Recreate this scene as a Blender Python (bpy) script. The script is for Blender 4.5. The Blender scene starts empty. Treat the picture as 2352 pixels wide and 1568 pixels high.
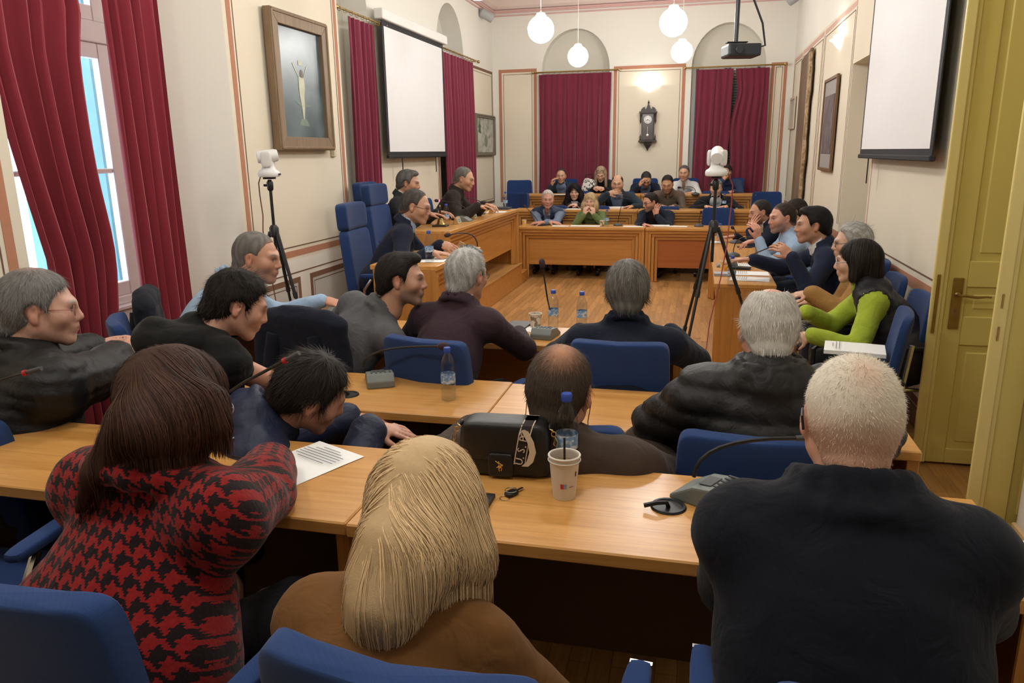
# Council chamber during a session: camera, light, room, desks, people, small things.
import bpy, bmesh, math, random, time
import numpy as np
from mathutils import Vector, Matrix, Euler

T0 = time.time()
random.seed(11)
rng = np.random.default_rng(11)
scene = bpy.context.scene
COL = scene.collection

# ------------------------------------------------------------------ camera
F_PX, CX, CY = 1721.0, 1176.0, 784.0
CAM_H = 1.75
_d = np.array([434., -439., 1721.]); _d /= np.linalg.norm(_d)
_n = np.array([99., 6849., 1721.]); _n /= np.linalg.norm(_n)
_n = _n - _d * (_n @ _d); _n /= np.linalg.norm(_n)
_l = np.cross(_n, _d)
ROT = np.array([_l, _d, -_n])              # rows: world X, Y, Z seen from the lens
CAM = np.array([0., 0., CAM_H])

def _ray(u, v): return ROT @ np.array([u - CX, v - CY, F_PX])
def at_z(u, v, z): r = _ray(u, v); return CAM + r * ((z - CAM_H) / r[2])
def at_y(u, v, y): r = _ray(u, v); return CAM + r * (y / r[1])
def at_x(u, v, x): r = _ray(u, v); return CAM + r * (x / r[0])

cam_data = bpy.data.cameras.new('camera')
cam_data.sensor_width = 36.0
cam_data.lens = F_PX / 2352.0 * 36.0
cam_data.clip_start = 0.05
cam_ob = bpy.data.objects.new('camera', cam_data)
COL.objects.link(cam_ob)
_m = Matrix.Identity(4)
for _i, _v in enumerate((ROT @ np.array([1., 0, 0]), ROT @ np.array([0, -1., 0]), ROT @ np.array([0, 0, -1.]))):
    for _j in range(3): _m[_j][_i] = _v[_j]
_m[0][3], _m[1][3], _m[2][3] = CAM
cam_ob.matrix_world = _m
scene.camera = cam_ob

# ------------------------------------------------------------------ world and exposure
scene.view_settings.view_transform = 'Standard'
scene.view_settings.look = 'None'
scene.view_settings.gamma = 1.0
scene.view_settings.use_curve_mapping = False
scene.view_settings.exposure = 0.0
scene.cycles.use_denoising = True
scene.cycles.max_bounces = 8
scene.cycles.diffuse_bounces = 4
scene.cycles.glossy_bounces = 3
scene.cycles.transmission_bounces = 6
scene.cycles.transparent_max_bounces = 8
scene.cycles.caustics_reflective = False
scene.cycles.caustics_refractive = False
scene.cycles.sample_clamp_indirect = 6.0

world = bpy.data.worlds.new('sky'); scene.world = world
world.use_nodes = True
_bg = world.node_tree.nodes['Background']
_bg.inputs['Color'].default_value = (0.74, 0.86, 1.0, 1)
_bg.inputs['Strength'].default_value = 8.0
GLOBE_POWER = 52.0        # emission of the frosted pendant globes
SCONCE_POWER = 26.0

# ------------------------------------------------------------------ materials
MATS = {}
def _nt(name):
    m = bpy.data.materials.new(name); m.use_nodes = True
    nt = m.node_tree; b = nt.nodes['Principled BSDF']
    return m, nt, b

def _n(nt, t, **kw):
    n = nt.nodes.new(t)
    for k, v in kw.items():
        if k.startswith('i_'): n.inputs[k[2:].replace('_', ' ')].default_value = v
        else: setattr(n, k, v)
    return n

def mixc(nt, fac, a, b, blend='MIX'):
    n = nt.nodes.new('ShaderNodeMix'); n.data_type = 'RGBA'; n.blend_type = blend
    for sock, val in ((n.inputs[0], fac), (n.inputs[6], a), (n.inputs[7], b)):
        if hasattr(val, 'is_output'): nt.links.new(val, sock)
        elif isinstance(val, (int, float)): sock.default_value = val
        else: sock.default_value = (val[0], val[1], val[2], 1)
    return n.outputs[2]

def coords(nt, scale=(1, 1, 1), kind='Object', rot=(0, 0, 0)):
    tc = nt.nodes.new('ShaderNodeTexCoord'); mp = nt.nodes.new('ShaderNodeMapping')
    mp.inputs['Scale'].default_value = scale; mp.inputs['Rotation'].default_value = rot
    nt.links.new(tc.outputs[kind], mp.inputs['Vector'])
    return mp.outputs['Vector']

def math2(nt, op, a, b=None, c=None):
    n = nt.nodes.new('ShaderNodeMath'); n.operation = op
    for i, v in enumerate((a, b, c)):
        if v is None: continue
        if hasattr(v, 'is_output'): nt.links.new(v, n.inputs[i])
        else: n.inputs[i].default_value = v
    return n.outputs[0]

def bump(nt, b, h, strength=0.2, dist=0.01):
    n = nt.nodes.new('ShaderNodeBump'); n.inputs['Strength'].default_value = strength
    n.inputs['Distance'].default_value = dist
    nt.links.new(h, n.inputs['Height']); nt.links.new(n.outputs[0], b.inputs['Normal'])

def plain(name, col, rough=0.6, metal=0.0, var=0.06, scale=8.0, bmp=0.0, bscale=120.0, spec=0.4, sheen=0.0):
    """matt or glossy surface with a slight mottle and optional fine relief"""
    if name in MATS: return MATS[name]
    m, nt, b = _nt(name)
    b.inputs['Roughness'].default_value = rough; b.inputs['Metallic'].default_value = metal
    b.inputs['Specular IOR Level'].default_value = spec
    if sheen: b.inputs['Sheen Weight'].default_value = sheen
    v = coords(nt, (scale,) * 3)
    no = _n(nt, 'ShaderNodeTexNoise', i_Scale=1.0, i_Detail=3.0); nt.links.new(v, no.inputs['Vector'])
    lo = [max(0, c * (1 - var)) for c in col]; hi = [min(1, c * (1 + var)) for c in col]
    nt.links.new(mixc(nt, no.outputs['Fac'], lo, hi), b.inputs['Base Color'])
    if bmp:
        n2 = _n(nt, 'ShaderNodeTexNoise', i_Scale=bscale, i_Detail=2.0)
        nt.links.new(coords(nt), n2.inputs['Vector']); bump(nt, b, n2.outputs['Fac'], bmp, 0.002)
    MATS[name] = m
    return m

def wood(name, c1, c2, rough=0.32, axis=0, scale=1.0, bmp=0.06, coat=0.0, rnd=0.14):
    """grain that runs along the given object axis"""
    if name in MATS: return MATS[name]
    m, nt, b = _nt(name)
    sc = [22.0 * scale] * 3; sc[axis] = 1.3 * scale
    v = coords(nt, sc)
    n1 = _n(nt, 'ShaderNodeTexNoise', i_Scale=1.6, i_Detail=5.0, i_Roughness=0.62, i_Distortion=0.35); nt.links.new(v, n1.inputs['Vector'])
    sc2 = [150.0 * scale] * 3; sc2[axis] = 5.0 * scale
    n2 = _n(nt, 'ShaderNodeTexNoise', i_Scale=1.0, i_Detail=2.0); nt.links.new(coords(nt, sc2), n2.inputs['Vector'])
    r = _n(nt, 'ShaderNodeValToRGB'); r.color_ramp.elements[0].position = 0.30; r.color_ramp.elements[1].position = 0.72
    r.color_ramp.elements[0].color = (*c1, 1); r.color_ramp.elements[1].color = (*c2, 1)
    nt.links.new(n1.outputs['Fac'], r.inputs['Fac'])
    dark = [c * 0.72 for c in c1]
    f = math2(nt, 'MULTIPLY', math2(nt, 'GREATER_THAN', n2.outputs['Fac'], 0.60), 0.30)
    oi = nt.nodes.new('ShaderNodeObjectInfo')
    base = mixc(nt, f, r.outputs['Color'], dark)
    br = math2(nt, 'MULTIPLY_ADD', oi.outputs['Random'], rnd, 1 - rnd / 2)
    cc = nt.nodes.new('ShaderNodeCombineColor')
    for i in range(3): nt.links.new(br, cc.inputs[i])
    nt.links.new(mixc(nt, 1.0, base, cc.outputs[0], 'MULTIPLY'), b.inputs['Base Color'])
    b.inputs['Roughness'].default_value = rough
    b.inputs['Specular IOR Level'].default_value = 0.45
    if coat:
        b.inputs['Coat Weight'].default_value = coat; b.inputs['Coat Roughness'].default_value = 0.18
    bump(nt, b, n2.outputs['Fac'], bmp, 0.002)
    MATS[name] = m
    return m

def fabric(name, col, weave=420.0, rough=0.9, strength=0.35, var=0.12, sheen=0.3):
    if name in MATS: return MATS[name]
    m, nt, b = _nt(name)
    ck = _n(nt, 'ShaderNodeTexChecker', i_Scale=weave); nt.links.new(coords(nt, rot=(0.6, 0.5, 0.78)), ck.inputs['Vector'])
    no = _n(nt, 'ShaderNodeTexNoise', i_Scale=14.0, i_Detail=4.0); nt.links.new(coords(nt), no.inputs['Vector'])
    a = mixc(nt, no.outputs['Fac'], [c * (1 - var) for c in col], [min(1, c * (1 + var)) for c in col])
    nt.links.new(mixc(nt, math2(nt, 'MULTIPLY', ck.outputs['Fac'], 0.22), a, [c * 0.45 for c in col]), b.inputs['Base Color'])
    b.inputs['Roughness'].default_value = rough; b.inputs['Sheen Weight'].default_value = sheen
    b.inputs['Sheen Roughness'].default_value = 0.5
    b.inputs['Specular IOR Level'].default_value = 0.25
    bump(nt, b, ck.outputs['Fac'], strength, 0.001)
    MATS[name] = m
    return m

def emit(name, col, strength):
    if name in MATS: return MATS[name]
    m, nt, b = _nt(name)
    b.inputs['Base Color'].default_value = (*col, 1)
    b.inputs['Emission Color'].default_value = (*col, 1); b.inputs['Emission Strength'].default_value = strength
    no = _n(nt, 'ShaderNodeTexNoise', i_Scale=3.0); nt.links.new(coords(nt), no.inputs['Vector'])
    nt.links.new(mixc(nt, no.outputs['Fac'], [c * .98 for c in col], col), b.inputs['Base Color'])
    MATS[name] = m
    return m

def glass(name, col=(1, 1, 1), rough=0.0, ior=1.45, thin=False, edge=.25, tint=0.0):
    if name in MATS: return MATS[name]
    m, nt, b = _nt(name)
    if thin:
        tr = nt.nodes.new('ShaderNodeBsdfTransparent'); gl = nt.nodes.new('ShaderNodeBsdfGlossy')
        tr.inputs[0].default_value = (*col, 1); gl.inputs['Roughness'].default_value = 0.05
        fr = nt.nodes.new('ShaderNodeLayerWeight'); fr.inputs[0].default_value = .25
        mx = nt.nodes.new('ShaderNodeMixShader')
        nt.links.new(math2(nt, 'MULTIPLY_ADD', math2(nt, 'POWER', fr.outputs['Facing'], 2.0 if edge > .3 else 1.0), edge, .03), mx.inputs[0]); nt.links.new(tr.outputs[0], mx.inputs[1]); nt.links.new(gl.outputs[0], mx.inputs[2])
        nt.links.new(mx.outputs[0], nt.nodes['Material Output'].inputs['Surface'])
    else:
        b.inputs['Base Color'].default_value = (*col, 1); b.inputs['Transmission Weight'].default_value = 1.0
        b.inputs['Roughness'].default_value = rough; b.inputs['IOR'].default_value = ior
    MATS[name] = m
    return m

def attr_mat(name, rough=0.6, sheen=0.0, spec=0.35, bmp=0.0, bscale=200.0, sss=0.0, aniso=0.0):
    """surface whose colour is stored per point (attribute 'pigment')"""
    if name in MATS: return MATS[name]
    m, nt, b = _nt(name)
    a = nt.nodes.new('ShaderNodeAttribute'); a.attribute_name = 'pigment'
    no = _n(nt, 'ShaderNodeTexNoise', i_Scale=bscale * 0.25, i_Detail=3.0); nt.links.new(coords(nt), no.inputs['Vector'])
    f = math2(nt, 'MULTIPLY_ADD', no.outputs['Fac'], 0.22, 0.89)
    cc = nt.nodes.new('ShaderNodeCombineColor')
    for i in range(3): nt.links.new(f, cc.inputs[i])
    nt.links.new(mixc(nt, 1.0, a.outputs['Color'], cc.outputs[0], 'MULTIPLY'), b.inputs['Base Color'])
    b.inputs['Roughness'].default_value = rough; b.inputs['Specular IOR Level'].default_value = spec
    if sheen: b.inputs['Sheen Weight'].default_value = sheen
    if sss:
        b.inputs['Subsurface Weight'].default_value = sss; b.inputs['Subsurface Radius'].default_value = (0.012, 0.005, 0.003)
        b.inputs['Subsurface Scale'].default_value = 1.0
    if bmp:
        n2 = _n(nt, 'ShaderNodeTexNoise', i_Scale=bscale, i_Detail=2.0); nt.links.new(coords(nt), n2.inputs['Vector'])
        bump(nt, b, n2.outputs['Fac'], bmp, 0.002)
    MATS[name] = m
    return m

# ------------------------------------------------------------------ mesh helpers
def tag(o, label=None, cat=None, group=None, kind=None):
    if label: o['label'] = label
    if cat: o['category'] = cat
    if group: o['group'] = group
    if kind: o['kind'] = kind
    return o

def thing(name, label, cat, loc=(0, 0, 0), rotz=0.0, group=None):
    o = bpy.data.objects.new(name, None); COL.objects.link(o)
    o.location = loc; o.rotation_euler = (0, 0, rotz); o.empty_display_size = 0.1
    return tag(o, label, cat, group)

def dup(root, loc, rotz=None, label=None, group=None):
    r = root.copy(); COL.objects.link(r); r.location = loc
    if rotz is not None: r.rotation_euler = (0, 0, rotz)
    if label: r['label'] = label
    if group: r['group'] = group
    for ch in list(root.children):
        c = ch.copy(); COL.objects.link(c); c.parent = r
        for g in list(ch.children):
            d = g.copy(); COL.objects.link(d); d.parent = c
    return r

class MB:
    """collects shapes into one mesh"""
    def __init__(s): s.v = []; s.f = []
    def add(s, vs, fs, M=None):
        o = len(s.v)
        if M is not None: vs = [tuple(M @ Vector(p)) for p in vs]
        s.v += [tuple(p) for p in vs]; s.f += [tuple(i + o for i in f) for f in fs]; return s
    def box(s, x0, x1, y0, y1, z0, z1, M=None):
        v = [(x0, y0, z0), (x1, y0, z0), (x1, y1, z0), (x0, y1, z0), (x0, y0, z1), (x1, y0, z1), (x1, y1, z1), (x0, y1, z1)]
        f = [(0, 3, 2, 1), (4, 5, 6, 7), (0, 1, 5, 4), (1, 2, 6, 5), (2, 3, 7, 6), (3, 0, 4, 7)]
        return s.add(v, f, M)
    def prism(s, pts, d0, d1, axis='z', M=None):
        n = len(pts)
        mk = {'z': lambda p, d: (p[0], p[1], d), 'y': lambda p, d: (p[0], d, p[1]), 'x': lambda p, d: (d, p[0], p[1])}[axis]
        v = [mk(p, d0) for p in pts] + [mk(p, d1) for p in pts]
        f = [tuple(range(n))[::-1], tuple(range(n, 2 * n))] + [(i, (i + 1) % n, n + (i + 1) % n, n + i) for i in range(n)]
        return s.add(v, f, M)
    def lathe(s, prof, seg=20, M=None, cap=True):
        v = []; f = []; n = len(prof)
        for r, z in prof:
            for k in range(seg):
                a = 2 * math.pi * k / seg; v.append((r * math.cos(a), r * math.sin(a), z))
        for i in range(n - 1):
            for k in range(seg):
                k2 = (k + 1) % seg; f.append((i * seg + k, i * seg + k2, (i + 1) * seg + k2, (i + 1) * seg + k))
        if cap:
            f.append(tuple(range(seg))[::-1]); f.append(tuple((n - 1) * seg + k for k in range(seg)))
        return s.add(v, f, M)
    def tube(s, pts, r, seg=8, M=None):
        pts = [Vector(p) for p in pts]; n = len(pts); rr = r if isinstance(r, (list, tuple)) else [r] * n
        v = []; f = []; up = None
        for i, p in enumerate(pts):
            t = (pts[min(i + 1, n - 1)] - pts[max(i - 1, 0)]).normalized()
            if up is None: up = t.orthogonal().normalized()
            else: up = (up - t * up.dot(t)); up = up.normalized() if up.length > 1e-6 else t.orthogonal().normalized()
            b = t.cross(up)
            for k in range(seg):
                a = 2 * math.pi * k / seg; v.append(tuple(p + (up * math.cos(a) + b * math.sin(a)) * rr[i]))
        for i in range(n - 1):
            for k in range(seg):
                k2 = (k + 1) % seg; f.append((i * seg + k, i * seg + k2, (i + 1) * seg + k2, (i + 1) * seg + k))
        f.append(tuple(range(seg))[::-1]); f.append(tuple((n - 1) * seg + k for k in range(seg)))
        return s.add(v, f, M)
    def ball(s, c, r, seg=14, ring=9, M=None):
        rx, ry, rz = r if isinstance(r, (list, tuple)) else (r, r, r)
        v = [(c[0], c[1], c[2] - rz)]; f = []
        for i in range(1, ring):
            th = math.pi * i / ring
            for k in range(seg):
                a = 2 * math.pi * k / seg
                v.append((c[0] + rx * math.sin(th) * math.cos(a), c[1] + ry * math.sin(th) * math.sin(a), c[2] - rz * math.cos(th)))
        v.append((c[0], c[1], c[2] + rz)); last = len(v) - 1
        for k in range(seg):
            k2 = (k + 1) % seg; f.append((0, 1 + k2, 1 + k)); f.append((last, last - seg + k, last - seg + k2))
        for i in range(ring - 2):
            for k in range(seg):
                k2 = (k + 1) % seg; a = 1 + i * seg; f.append((a + k, a + k2, a + seg + k2, a + seg + k))
        return s.add(v, f, M)
    def ring(s, R, r, seg=20, sub=6, M=None, a0=0.0, a1=2 * math.pi):
        full = abs(a1 - a0 - 2 * math.pi) < 1e-6; n = seg if full else seg + 1
        v = []; f = []
        for i in range(n):
            a = a0 + (a1 - a0) * i / seg
            for k in range(sub):
                b = 2 * math.pi * k / sub; q = R + r * math.cos(b); v.append((q * math.cos(a), q * math.sin(a), r * math.sin(b)))
        for i in range(n if full else n - 1):
            for k in range(sub):
                i2 = (i + 1) % n; k2 = (k + 1) % sub; f.append((i * sub + k, i2 * sub + k, i2 * sub + k2, i * sub + k2))
        return s.add(v, f, M)
    def mesh(s, name, bevel=0.0, seg=1, smooth=False):
        me = bpy.data.meshes.new(name); me.from_pydata(s.v, [], s.f)
        if bevel:
            bm = bmesh.new(); bm.from_mesh(me)
            bmesh.ops.recalc_face_normals(bm, faces=bm.faces)
            ed = [e for e in bm.edges if len(e.link_faces) == 2 and e.calc_face_angle(0) > 0.6]
            bmesh.ops.bevel(bm, geom=ed, offset=bevel, segments=seg, profile=0.6, affect='EDGES', clamp_overlap=True)
            bm.to_mesh(me); bm.free()
        else:
            bm = bmesh.new(); bm.from_mesh(me); bmesh.ops.recalc_face_normals(bm, faces=bm.faces); bm.to_mesh(me); bm.free()
        if smooth:
            me.polygons.foreach_set('use_smooth', [True] * len(me.polygons))
            try: me.set_sharp_from_angle(angle=0.7)
            except Exception: pass
        me.update(); return me
    def build(s, name, mat, parent=None, bevel=0.0, seg=1, smooth=False, loc=None):
        me = s.mesh(name, bevel, seg, smooth); me.materials.append(mat)
        return link(name, me, parent, loc)

def link(name, me, parent=None, loc=None):
    o = bpy.data.objects.new(name, me); COL.objects.link(o)
    if parent is not None: o.parent = parent
    if loc is not None: o.location = loc
    return o

def struct(name, mb, mat, bevel=0.0, parent=None):
    o = mb.build(name, mat, parent, bevel)
    if parent is None: o['kind'] = 'structure'
    return o

def Tm(loc=(0, 0, 0), rot=(0, 0, 0), scale=None):
    M = Matrix.Translation(loc) @ Euler(rot).to_matrix().to_4x4()
    if scale: M = M @ Matrix.Diagonal((*scale, 1))
    return M

def text_mesh(txt, size, depth=0.0, align='CENTER'):
    cu = bpy.data.curves.new('letters', 'FONT'); cu.body = txt; cu.size = size; cu.extrude = depth
    cu.align_x = align; cu.align_y = 'CENTER'; cu.resolution_u = 2
    ob = bpy.data.objects.new('letters', cu); COL.objects.link(ob)
    dg = bpy.context.evaluated_depsgraph_get(); dg.update()
    me = bpy.data.meshes.new_from_object(ob.evaluated_get(dg))
    bpy.data.objects.remove(ob); bpy.data.curves.remove(cu)
    me.materials.clear()
    return me

def fast_mesh(name, V, Q, mat, pigment=None, smooth=True):
    """mesh straight from arrays (quads or triangles)"""
    me = bpy.data.meshes.new(name)
    V = np.asarray(V, np.float32); Q = np.asarray(Q, np.int32); k = Q.shape[1]
    me.vertices.add(len(V)); me.vertices.foreach_set('co', V.ravel())
    me.loops.add(Q.size); me.loops.foreach_set('vertex_index', Q.ravel())
    me.polygons.add(len(Q)); me.polygons.foreach_set('loop_start', np.arange(0, Q.size, k, dtype=np.int32))
    me.polygons.foreach_set('use_smooth', np.full(len(Q), smooth))
    me.update(calc_edges=True); me.validate()
    if pigment is not None:
        at = me.attributes.new('pigment', 'FLOAT_COLOR', 'POINT')
        c = np.ones((len(V), 4), np.float32); c[:, :3] = pigment; at.data.foreach_set('color', c.ravel())
    me.materials.append(mat)
    return me
# ------------------------------------------------------------------ the room
YF, XR, XL, XP, ZC = 13.8, 1.43, -3.70, -3.57, 4.45
WALL = plain('cream_wall_paint', (0.71, 0.645, 0.52), 0.85, var=0.03, scale=2.0, bmp=0.03)
WHITE = plain('white_wall_paint', (0.75, 0.735, 0.67), 0.85, var=0.025, scale=2.0, bmp=0.03)
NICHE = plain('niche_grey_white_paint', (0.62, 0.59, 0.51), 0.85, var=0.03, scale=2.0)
REVEAL = plain('reveal_pale_paint', (0.74, 0.70, 0.62), 0.8, var=0.03, scale=3.0)
TERRA = plain('terracotta_painted_band', (0.44, 0.20, 0.12), 0.8, var=0.10, scale=20)
ROSE = plain('rose_painted_band', (0.58, 0.36, 0.30), 0.8, var=0.08, scale=20)
LINE = plain('dark_painted_line', (0.16, 0.09, 0.06), 0.8)
UMBER = plain('umber_painted_band', (0.19, 0.10, 0.06), 0.8, var=0.12, scale=20)
GREYP = plain('grey_dado_panel_paint', (0.50, 0.49, 0.46), 0.8, var=0.05, scale=4)
PINK = plain('pink_cornice_paint', (0.62, 0.40, 0.37), 0.8, var=0.04)
CEIL = plain('ceiling_white_paint', (0.80, 0.78, 0.72), 0.9, var=0.02)
SKIRT = plain('brown_skirting_paint', (0.20, 0.10, 0.06), 0.6, var=0.1)
FLOORM = wood('oak_parquet_base', (0.36, 0.17, 0.05), (0.52, 0.28, 0.10), 0.34, axis=1, scale=1.0)
def _parquet(m):
    nt = m.node_tree; b = nt.nodes['Principled BSDF']; src = b.inputs['Base Color'].links[0].from_socket
    br = _n(nt, 'ShaderNodeTexBrick', i_Scale=1.0); br.inputs['Brick Width'].default_value = .425; br.inputs['Row Height'].default_value = .07
    br.inputs['Mortar Size'].default_value = .0015; br.inputs['Color1'].default_value = (.80, .80, .80, 1); br.inputs['Color2'].default_value = (1.15, 1.12, 1.05, 1)
    br.inputs['Mortar'].default_value = (.5, .45, .4, 1); nt.links.new(coords(nt, rot=(0, 0, math.pi / 2)), br.inputs['Vector'])
    nt.links.new(mixc(nt, 1.0, src, br.outputs['Color'], 'MULTIPLY'), b.inputs['Base Color'])
_parquet(FLOORM)
PLANK = wood('oak_parquet_plank', (0.36, 0.17, 0.05), (0.56, 0.30, 0.11), 0.33, axis=1, scale=1.2, bmp=0.03, rnd=.42)

floor = struct('floor', MB().box(-4.2, 2.4, -3.0, 14.4, -0.12, -0.004), FLOORM)
# oak strips of the open floor between the desks (each a piece of its own)
pw, pl, gap = 0.070, 0.425, 0.0016
pmesh = []
for k in range(3):
    me = MB().box(0, pw - gap, 0, pl - gap, -0.008, 0.0).mesh('plank'); me.materials.append(PLANK); pmesh.append(me)
for i in range(35):
    off = (0.0, 0.31, 0.14, 0.45, 0.22)[i % 5]
    for j in range(8):
        link('plank', pmesh[(i + j) % 3], floor, (-2.30 + i * pw, 6.95 + j * pl + off * 0.6, 0.0))
# raised floor of the back rows
struct('floor', MB().box(-3.5, 1.40, -3.0, 2.22, 0.0, 0.12), FLOORM)

def fill_with_holes(outer, holes, to3d, depth_vec, name, mat, kind='structure'):
    """wall face with openings and their reveals"""
    bm = bmesh.new(); edges = []
    for loop in [outer] + holes:
        vs = [bm.verts.new(to3d(*p)) for p in loop]
        edges += [bm.edges.new((vs[i], vs[(i + 1) % len(vs)])) for i in range(len(vs))]
    bmesh.ops.triangle_fill(bm, edges=edges, use_beauty=True)
    for loop in holes:
        a = [bm.verts.new(to3d(*p)) for p in loop]; b = [bm.verts.new(Vector(to3d(*p)) + Vector(depth_vec)) for p in loop]
        n = len(loop)
        for i in range(n):
            bm.faces.new((a[i], a[(i + 1) % n], b[(i + 1) % n], b[i]))
    bmesh.ops.remove_doubles(bm, verts=bm.verts, dist=1e-5)
    me = bpy.data.meshes.new(name); bm.to_mesh(me); bm.free(); me.materials.append(mat)
    o = link(name, me); o['kind'] = kind
    return o

def arch(c, hw, z0, zs, zt, n=18):
    """outline of an arched opening, straight sides up to zs and crown at zt"""
    p = [(c - hw, z0), (c + hw, z0)]
    for i in range(n + 1):
        a = math.pi * i / n
        p.append((c + hw * math.cos(a), zs + (zt - zs) * math.sin(a)))
    return p

# far wall with two arched window niches
W1, W2 = (-2.205, 0.60), (0.385, 0.60)
wall_far = fill_with_holes([(-4.2, -0.1), (2.2, -0.1), (2.2, ZC + .1), (-4.2, ZC + .1)],
    [arch(W1[0], W1[1], 0.55, 3.16, 3.83), arch(W2[0], W2[1], 0.55, 3.12, 3.80)], lambda a, b: (a, YF, b), (0, 0.22, 0), 'wall_far', WHITE)
for c, hw in (W1, W2):
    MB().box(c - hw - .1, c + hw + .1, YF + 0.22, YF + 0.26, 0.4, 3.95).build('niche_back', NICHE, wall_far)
# louvred shutter leaves behind the far right curtains
SHUT = plain('slate_blue_shutter_paint', (0.10, 0.13, 0.17), 0.6)
sh = thing('window_shutter', 'slate blue louvred shutter glimpsed between the far right curtains', 'shutter', (W2[0], YF + 0.15, 1.0))
for s in (-1, 1):
    MB().box(s * .02 - .02 if s > 0 else -.5, .5 if s > 0 else .0, -.012, .012, 0, 0.05).build('rail', SHUT, sh)
for x in (-.5, -.03, .03, .5):
    MB().box(x - .025, x + .025, -.014, .014, 0, 2.1).build('stile', SHUT, sh)
slat = MB().box(-.215, .215, -.012, .012, -.004, .004, Tm(rot=(0.6, 0, 0))).mesh('slat'); slat.materials.append(SHUT)
for sx in (-.265, .265):
    for k in range(46): link('slat', slat, sh, (sx, 0, .09 + k * .0435))

# left wall beyond the pier
wall_left = fill_with_holes([(7.35, -0.1), (YF + .1, -0.1), (YF + .1, ZC + .1), (7.35, ZC + .1)],
    [arch(7.90, 0.50, 0.55, 3.20, 3.86), arch(11.36, 0.64, 0.55, 3.22, 3.90)], lambda a, b: (XL, a, b), (-0.3, 0, 0), 'wall_left', WHITE)
for c, hw in ((7.90, .5), (11.36, .64)):
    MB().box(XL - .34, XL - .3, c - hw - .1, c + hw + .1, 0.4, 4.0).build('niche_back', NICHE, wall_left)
# pier that carries the painting, the deep window bay in front of it, and the wall before the bay
pier = struct('wall_left_pier', MB().box(-4.5, XP, 5.42, 7.37, -0.1, ZC + .1), WALL)
bay = MB()
bay.prism([(XP, 5.42), (-4.06, 5.02), (-4.5, 5.02), (-4.5, 5.42)], -0.1, ZC + .1)
bay.prism([(XP, 3.36), (-4.5, 3.36), (-4.5, 3.50), (-4.06, 3.50)], -0.1, ZC + .1)
bay.box(-4.5, -4.02, 3.4, 5.1, -0.1, 0.70).box(-4.5, -3.9, 3.4, 5.1, 3.5, ZC + .1)
struct('wall_left_bay', bay, REVEAL)
pier0 = struct('wall_left_near', MB().box(-4.5, XP, -3.0, 3.36, -0.1, ZC + .1), WALL)
struct('wall_back', MB().box(-4.5, 2.4, -3.12, -3.0, -0.1, ZC + .1), WALL)
# right wall: near piece, doorway, long piece with a recess
struct('wall_right_near', MB().box(XR, 2.4, -3.0, 3.46, -0.1, ZC + .1), WHITE)
wall_right = fill_with_holes([(4.50, -0.1), (YF + .1, -0.1), (YF + .1, ZC + .1), (4.50, ZC + .1)],
    [[(7.20, 0.0), (8.47, 0.0), (8.47, 2.56), (7.20, 2.56)]], lambda a, b: (XR, a, b), (0.45, 0, 0), 'wall_right', WALL)
MB().box(XR + .45, XR + .5, 7.1, 8.6, 0, 2.7).build('recess_back', WALL, wall_right)
struct('wall_right_doorway', MB().box(2.05, 2.15, 3.3, 4.7, -0.1, ZC + .1).box(XR, 2.1, 4.50, 4.56, -.1, ZC + .1).box(XR, 2.1, 3.4, 4.55, 3.35, ZC + .1), WALL)
# upper white field of the long right wall is the paint above the panels
MB().box(XR - .002, XR, 4.5, YF, 3.19, ZC).build('upper_paint', WHITE, wall_right)
struct('ceiling', MB().box(-4.5, 2.4, -3.1, 14.4, ZC, ZC + .1), CEIL)

# cornice along the far, left and right walls: stacked mouldings and a cove
def cornice(name, prof, mat):
    """profile (out, z) swept round the far end of the room"""
    mb = MB()
    path = [(XL, 7.4, 1, 0), (XL, YF, 1, -1), (XR, YF, -1, -1), (XR, 4.5, -1, 0)]
    vs = []
    for x, y, ox, oy in path:
        for o, z in prof: vs.append((x + ox * o, y + oy * o, z))
    n = len(prof); fs = []
    for i in range(3):
        for k in range(n - 1):
            fs.append((i * n + k, (i + 1) * n + k, (i + 1) * n + k + 1, i * n + k + 1))
    mb.add(vs, fs); o = mb.build(name, mat); o['kind'] = 'structure'; return o
cornice('trim_1', [(0, 4.085), (.018, 4.085), (.018, 4.105), (0, 4.105)], PINK)
cornice('trim_2', [(0, 4.135), (.03, 4.135), (.03, 4.155), (.045, 4.16), (.045, 4.185), (0, 4.19)], PINK)
cornice('trim_3', [(0, 4.19), (.05, 4.20), (.12, 4.23), (.20, 4.30), (.26, 4.36), (.26, 4.40)], plain('pale_pink_cove_paint', (.74, .60, .55), .85))
cornice('trim_4', [(.26, 4.36), (.34, 4.36), (.34, 4.39), (.42, 4.40), (.42, 4.449)], PINK)

# painted bands and lines of the wall panels
def pbox(parent, plane, c, a0, a1, z0, z1, mat, t=0.003, name='painted_band'):
    mb = MB()
    if plane == 'x': mb.box(c - t, c + t, a0, a1, z0, z1)
    else: mb.box(a0, a1, c - t, c + t, z0, z1)
    return mb.build(name, mat, parent)

def frame(parent, plane, c, a0, a1, z0, z1, w, mat, sides='lrtb', t=0.003, name='painted_band'):
    if 'l' in sides: pbox(parent, plane, c, a0, a0 + w, z0, z1, mat, t, name)
    if 'r' in sides: pbox(parent, plane, c, a1 - w, a1, z0, z1, mat, t, name)
    if 't' in sides: pbox(parent, plane, c, a0 + w, a1 - w, z1 - w, z1, mat, t, name)
    if 'b' in sides: pbox(parent, plane, c, a0 + w, a1 - w, z0, z0 + w, mat, t, name)

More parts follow.
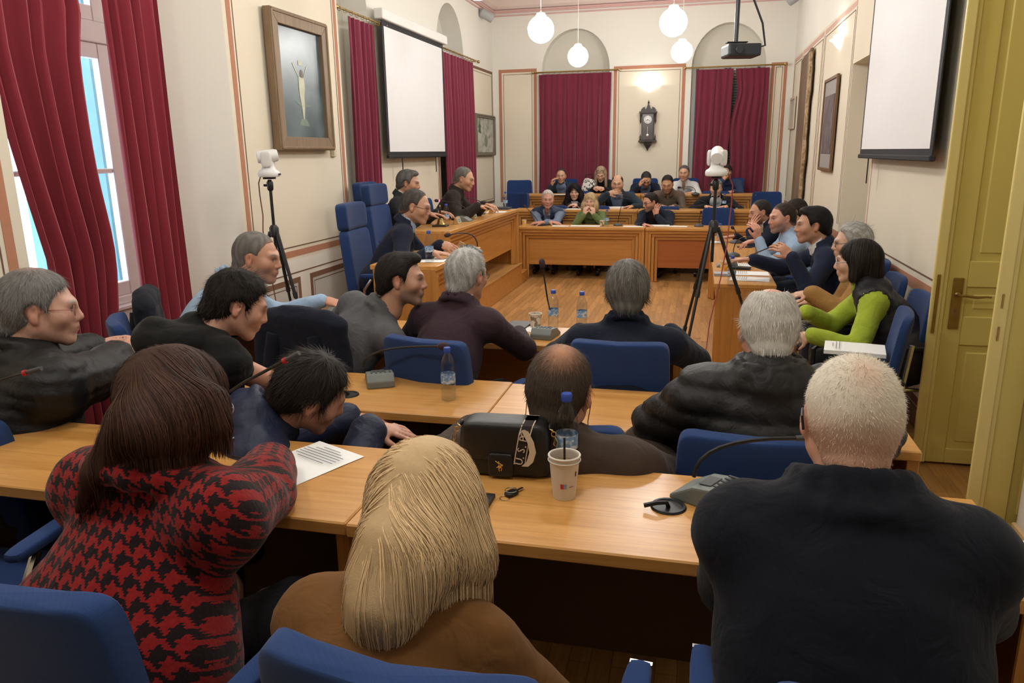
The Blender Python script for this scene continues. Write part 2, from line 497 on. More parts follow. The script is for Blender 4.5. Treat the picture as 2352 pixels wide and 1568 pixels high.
def panel(parent, plane, c, a0, a1, z0, z1, w=0.055, mat=TERRA, inner=0.03, sides='lrtb', fill=None):
    if fill: pbox(parent, plane, c, a0, a1, z0, z1, fill, 0.0015, 'panel_field')
    frame(parent, plane, c, a0, a1, z0, z1, w, mat, sides)
    frame(parent, plane, c, a0 + w + inner, a1 - w - inner, z0 + w + inner, z1 - w - inner, 0.008, LINE, sides, 0.003, 'painted_line')

panel(wall_far, 'y', YF, -3.60, -2.90, 0.86, 3.20, fill=WALL)
panel(wall_far, 'y', YF, -1.53, -0.31, 0.86, 3.18, fill=WALL)
panel(wall_far, 'y', YF, 1.075, 1.325, 0.86, 3.14, fill=WALL, w=.05, inner=.02)
panel(wall_left, 'x', XL, 8.45, 10.68, 0.86, 3.18, w=.05, fill=WALL, sides='lrb')
panel(wall_left, 'x', XL, 12.05, 13.72, 0.86, 3.16, w=.045, mat=UMBER, fill=WALL, sides='rtb')
pbox(wall_left, 'x', XL, 7.37, YF, 0.70, 0.712, LINE); pbox(wall_far, 'y', YF, XL, XR, 0.70, 0.712, LINE)
for a0, a1, zt in ((12.72, 14.0, 3.16), (10.62, 12.62, 3.165), (8.50, 10.52, 3.16)):
    pbox(wall_right, 'x', XR, a0, min(a1, YF - .1), zt - .05, zt, ROSE)
    for off in (0.0, 0.07):
        frame(wall_right, 'x', XR, a0 + off, min(a1, YF - .1) - off, 0.98, zt - .06 - off * .3, .009, LINE, 'lr' if off == 0 else 'lrt', .003, 'painted_line')
pbox(wall_right, 'x', XR, 4.5, 7.20, 0.83, 0.905, TERRA); pbox(wall_right, 'x', XR, 8.47, YF, 0.83, 0.905, TERRA)
pbox(wall_right, 'x', XR, 4.5, 7.20, 0.945, 0.955, LINE); pbox(wall_right, 'x', XR, 4.5, 7.20, 0.70, 0.712, LINE)
pbox(wall_right, 'x', XR, 4.5, 7.20, 0.30, .70, plain('white_dado_paint', (.74, .72, .66), .8), .0015, 'dado_field')
frame(wall_right, 'x', XR, 4.6, 7.1, 0.13, 0.60, .05, UMBER)
pbox(wall_right, 'x', XR, 7.12, 7.15, 0.9, 3.14, ROSE)
# painting pier
frame(pier, 'x', XP, 5.47, 7.33, 0.86, 4.2, .055, TERRA, 'lrb')
frame(pier, 'x', XP, 5.55, 7.25, 0.945, 4.12, .009, LINE, 'lrb', .003, 'painted_line')
pbox(pier, 'x', XP, 5.42, 7.37, 0.0, 0.83, plain('white_dado_paint', (.74, .72, .66), .8), .0015, 'dado_field')
pbox(pier, 'x', XP, 5.42, 7.37, 0.705, 0.717, LINE)
for a0, a1 in ((5.50, 6.24), (6.42, 7.31)):
    pbox(pier, 'x', XP, a0 + .05, a1 - .05, .15, .62, GREYP, .002, 'panel_field')
    frame(pier, 'x', XP, a0, a1, 0.12, 0.665, .05, UMBER)
    frame(pier, 'x', XP, a0 + .075, a1 - .075, 0.19, 0.59, .009, LINE, 'lrtb', .003, 'painted_line')
frame(pier0, 'x', XP, 1.2, 3.29, 0.86, 4.2, .06, TERRA, 'lrb')
frame(pier0, 'x', XP, 1.29, 3.20, 0.955, 4.1, .009, LINE, 'lrb', .003, 'painted_line')
pbox(pier0, 'x', XP, 0, 3.36, 0.70, 0.712, LINE)
struct('baseboard_right', MB().box(XR - .02, XR, 4.56, 7.2, 0, .12).box(XR - .02, XR, 8.47, YF, 0, .12), SKIRT)
struct('baseboard_right_near', MB().box(XR - .02, XR, -3, 3.46, 0, .135), plain('cream_skirting_paint', (.66, .46, .26), .6), .004)
struct('baseboard_left', MB().box(XP, XP + .02, 5.42, 7.37, 0, .11).box(XL, XL + .02, 7.37, YF, 0, .11), SKIRT)
struct('baseboard_far', MB().box(XL, XR, YF - .02, YF, 0, .11), SKIRT)

# ---- near window of the left bay
WFR = plain('white_window_paint', (0.74, 0.66, 0.66), 0.45)
w1 = tag(bpy.data.objects.new('window_1', None), kind='structure'); COL.objects.link(w1); w1.location = (-4.09, 4.24, 0.72)
def wbox(nm, y0, y1, z0, z1, t=0.03, m=WFR, bev=.006): return MB().box(-t, t, y0, y1, z0, z1).build(nm, m, w1, bev)
wbox('frame_jamb', -.76, -.68, 0, 2.8, .05); wbox('frame_jamb', .54, .78, 0, 2.8, .04)
wbox('frame_head', -.76, .78, 2.74, 2.82, .05); wbox('frame_transom', -.68, .54, 1.80, 1.94, .045)
wbox('frame_bottom', -.76, .78, 0, .06, .05)
for s0, s1 in ((-.68, -.02), (-.02, .54)):
    for z0, z1 in ((.06, 1.80), (1.94, 2.74)):
        ws = wbox('casement_stile', s0, s0 + .08, z0, z1); wbox('casement_stile', s1 - .13, s1, z0, z1)
        wbox('casement_rail', s0 + .08, s1 - .13, z0, z0 + .10); wbox('casement_rail', s0 + .08, s1 - .13, z1 - .10, z1)
        if z0 < 1: wbox('glazing_bar', s0 + .08, s1 - .13, .93, .965, .02)
        MB().box(-.003, .003, s0 + .08, s1 - .13, z0 + .1, z1 - .1).build('pane', glass('window_pane_glass', (.97, 1, 1), thin=True), w1)
MB().box(-.06, .10, -.80, .82, -.03, .0).build('window_sill', WFR, w1, .006)
TEAL = plain('teal_shutter_paint', (0.09, 0.22, 0.27), 0.55, var=.15, scale=12)
so = thing('window_shutter', 'teal wooden shutter standing open outside the near left window', 'shutter', (-4.30, 4.80, 0.7), 0.10)
for x in (-.6, 0.0): MB().box(x - .04, x + .04, -.02, .02, 0, 2.7).build('stile', TEAL, so)
for z in (0, 1.3, 2.6): MB().box(-.6, 0, -.018, .018, z, z + .1).build('rail', TEAL, so)
sl2 = MB().box(-.26, .26, -.02, .02, -.004, .004, Tm(rot=(.7, 0, 0))).mesh('slat'); sl2.materials.append(TEAL)
for k in range(58):
    if abs(k * .043 - 1.25) > .07: link('slat', sl2, so, (-.3, 0, .13 + k * .043))
MB().box(-.56, -.04, .012, .02, .1, 2.6).build('backing_board', TEAL, so)

# ---- curtains
def cloth_mat(name, col, rough=.85, sheen=.5):
    m, nt, b = _nt(name)
    no = _n(nt, 'ShaderNodeTexNoise', i_Scale=3.0, i_Detail=3.0); nt.links.new(coords(nt, (6, 6, .4)), no.inputs['Vector'])
    nt.links.new(mixc(nt, no.outputs['Fac'], [c * .85 for c in col], [c * 1.12 for c in col]), b.inputs['Base Color'])
    n2 = _n(nt, 'ShaderNodeTexNoise', i_Scale=500.0); nt.links.new(coords(nt), n2.inputs['Vector'])
    bump(nt, b, n2.outputs['Fac'], .12, .001)
    b.inputs['Roughness'].default_value = rough; b.inputs['Sheen Weight'].default_value = sheen
    b.inputs['Sheen Tint'].default_value = (1, .5, .5, 1); b.inputs['Specular IOR Level'].default_value = .2
    MATS[name] = m
    return m
RED = cloth_mat('crimson_curtain_velvet', (0.215, 0.022, 0.036))
PLUM = cloth_mat('plum_curtain_cloth', (0.165, 0.020, 0.045))

def curtain(name, label, plane, c, t0, t1, b0, b1, z0, z1, folds, amp, mat, parent_rod=None, bulge=None, seed=1):
    """gathered cloth: from [t0,t1] along the rod to [b0,b1] at the hem"""
    r = random.Random(seed); nu, nv = folds * 10, 26
    ph = [r.uniform(-.9, .9) for _ in range(folds + 2)]; am = [r.uniform(.6, 1.25) for _ in range(folds + 2)]
    vs = []; fs = []
    def sheet(off):
        for j in range(nv + 1):
            v = j / nv; z = z1 + (z0 - z1) * v
            for i in range(nu + 1):
                u = i / nu; k = u * folds; kk = int(k)
                w = ph[kk] * (1 - (k - kk)) + ph[min(kk + 1, folds + 1)] * (k - kk)
                a = am[kk] * (1 - (k - kk)) + am[min(kk + 1, folds + 1)] * (k - kk)
                s = math.sin(2 * math.pi * k + w + .5 * math.sin(2.2 * v + kk)) 
                s = math.copysign(abs(s) ** .8, s)
                along = (t0 + (t1 - t0) * u) * (1 - v) + (b0 + (b1 - b0) * u) * v
                if bulge: along += bulge(u, v)
                along += .012 * math.sin(5 * v + 3 * k)
                dep = amp * a * (.55 + .45 * min(1, v * 4)) * s + off
                vs.append((c + dep, along, z) if plane == 'x' else (along, c + dep, z))
    sheet(0.0); n = len(vs); sheet(0.006)
    W = nu + 1
    for j in range(nv):
        for i in range(nu):
            a = j * W + i; fs.append((a, a + 1, a + W + 1, a + W)); fs.append((n + a, n + a + W, n + a + W + 1, n + a + 1))
    for j in range(nv):
        for i in (0, nu):
            a = j * W + i; fs.append((a, a + W, n + a + W, n + a))
    o = MB().add(vs, fs).build(name, mat, None, smooth=True)
    return tag(o, label, 'curtain')

curtain('curtain', 'tall crimson curtain at the left edge, beside the bright window slit', 'x', -3.60, 3.30, 4.02, 3.36, 3.93, .05, 3.35, 6, .042, RED, seed=3,
        bulge=lambda u, v: (.06 * u * math.exp(-((v - .22) / .06) ** 2) + .07 * u * math.exp(-((v - .66) / .12) ** 2) + .17 * (1 - u) * min(1, max(0, (v - .30) / .36)) ** 1.3))
curtain('curtain', 'crimson curtain right of the near window, next to the white reveal', 'x', -3.62, 4.20, 4.74, 4.25, 4.70, .05, 3.35, 5, .035, RED, seed=5)
curtain('curtain', 'narrow plum curtain left of the left projection screen', 'x', XL + .10, 7.66, 8.33, 7.60, 8.24, .1, 3.14, 6, .03, PLUM, seed=6)
curtain('curtain', 'plum curtain between the left projection screen and the small green picture', 'x', XL + .10, 10.62, 12.2, 10.70, 12.22, .1, 3.15, 11, .03, PLUM, seed=7)
curtain('curtain', 'far wall plum curtain, left leaf of the left window', 'y', YF - .10, -2.84, -2.18, -2.84, -2.16, .1, 3.08, 7, .028, PLUM, seed=8)
curtain('curtain', 'far wall plum curtain, right leaf of the left window', 'y', YF - .09, -2.19, -1.57, -2.17, -1.57, .1, 3.08, 7, .028, PLUM, seed=9)
curtain('curtain', 'far wall plum curtain, left leaf of the window right of the clock', 'y', YF - .10, -.13, .48, -.14, .38, .1, 3.06, 6, .028, PLUM, seed=10)
curtain('curtain', 'far wall plum curtain, right leaf of the window right of the clock', 'y', YF - .09, .50, 1.05, .46, 1.03, .1, 3.06, 6, .028, PLUM, seed=12,
        bulge=lambda u, v: .05 * (1 - u) * (math.exp(-((v - .12) / .08) ** 2) - .9 * math.exp(-((v - .34) / .1) ** 2)))
BRASS = plain('aged_brass', (0.50, 0.36, 0.14), 0.32, 1.0, var=.15)
def rod(label, plane, c, a0, a1, z, rings):
    t = thing('curtain_rod', label, 'curtain rod', (c, (a0 + a1) / 2, z) if plane == 'x' else ((a0 + a1) / 2, c, z), math.pi / 2 if plane == 'x' else 0)
    h = (a1 - a0) / 2
    MB().tube([(-h, 0, 0), (h, 0, 0)], .012, 8).build('pole', BRASS, t, smooth=True)
    for s in (-1, 1):
        MB().ball((s * (h + .02), 0, 0), .026, 10, 7).build('finial', BRASS, t, smooth=True)
        MB().tube([(s * h * .93, 0, 0), (s * h * .93, .10 if plane == 'y' else .10, 0)], .008, 6).build('bracket', BRASS, t)
    rm = MB().ring(.02, .003, 12, 5, Tm(rot=(0, math.pi / 2, 0))).mesh('ring', smooth=True); rm.materials.append(BRASS)
    for k in range(rings): link('ring', rm, t, (-h * .92 + 2 * h * .92 * k / (rings - 1), 0, -.01))
rod('brass curtain rod above the narrow curtain left of the screen', 'x', XL + .11, 7.42, 8.62, 3.19, 9)
rod('brass curtain rod above the curtain right of the left screen', 'x', XL + .11, 10.55, 12.45, 3.20, 14)
rod('brass curtain rod over the far left window', 'y', YF - .10, -2.93, -1.45, 3.12, 14)
rod('brass curtain rod over the window right of the clock', 'y', YF - .10, -.30, 1.26, 3.10, 14)

# ---- yellow-green double door standing open in the thick right wall
DOOR = plain('yellow_green_door_paint', (0.60, 0.49, 0.145), 0.42, var=.05, scale=5, bmp=.02)
DOORL = plain('pale_yellow_door_edge_paint', (0.68, 0.57, 0.22), 0.42, var=.05, scale=5)
OLDB = plain('worn_brass', (0.36, 0.25, 0.09), 0.38, 1.0, var=.25, scale=30)
def door_leaf(nm, y0, x0, wdt, hgt):
    t = bpy.data.objects.new(nm, None); COL.objects.link(t); t.location = (x0, y0, 0); t['kind'] = 'structure'
    # stiles, rails and sunk panels
    rows = [(.10, .70), (.86, 1.02), (1.16, 2.52), (2.68, hgt - .12)]
    MB().box(0.0, .13, -.022, .022, .012, hgt).build('stile', DOOR, t, .004)
    MB().box(wdt - .13, wdt, -.022, .022, .012, hgt).build('stile', DOOR, t, .004)
    zs = [.012] + [z for r in rows for z in r] + [hgt]
    for k in range(0, len(zs), 2): MB().box(.13, wdt - .13, -.022, .022, zs[k], zs[k + 1]).build('rail', DOOR, t, .004)
    for a, b in rows:
        MB().box(.13, wdt - .13, -.010, .010, a, b).build('panel', DOOR, t)
        MB().box(.17, wdt - .17, -.016, .016, a + .04, b - .04).build('raised_field', DOOR, t, .006)
    e = MB(); e.box(-.03, .03, -.034, -.018, .012, hgt); e.box(-.045, .006, -.05, -.03, .012, hgt)
    e.build('edge_moulding', DOORL, t, .006, 2)
    return t
d1 = door_leaf('door_1', 4.44, 1.285, .60, 3.3)
hp = MB(); hp.box(-.026, .026, -.008, 0, -.14, .14); pl_ = hp.build('handle_plate', OLDB, d1, .006, 2, loc=(.085, -.022, .93))
MB().tube([(0, 0, 0.05), (0, -.05, .05), (.03, -.055, .052), (.08, -.055, .045), (.13, -.055, .05), (.15, -.053, .047)], [.008, .008, .008, .007, .006, .005], 8).build('lever', OLDB, pl_, smooth=True)
MB().lathe([(.014, 0), (.014, .006), (.008, .01)], 12, Tm((0, -.008, .05), (math.pi / 2, 0, 0))).build('rose', OLDB, pl_, smooth=True)
MB().box(-.005, .005, -.0095, -.007, -.06, -.03).build('keyhole', LINE, pl_)
MB().box(-.008, .008, -.056, -.048, -.16, .16).build('latch_plate', OLDB, d1, loc=(-.02, 0, .93))
d2 = door_leaf('door_2', 3.53, 1.275, .60, 3.3)
for z in (.98, 1.12): MB().box(-.004, .004, -.053, -.047, -.03, .03).build('latch_slot', OLDB, d2, loc=(-.02, 0, z))
# ------------------------------------------------------------------ desks, dais, chairs
OAK = wood('honey_oak_veneer', (0.47, 0.215, 0.050), (0.62, 0.32, 0.095), 0.33, axis=0, bmp=.05, coat=.08)
OAKD = wood('amber_oak_front', (0.40, 0.165, 0.035), (0.52, 0.24, 0.06), 0.38, axis=0, scale=.6)
OAKV = wood('amber_oak_post', (0.40, 0.165, 0.035), (0.52, 0.24, 0.06), 0.38, axis=2, scale=.6)
CHERRY = wood('cherry_red_front', (0.30, 0.085, 0.022), (0.37, 0.115, 0.03), 0.36, axis=0, scale=.6)
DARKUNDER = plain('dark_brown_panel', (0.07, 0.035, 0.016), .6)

def desk(name, label, loc, rot, W, D, h, panel_mat=None, z_gap=.20, stepped=True, group=None, grommets=()):
    """front (public side) at local -Y, sitter at +Y; origin at floor, middle of the front"""
    t = thing(name, label, 'desk', loc, rot, group)
    H = W / 2; pm = panel_mat or OAKD
    MB().box(-H, H, 0, D, h - .036, h).build('desktop', OAK, t, .004)
    for s in (-1, 1):
        a = (s * H, s * (H - .04)); MB().box(min(a), max(a), .012, D - .02, 0, h - .036).build('end_panel', OAKV, t, .003)
    if stepped:
        for k in range(3):
            i0 = .04 + k * .045; y = .016 + k * .02
            MB().box(-H + i0, H - i0, y, y + .03, h - .078 - k * .042, h - .038 - k * .042).build('header_step', OAKD, t, .004)
            for s in (-1, 1):
                a = sorted((s * (H - i0), s * (H - i0 - .04)))
                MB().box(a[0], a[1], y, y + .03, 0, h - .078 - k * .042).build('post_step', OAKV, t, .004)
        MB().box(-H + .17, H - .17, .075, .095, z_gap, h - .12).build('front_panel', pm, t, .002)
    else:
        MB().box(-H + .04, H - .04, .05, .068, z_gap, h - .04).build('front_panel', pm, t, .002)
    for gx, gy in grommets:
        g = MB().ring(.040, .006, 20, 6).lathe([(.040, -.002), (.040, .001)], 20).build('cable_grommet', plain('black_plastic', (.012, .012, .013), .45), t, smooth=True, loc=(gx, gy, h + .001))
        MB().tube([(0, 0, -.0), (.005, .012, .018), (.03, .025, .02), (.06, .03, .012)], .006, 6).build('cable', plain('black_plastic', (.012, .012, .013), .45), g, smooth=True)
    return t

PI = math.pi
# public rows nearest the lens (front panel on the far side)
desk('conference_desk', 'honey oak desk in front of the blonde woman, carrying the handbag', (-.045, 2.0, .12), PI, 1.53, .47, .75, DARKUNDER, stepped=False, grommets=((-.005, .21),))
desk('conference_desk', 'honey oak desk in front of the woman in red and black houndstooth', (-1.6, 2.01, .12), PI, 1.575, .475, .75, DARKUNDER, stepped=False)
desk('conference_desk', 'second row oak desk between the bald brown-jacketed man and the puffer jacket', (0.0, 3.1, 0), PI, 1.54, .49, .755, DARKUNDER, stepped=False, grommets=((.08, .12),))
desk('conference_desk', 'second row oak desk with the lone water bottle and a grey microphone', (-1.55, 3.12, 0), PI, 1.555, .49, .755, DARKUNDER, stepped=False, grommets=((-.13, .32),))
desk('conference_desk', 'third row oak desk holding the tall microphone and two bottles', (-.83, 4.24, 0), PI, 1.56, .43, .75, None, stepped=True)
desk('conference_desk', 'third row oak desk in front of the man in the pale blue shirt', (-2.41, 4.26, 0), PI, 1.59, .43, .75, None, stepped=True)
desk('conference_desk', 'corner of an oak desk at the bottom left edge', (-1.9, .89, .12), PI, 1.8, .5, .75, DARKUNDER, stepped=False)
# facing desks at the far end, stepped up
desk('council_desk', 'front far desk with amber panel, before the woman in green', (-1.595, 10.38, 0), 0, 1.80, .50, .735, z_gap=.20)
desk('council_desk', 'front far desk with cherry red panel, before the man touching his ear', (.225, 10.36, 0), 0, 1.82, .50, .735, CHERRY, z_gap=.19)
struct('floor_step_1', MB().box(-3.65, 1.40, 11.28, YF, 0, .165), plain('grey_carpet_step', (.16, .13, .11), .9))
struct('floor_step_2', MB().box(-3.65, 1.40, 12.30, YF, .165, .335), plain('grey_carpet_step', (.16, .13, .11), .9))
desk('council_desk', 'middle far desk below the woman with black curls', (-1.83, 11.36, .165), 0, 1.9, .46, .735)
desk('council_desk', 'middle far desk behind the empty blue chair', (-.02, 11.34, .165), 0, 1.70, .46, .735)
desk('council_desk', 'rearmost far desk under the blonde woman with a phone', (-1.87, 12.38, .335), 0, 1.92, .44, .74)
desk('council_desk', 'rearmost far desk under the man in a white shirt', (-.02, 12.36, .335), 0, 1.76, .44, .74)
# dais on the left with the presiding table, and the clerk's desk
struct('floor_dais', MB().box(XP, -2.33, 6.0, 9.98, 0, .262).box(XP, -1.66, 4.72, 6.0, 0, .18), plain('dais_core', (.3, .15, .05), .6))
struct('floor_dais_top', MB().box(XP, -2.315, 6.0, 10.0, .262, .285).box(XP, -1.645, 4.70, 6.0, .18, .20), FLOORM, .003)
MB().box(-2.332, -2.322, 6.0, 9.98, 0, .262).build('dais_front', OAKD, bpy.data.objects['floor_dais'])
struct('floor_dais_step', MB().box(XL, -2.32, 9.98, 10.34, 0, .145), OAKD, .004)
desk('presiding_table', 'long amber presiding table on the dais at left', (-2.345, 8.48, .285), PI / 2, 2.98, .60, .735, z_gap=.21)
desk('clerk_desk', 'small amber desk of the man writing beside the dais', (-1.735, 5.42, .20), PI / 2, 1.10, .50, .80, z_gap=.25)
# long desk on the right
desk('side_desk', 'long oak desk down the right side with papers and bottles', (.145, 7.66, 0), -PI / 2, 3.46, .46, .75)

# ---- chairs
BLUE = fabric('royal_blue_chair_cloth', (0.016, 0.044, 0.150), 330, sheen=.08)
BLUED = fabric('deep_blue_chair_cloth', (0.014, 0.038, 0.125), 330, sheen=.08)
BLK = plain('black_plastic', (.012, .012, .013), .45)
CHROME = plain('brushed_chrome', (.62, .62, .62), .22, 1.0)

def pillow(a, b, c, e=.28, nu=28, nv=16, bend=0.0, M=None, taper=0.0):
    """rounded cushion block with half sizes a, b, c, optionally bent across its width"""
    vs = []; fs = []
    sp = lambda w, m: math.copysign(abs(w) ** m, w)
    for j in range(nv + 1):
        ph = -PI / 2 + PI * j / nv
        for i in range(nu):
            th = 2 * PI * i / nu
            x = a * sp(math.cos(ph), e) * sp(math.cos(th), e); y = b * sp(math.cos(ph), e) * sp(math.sin(th), e); z = c * sp(math.sin(ph), e)
            x *= 1 + taper * z / c
            vs.append((x, y + bend * (x / a) ** 2, z))
    for j in range(nv):
        for i in range(nu):
            i2 = (i + 1) % nu; fs.append((j * nu + i, j * nu + i2, (j + 1) * nu + i2, (j + 1) * nu + i))
    return MB().add(vs, fs, M)

def make_task_chair(tall=False):
    t = thing('conference_chair', 'blue chair', 'chair')
    pillow(.235, .235, .045, .35, M=Tm((0, .02, .435))).build('seat', BLUE, t, smooth=True)
    if tall:
        pillow(.24, .045, .255, .22, bend=.03, M=Tm((0, -.245, .73), (.10, 0, 0))).build('backrest', BLUE, t, smooth=True)
        pillow(.23, .052, .105, .3, bend=.03, M=Tm((0, -.278, 1.085), (.06, 0, 0))).build('headrest', BLUED, t, smooth=True)
    else:
        pillow(.225, .032, .235, .2, bend=.045, M=Tm((0, -.245, .715), (.12, 0, 0)), taper=-.03).build('backrest', BLUE, t, smooth=True)
    MB().box(-.03, .03, -.26, -.235, .40, .62).build('back_spine', BLK, t, .004)
    for s in (-1, 1):
        MB().tube([(s * .26, -.10, .42), (s * .285, -.08, .55), (s * .285, -.02, .63)], .013, 8).build('arm_post', CHROME, t, smooth=True)
        ap = pillow(.027, .175, .016, .4, 16, 10, M=Tm((s * .285, .065, .655))).build('armrest', BLUE, t, smooth=True)
        MB().box(s * .285 - .022, s * .285 + .022, .231, .242, .643, .660).build('end_clip', CHROME, ap)
    MB().lathe([(.03, .10), (.03, .26), (.022, .26), (.022, .40)], 12).build('gas_column', BLK, t, smooth=True)
    for k in range(5):
        a = 2 * PI * k / 5 + .3; c, s = math.cos(a), math.sin(a)
        lg = MB().tube([(0, 0, .11), (.15 * c, .15 * s, .10), (.29 * c, .29 * s, .075)], [.022, .018, .014], 6).build('base_leg', BLK, t)
        MB().lathe([(.006, -.022), (.028, -.02), (.028, .02), (.006, .022)], 10, Tm((.29 * c, .29 * s, .0285), (PI / 2, 0, a + 1.0))).build('caster', BLK, lg)
    return t

def make_visitor_chair():
    t = thing('visitor_chair', 'blue visitor chair', 'chair')
    pillow(.225, .225, .035, .35, M=Tm((0, .02, .44))).build('seat', BLUE, t, smooth=True)
    pillow(.225, .028, .20, .3, bend=.03, M=Tm((0, -.235, .73), (.14, 0, 0)), taper=-.05).build('backrest', BLUE, t, smooth=True)
    for s in (-1, 1):
        MB().tube([(s * .25, .21, 0), (s * .25, .20, .40), (s * .25, .18, .43)], .0125, 8).build('leg', CHROME, t, smooth=True)
        MB().tube([(s * .25, -.27, 0), (s * .25, -.23, .42), (s * .24, -.25, .62), (s * .23, -.27, .80)], .0125, 8).build('leg', CHROME, t, smooth=True)
        MB().tube([(s * .25, .19, .41), (s * .25, -.22, .41)], .011, 8).build('side_rail', CHROME, t, smooth=True)
        ar = MB(); ar.tube([(s * .262, -.25, .60), (s * .268, -.20, .655), (s * .268, .15, .655), (s * .262, .19, .62), (s * .255, .19, .42)], .014, 8)
        ar.build('armrest', BLK, t, smooth=True)
    return t

_task, _tall, _visit = make_task_chair(), make_task_chair(True), make_visitor_chair()
_tall.name = 'executive_chair'
_used = set()
def chair(kind, x, y, z, yaw, label, group='blue chairs of the chamber'):
    """yaw: 0 faces the far wall, 90 faces right, 180 faces the lens"""
    src = {'task': _task, 'tall': _tall, 'visitor': _visit}[kind]
    rz = -math.radians(yaw)
    if kind not in _used:
        _used.add(kind); src.location = (x, y, z); src.rotation_euler = (0, 0, rz); tag(src, label, 'chair', group); return src
    return dup(src, (x, y, z), rz, label, group)
# ------------------------------------------------------------------ people: continuous surfaces grown from a distance field
def vec(*a): return np.array(a, np.float64)
def nrm(v): return v / (np.linalg.norm(v) + 1e-12)

def RC(a, b, ra, rb, k=.03): return ('rc', np.asarray(a, float), np.asarray(b, float), ra, rb, k)
def EL(c, r, M=None, k=.03): return ('el', np.asarray(c, float), np.asarray(r, float), np.eye(3) if M is None else np.asarray(M, float), k)
def CUT(p): return ('cut',) + p

def _prim(p, X):
    if p[0] == 'rc':
        a, b, ra, rb = p[1:5]; ba = b - a; l2 = ba @ ba + 1e-9
        t = np.clip(((X - a) @ ba) / l2, 0, 1)
        return np.linalg.norm(X - a - t[..., None] * ba, axis=-1) - (ra + (rb - ra) * t)
    c, r, M = p[1:4]
    q = (X - c) @ M.T
    k0 = np.linalg.norm(q / r, axis=-1); k1 = np.linalg.norm(q / (r * r), axis=-1)
    return k0 * (k0 - 1.0) / (k1 + 1e-9)

def _bounds(p):
    if p[0] == 'cut': p = p[1:]
    if p[0] == 'rc':
        r = max(p[3], p[4]); return np.minimum(p[1], p[2]) - r, np.maximum(p[1], p[2]) + r
    e = np.abs(p[3].T) @ p[2]; return p[1] - e, p[1] + e

def sdf_at(prims, X):
    D = np.full(X.shape[:-1], 1.0)
    for p in prims:
        if p[0] == 'cut':
            d = -_prim(p[1:], X); k = p[-1]
            h = np.maximum(k - np.abs(D - d), 0) / k; D = np.maximum(D, d) + h * h * k * .25
        else:
            d = _prim(p, X); k = p[-1]
            h = np.maximum(k - np.abs(D - d), 0) / k; D = np.minimum(D, d) - h * h * k * .25
    return D

def grow(prims, h, post=None, pad=.02):
    """evaluate the field on a grid and extract its surface (surface nets)"""
    lo = np.min([_bounds(p)[0] for p in prims if p[0] != 'cut'], 0) - pad - h
    hi = np.max([_bounds(p)[1] for p in prims if p[0] != 'cut'], 0) + pad + h
    n = np.ceil((hi - lo) / h).astype(int) + 1
    ax = [lo[i] + h * np.arange(n[i]) for i in range(3)]
    F = np.full(n, .2, np.float32)
    for p in prims:
        q = p[1:] if p[0] == 'cut' else p
        b0, b1 = _bounds(p); k = p[-1]; m = k + 2.5 * h + .01
        i0 = np.maximum(np.floor((b0 - m - lo) / h).astype(int), 0); i1 = np.minimum(np.ceil((b1 + m - lo) / h).astype(int) + 1, n)
        if np.any(i1 <= i0): continue
        sl = tuple(slice(i0[i], i1[i]) for i in range(3))
        X = np.stack(np.meshgrid(*[ax[i][sl[i]] for i in range(3)], indexing='ij'), -1)
        d = _prim(q, X).astype(np.float32); D = F[sl]
        if p[0] == 'cut':
            d = -d; hh = np.maximum(k - np.abs(D - d), 0) / k; F[sl] = np.maximum(D, d) + hh * hh * k * .25
        else:
            hh = np.maximum(k - np.abs(D - d), 0) / k; F[sl] = np.minimum(D, d) - hh * hh * k * .25
    if post is not None:
        near = np.abs(F) < .06
        idx = np.nonzero(near)
        P = np.stack([ax[i][idx[i]] for i in range(3)], -1)
        F[idx] = post(P, F[idx])
    F[0] = F[-1] = 1; F[:, 0] = F[:, -1] = 1; F[:, :, 0] = F[:, :, -1] = 1
    return nets(F, lo, h)

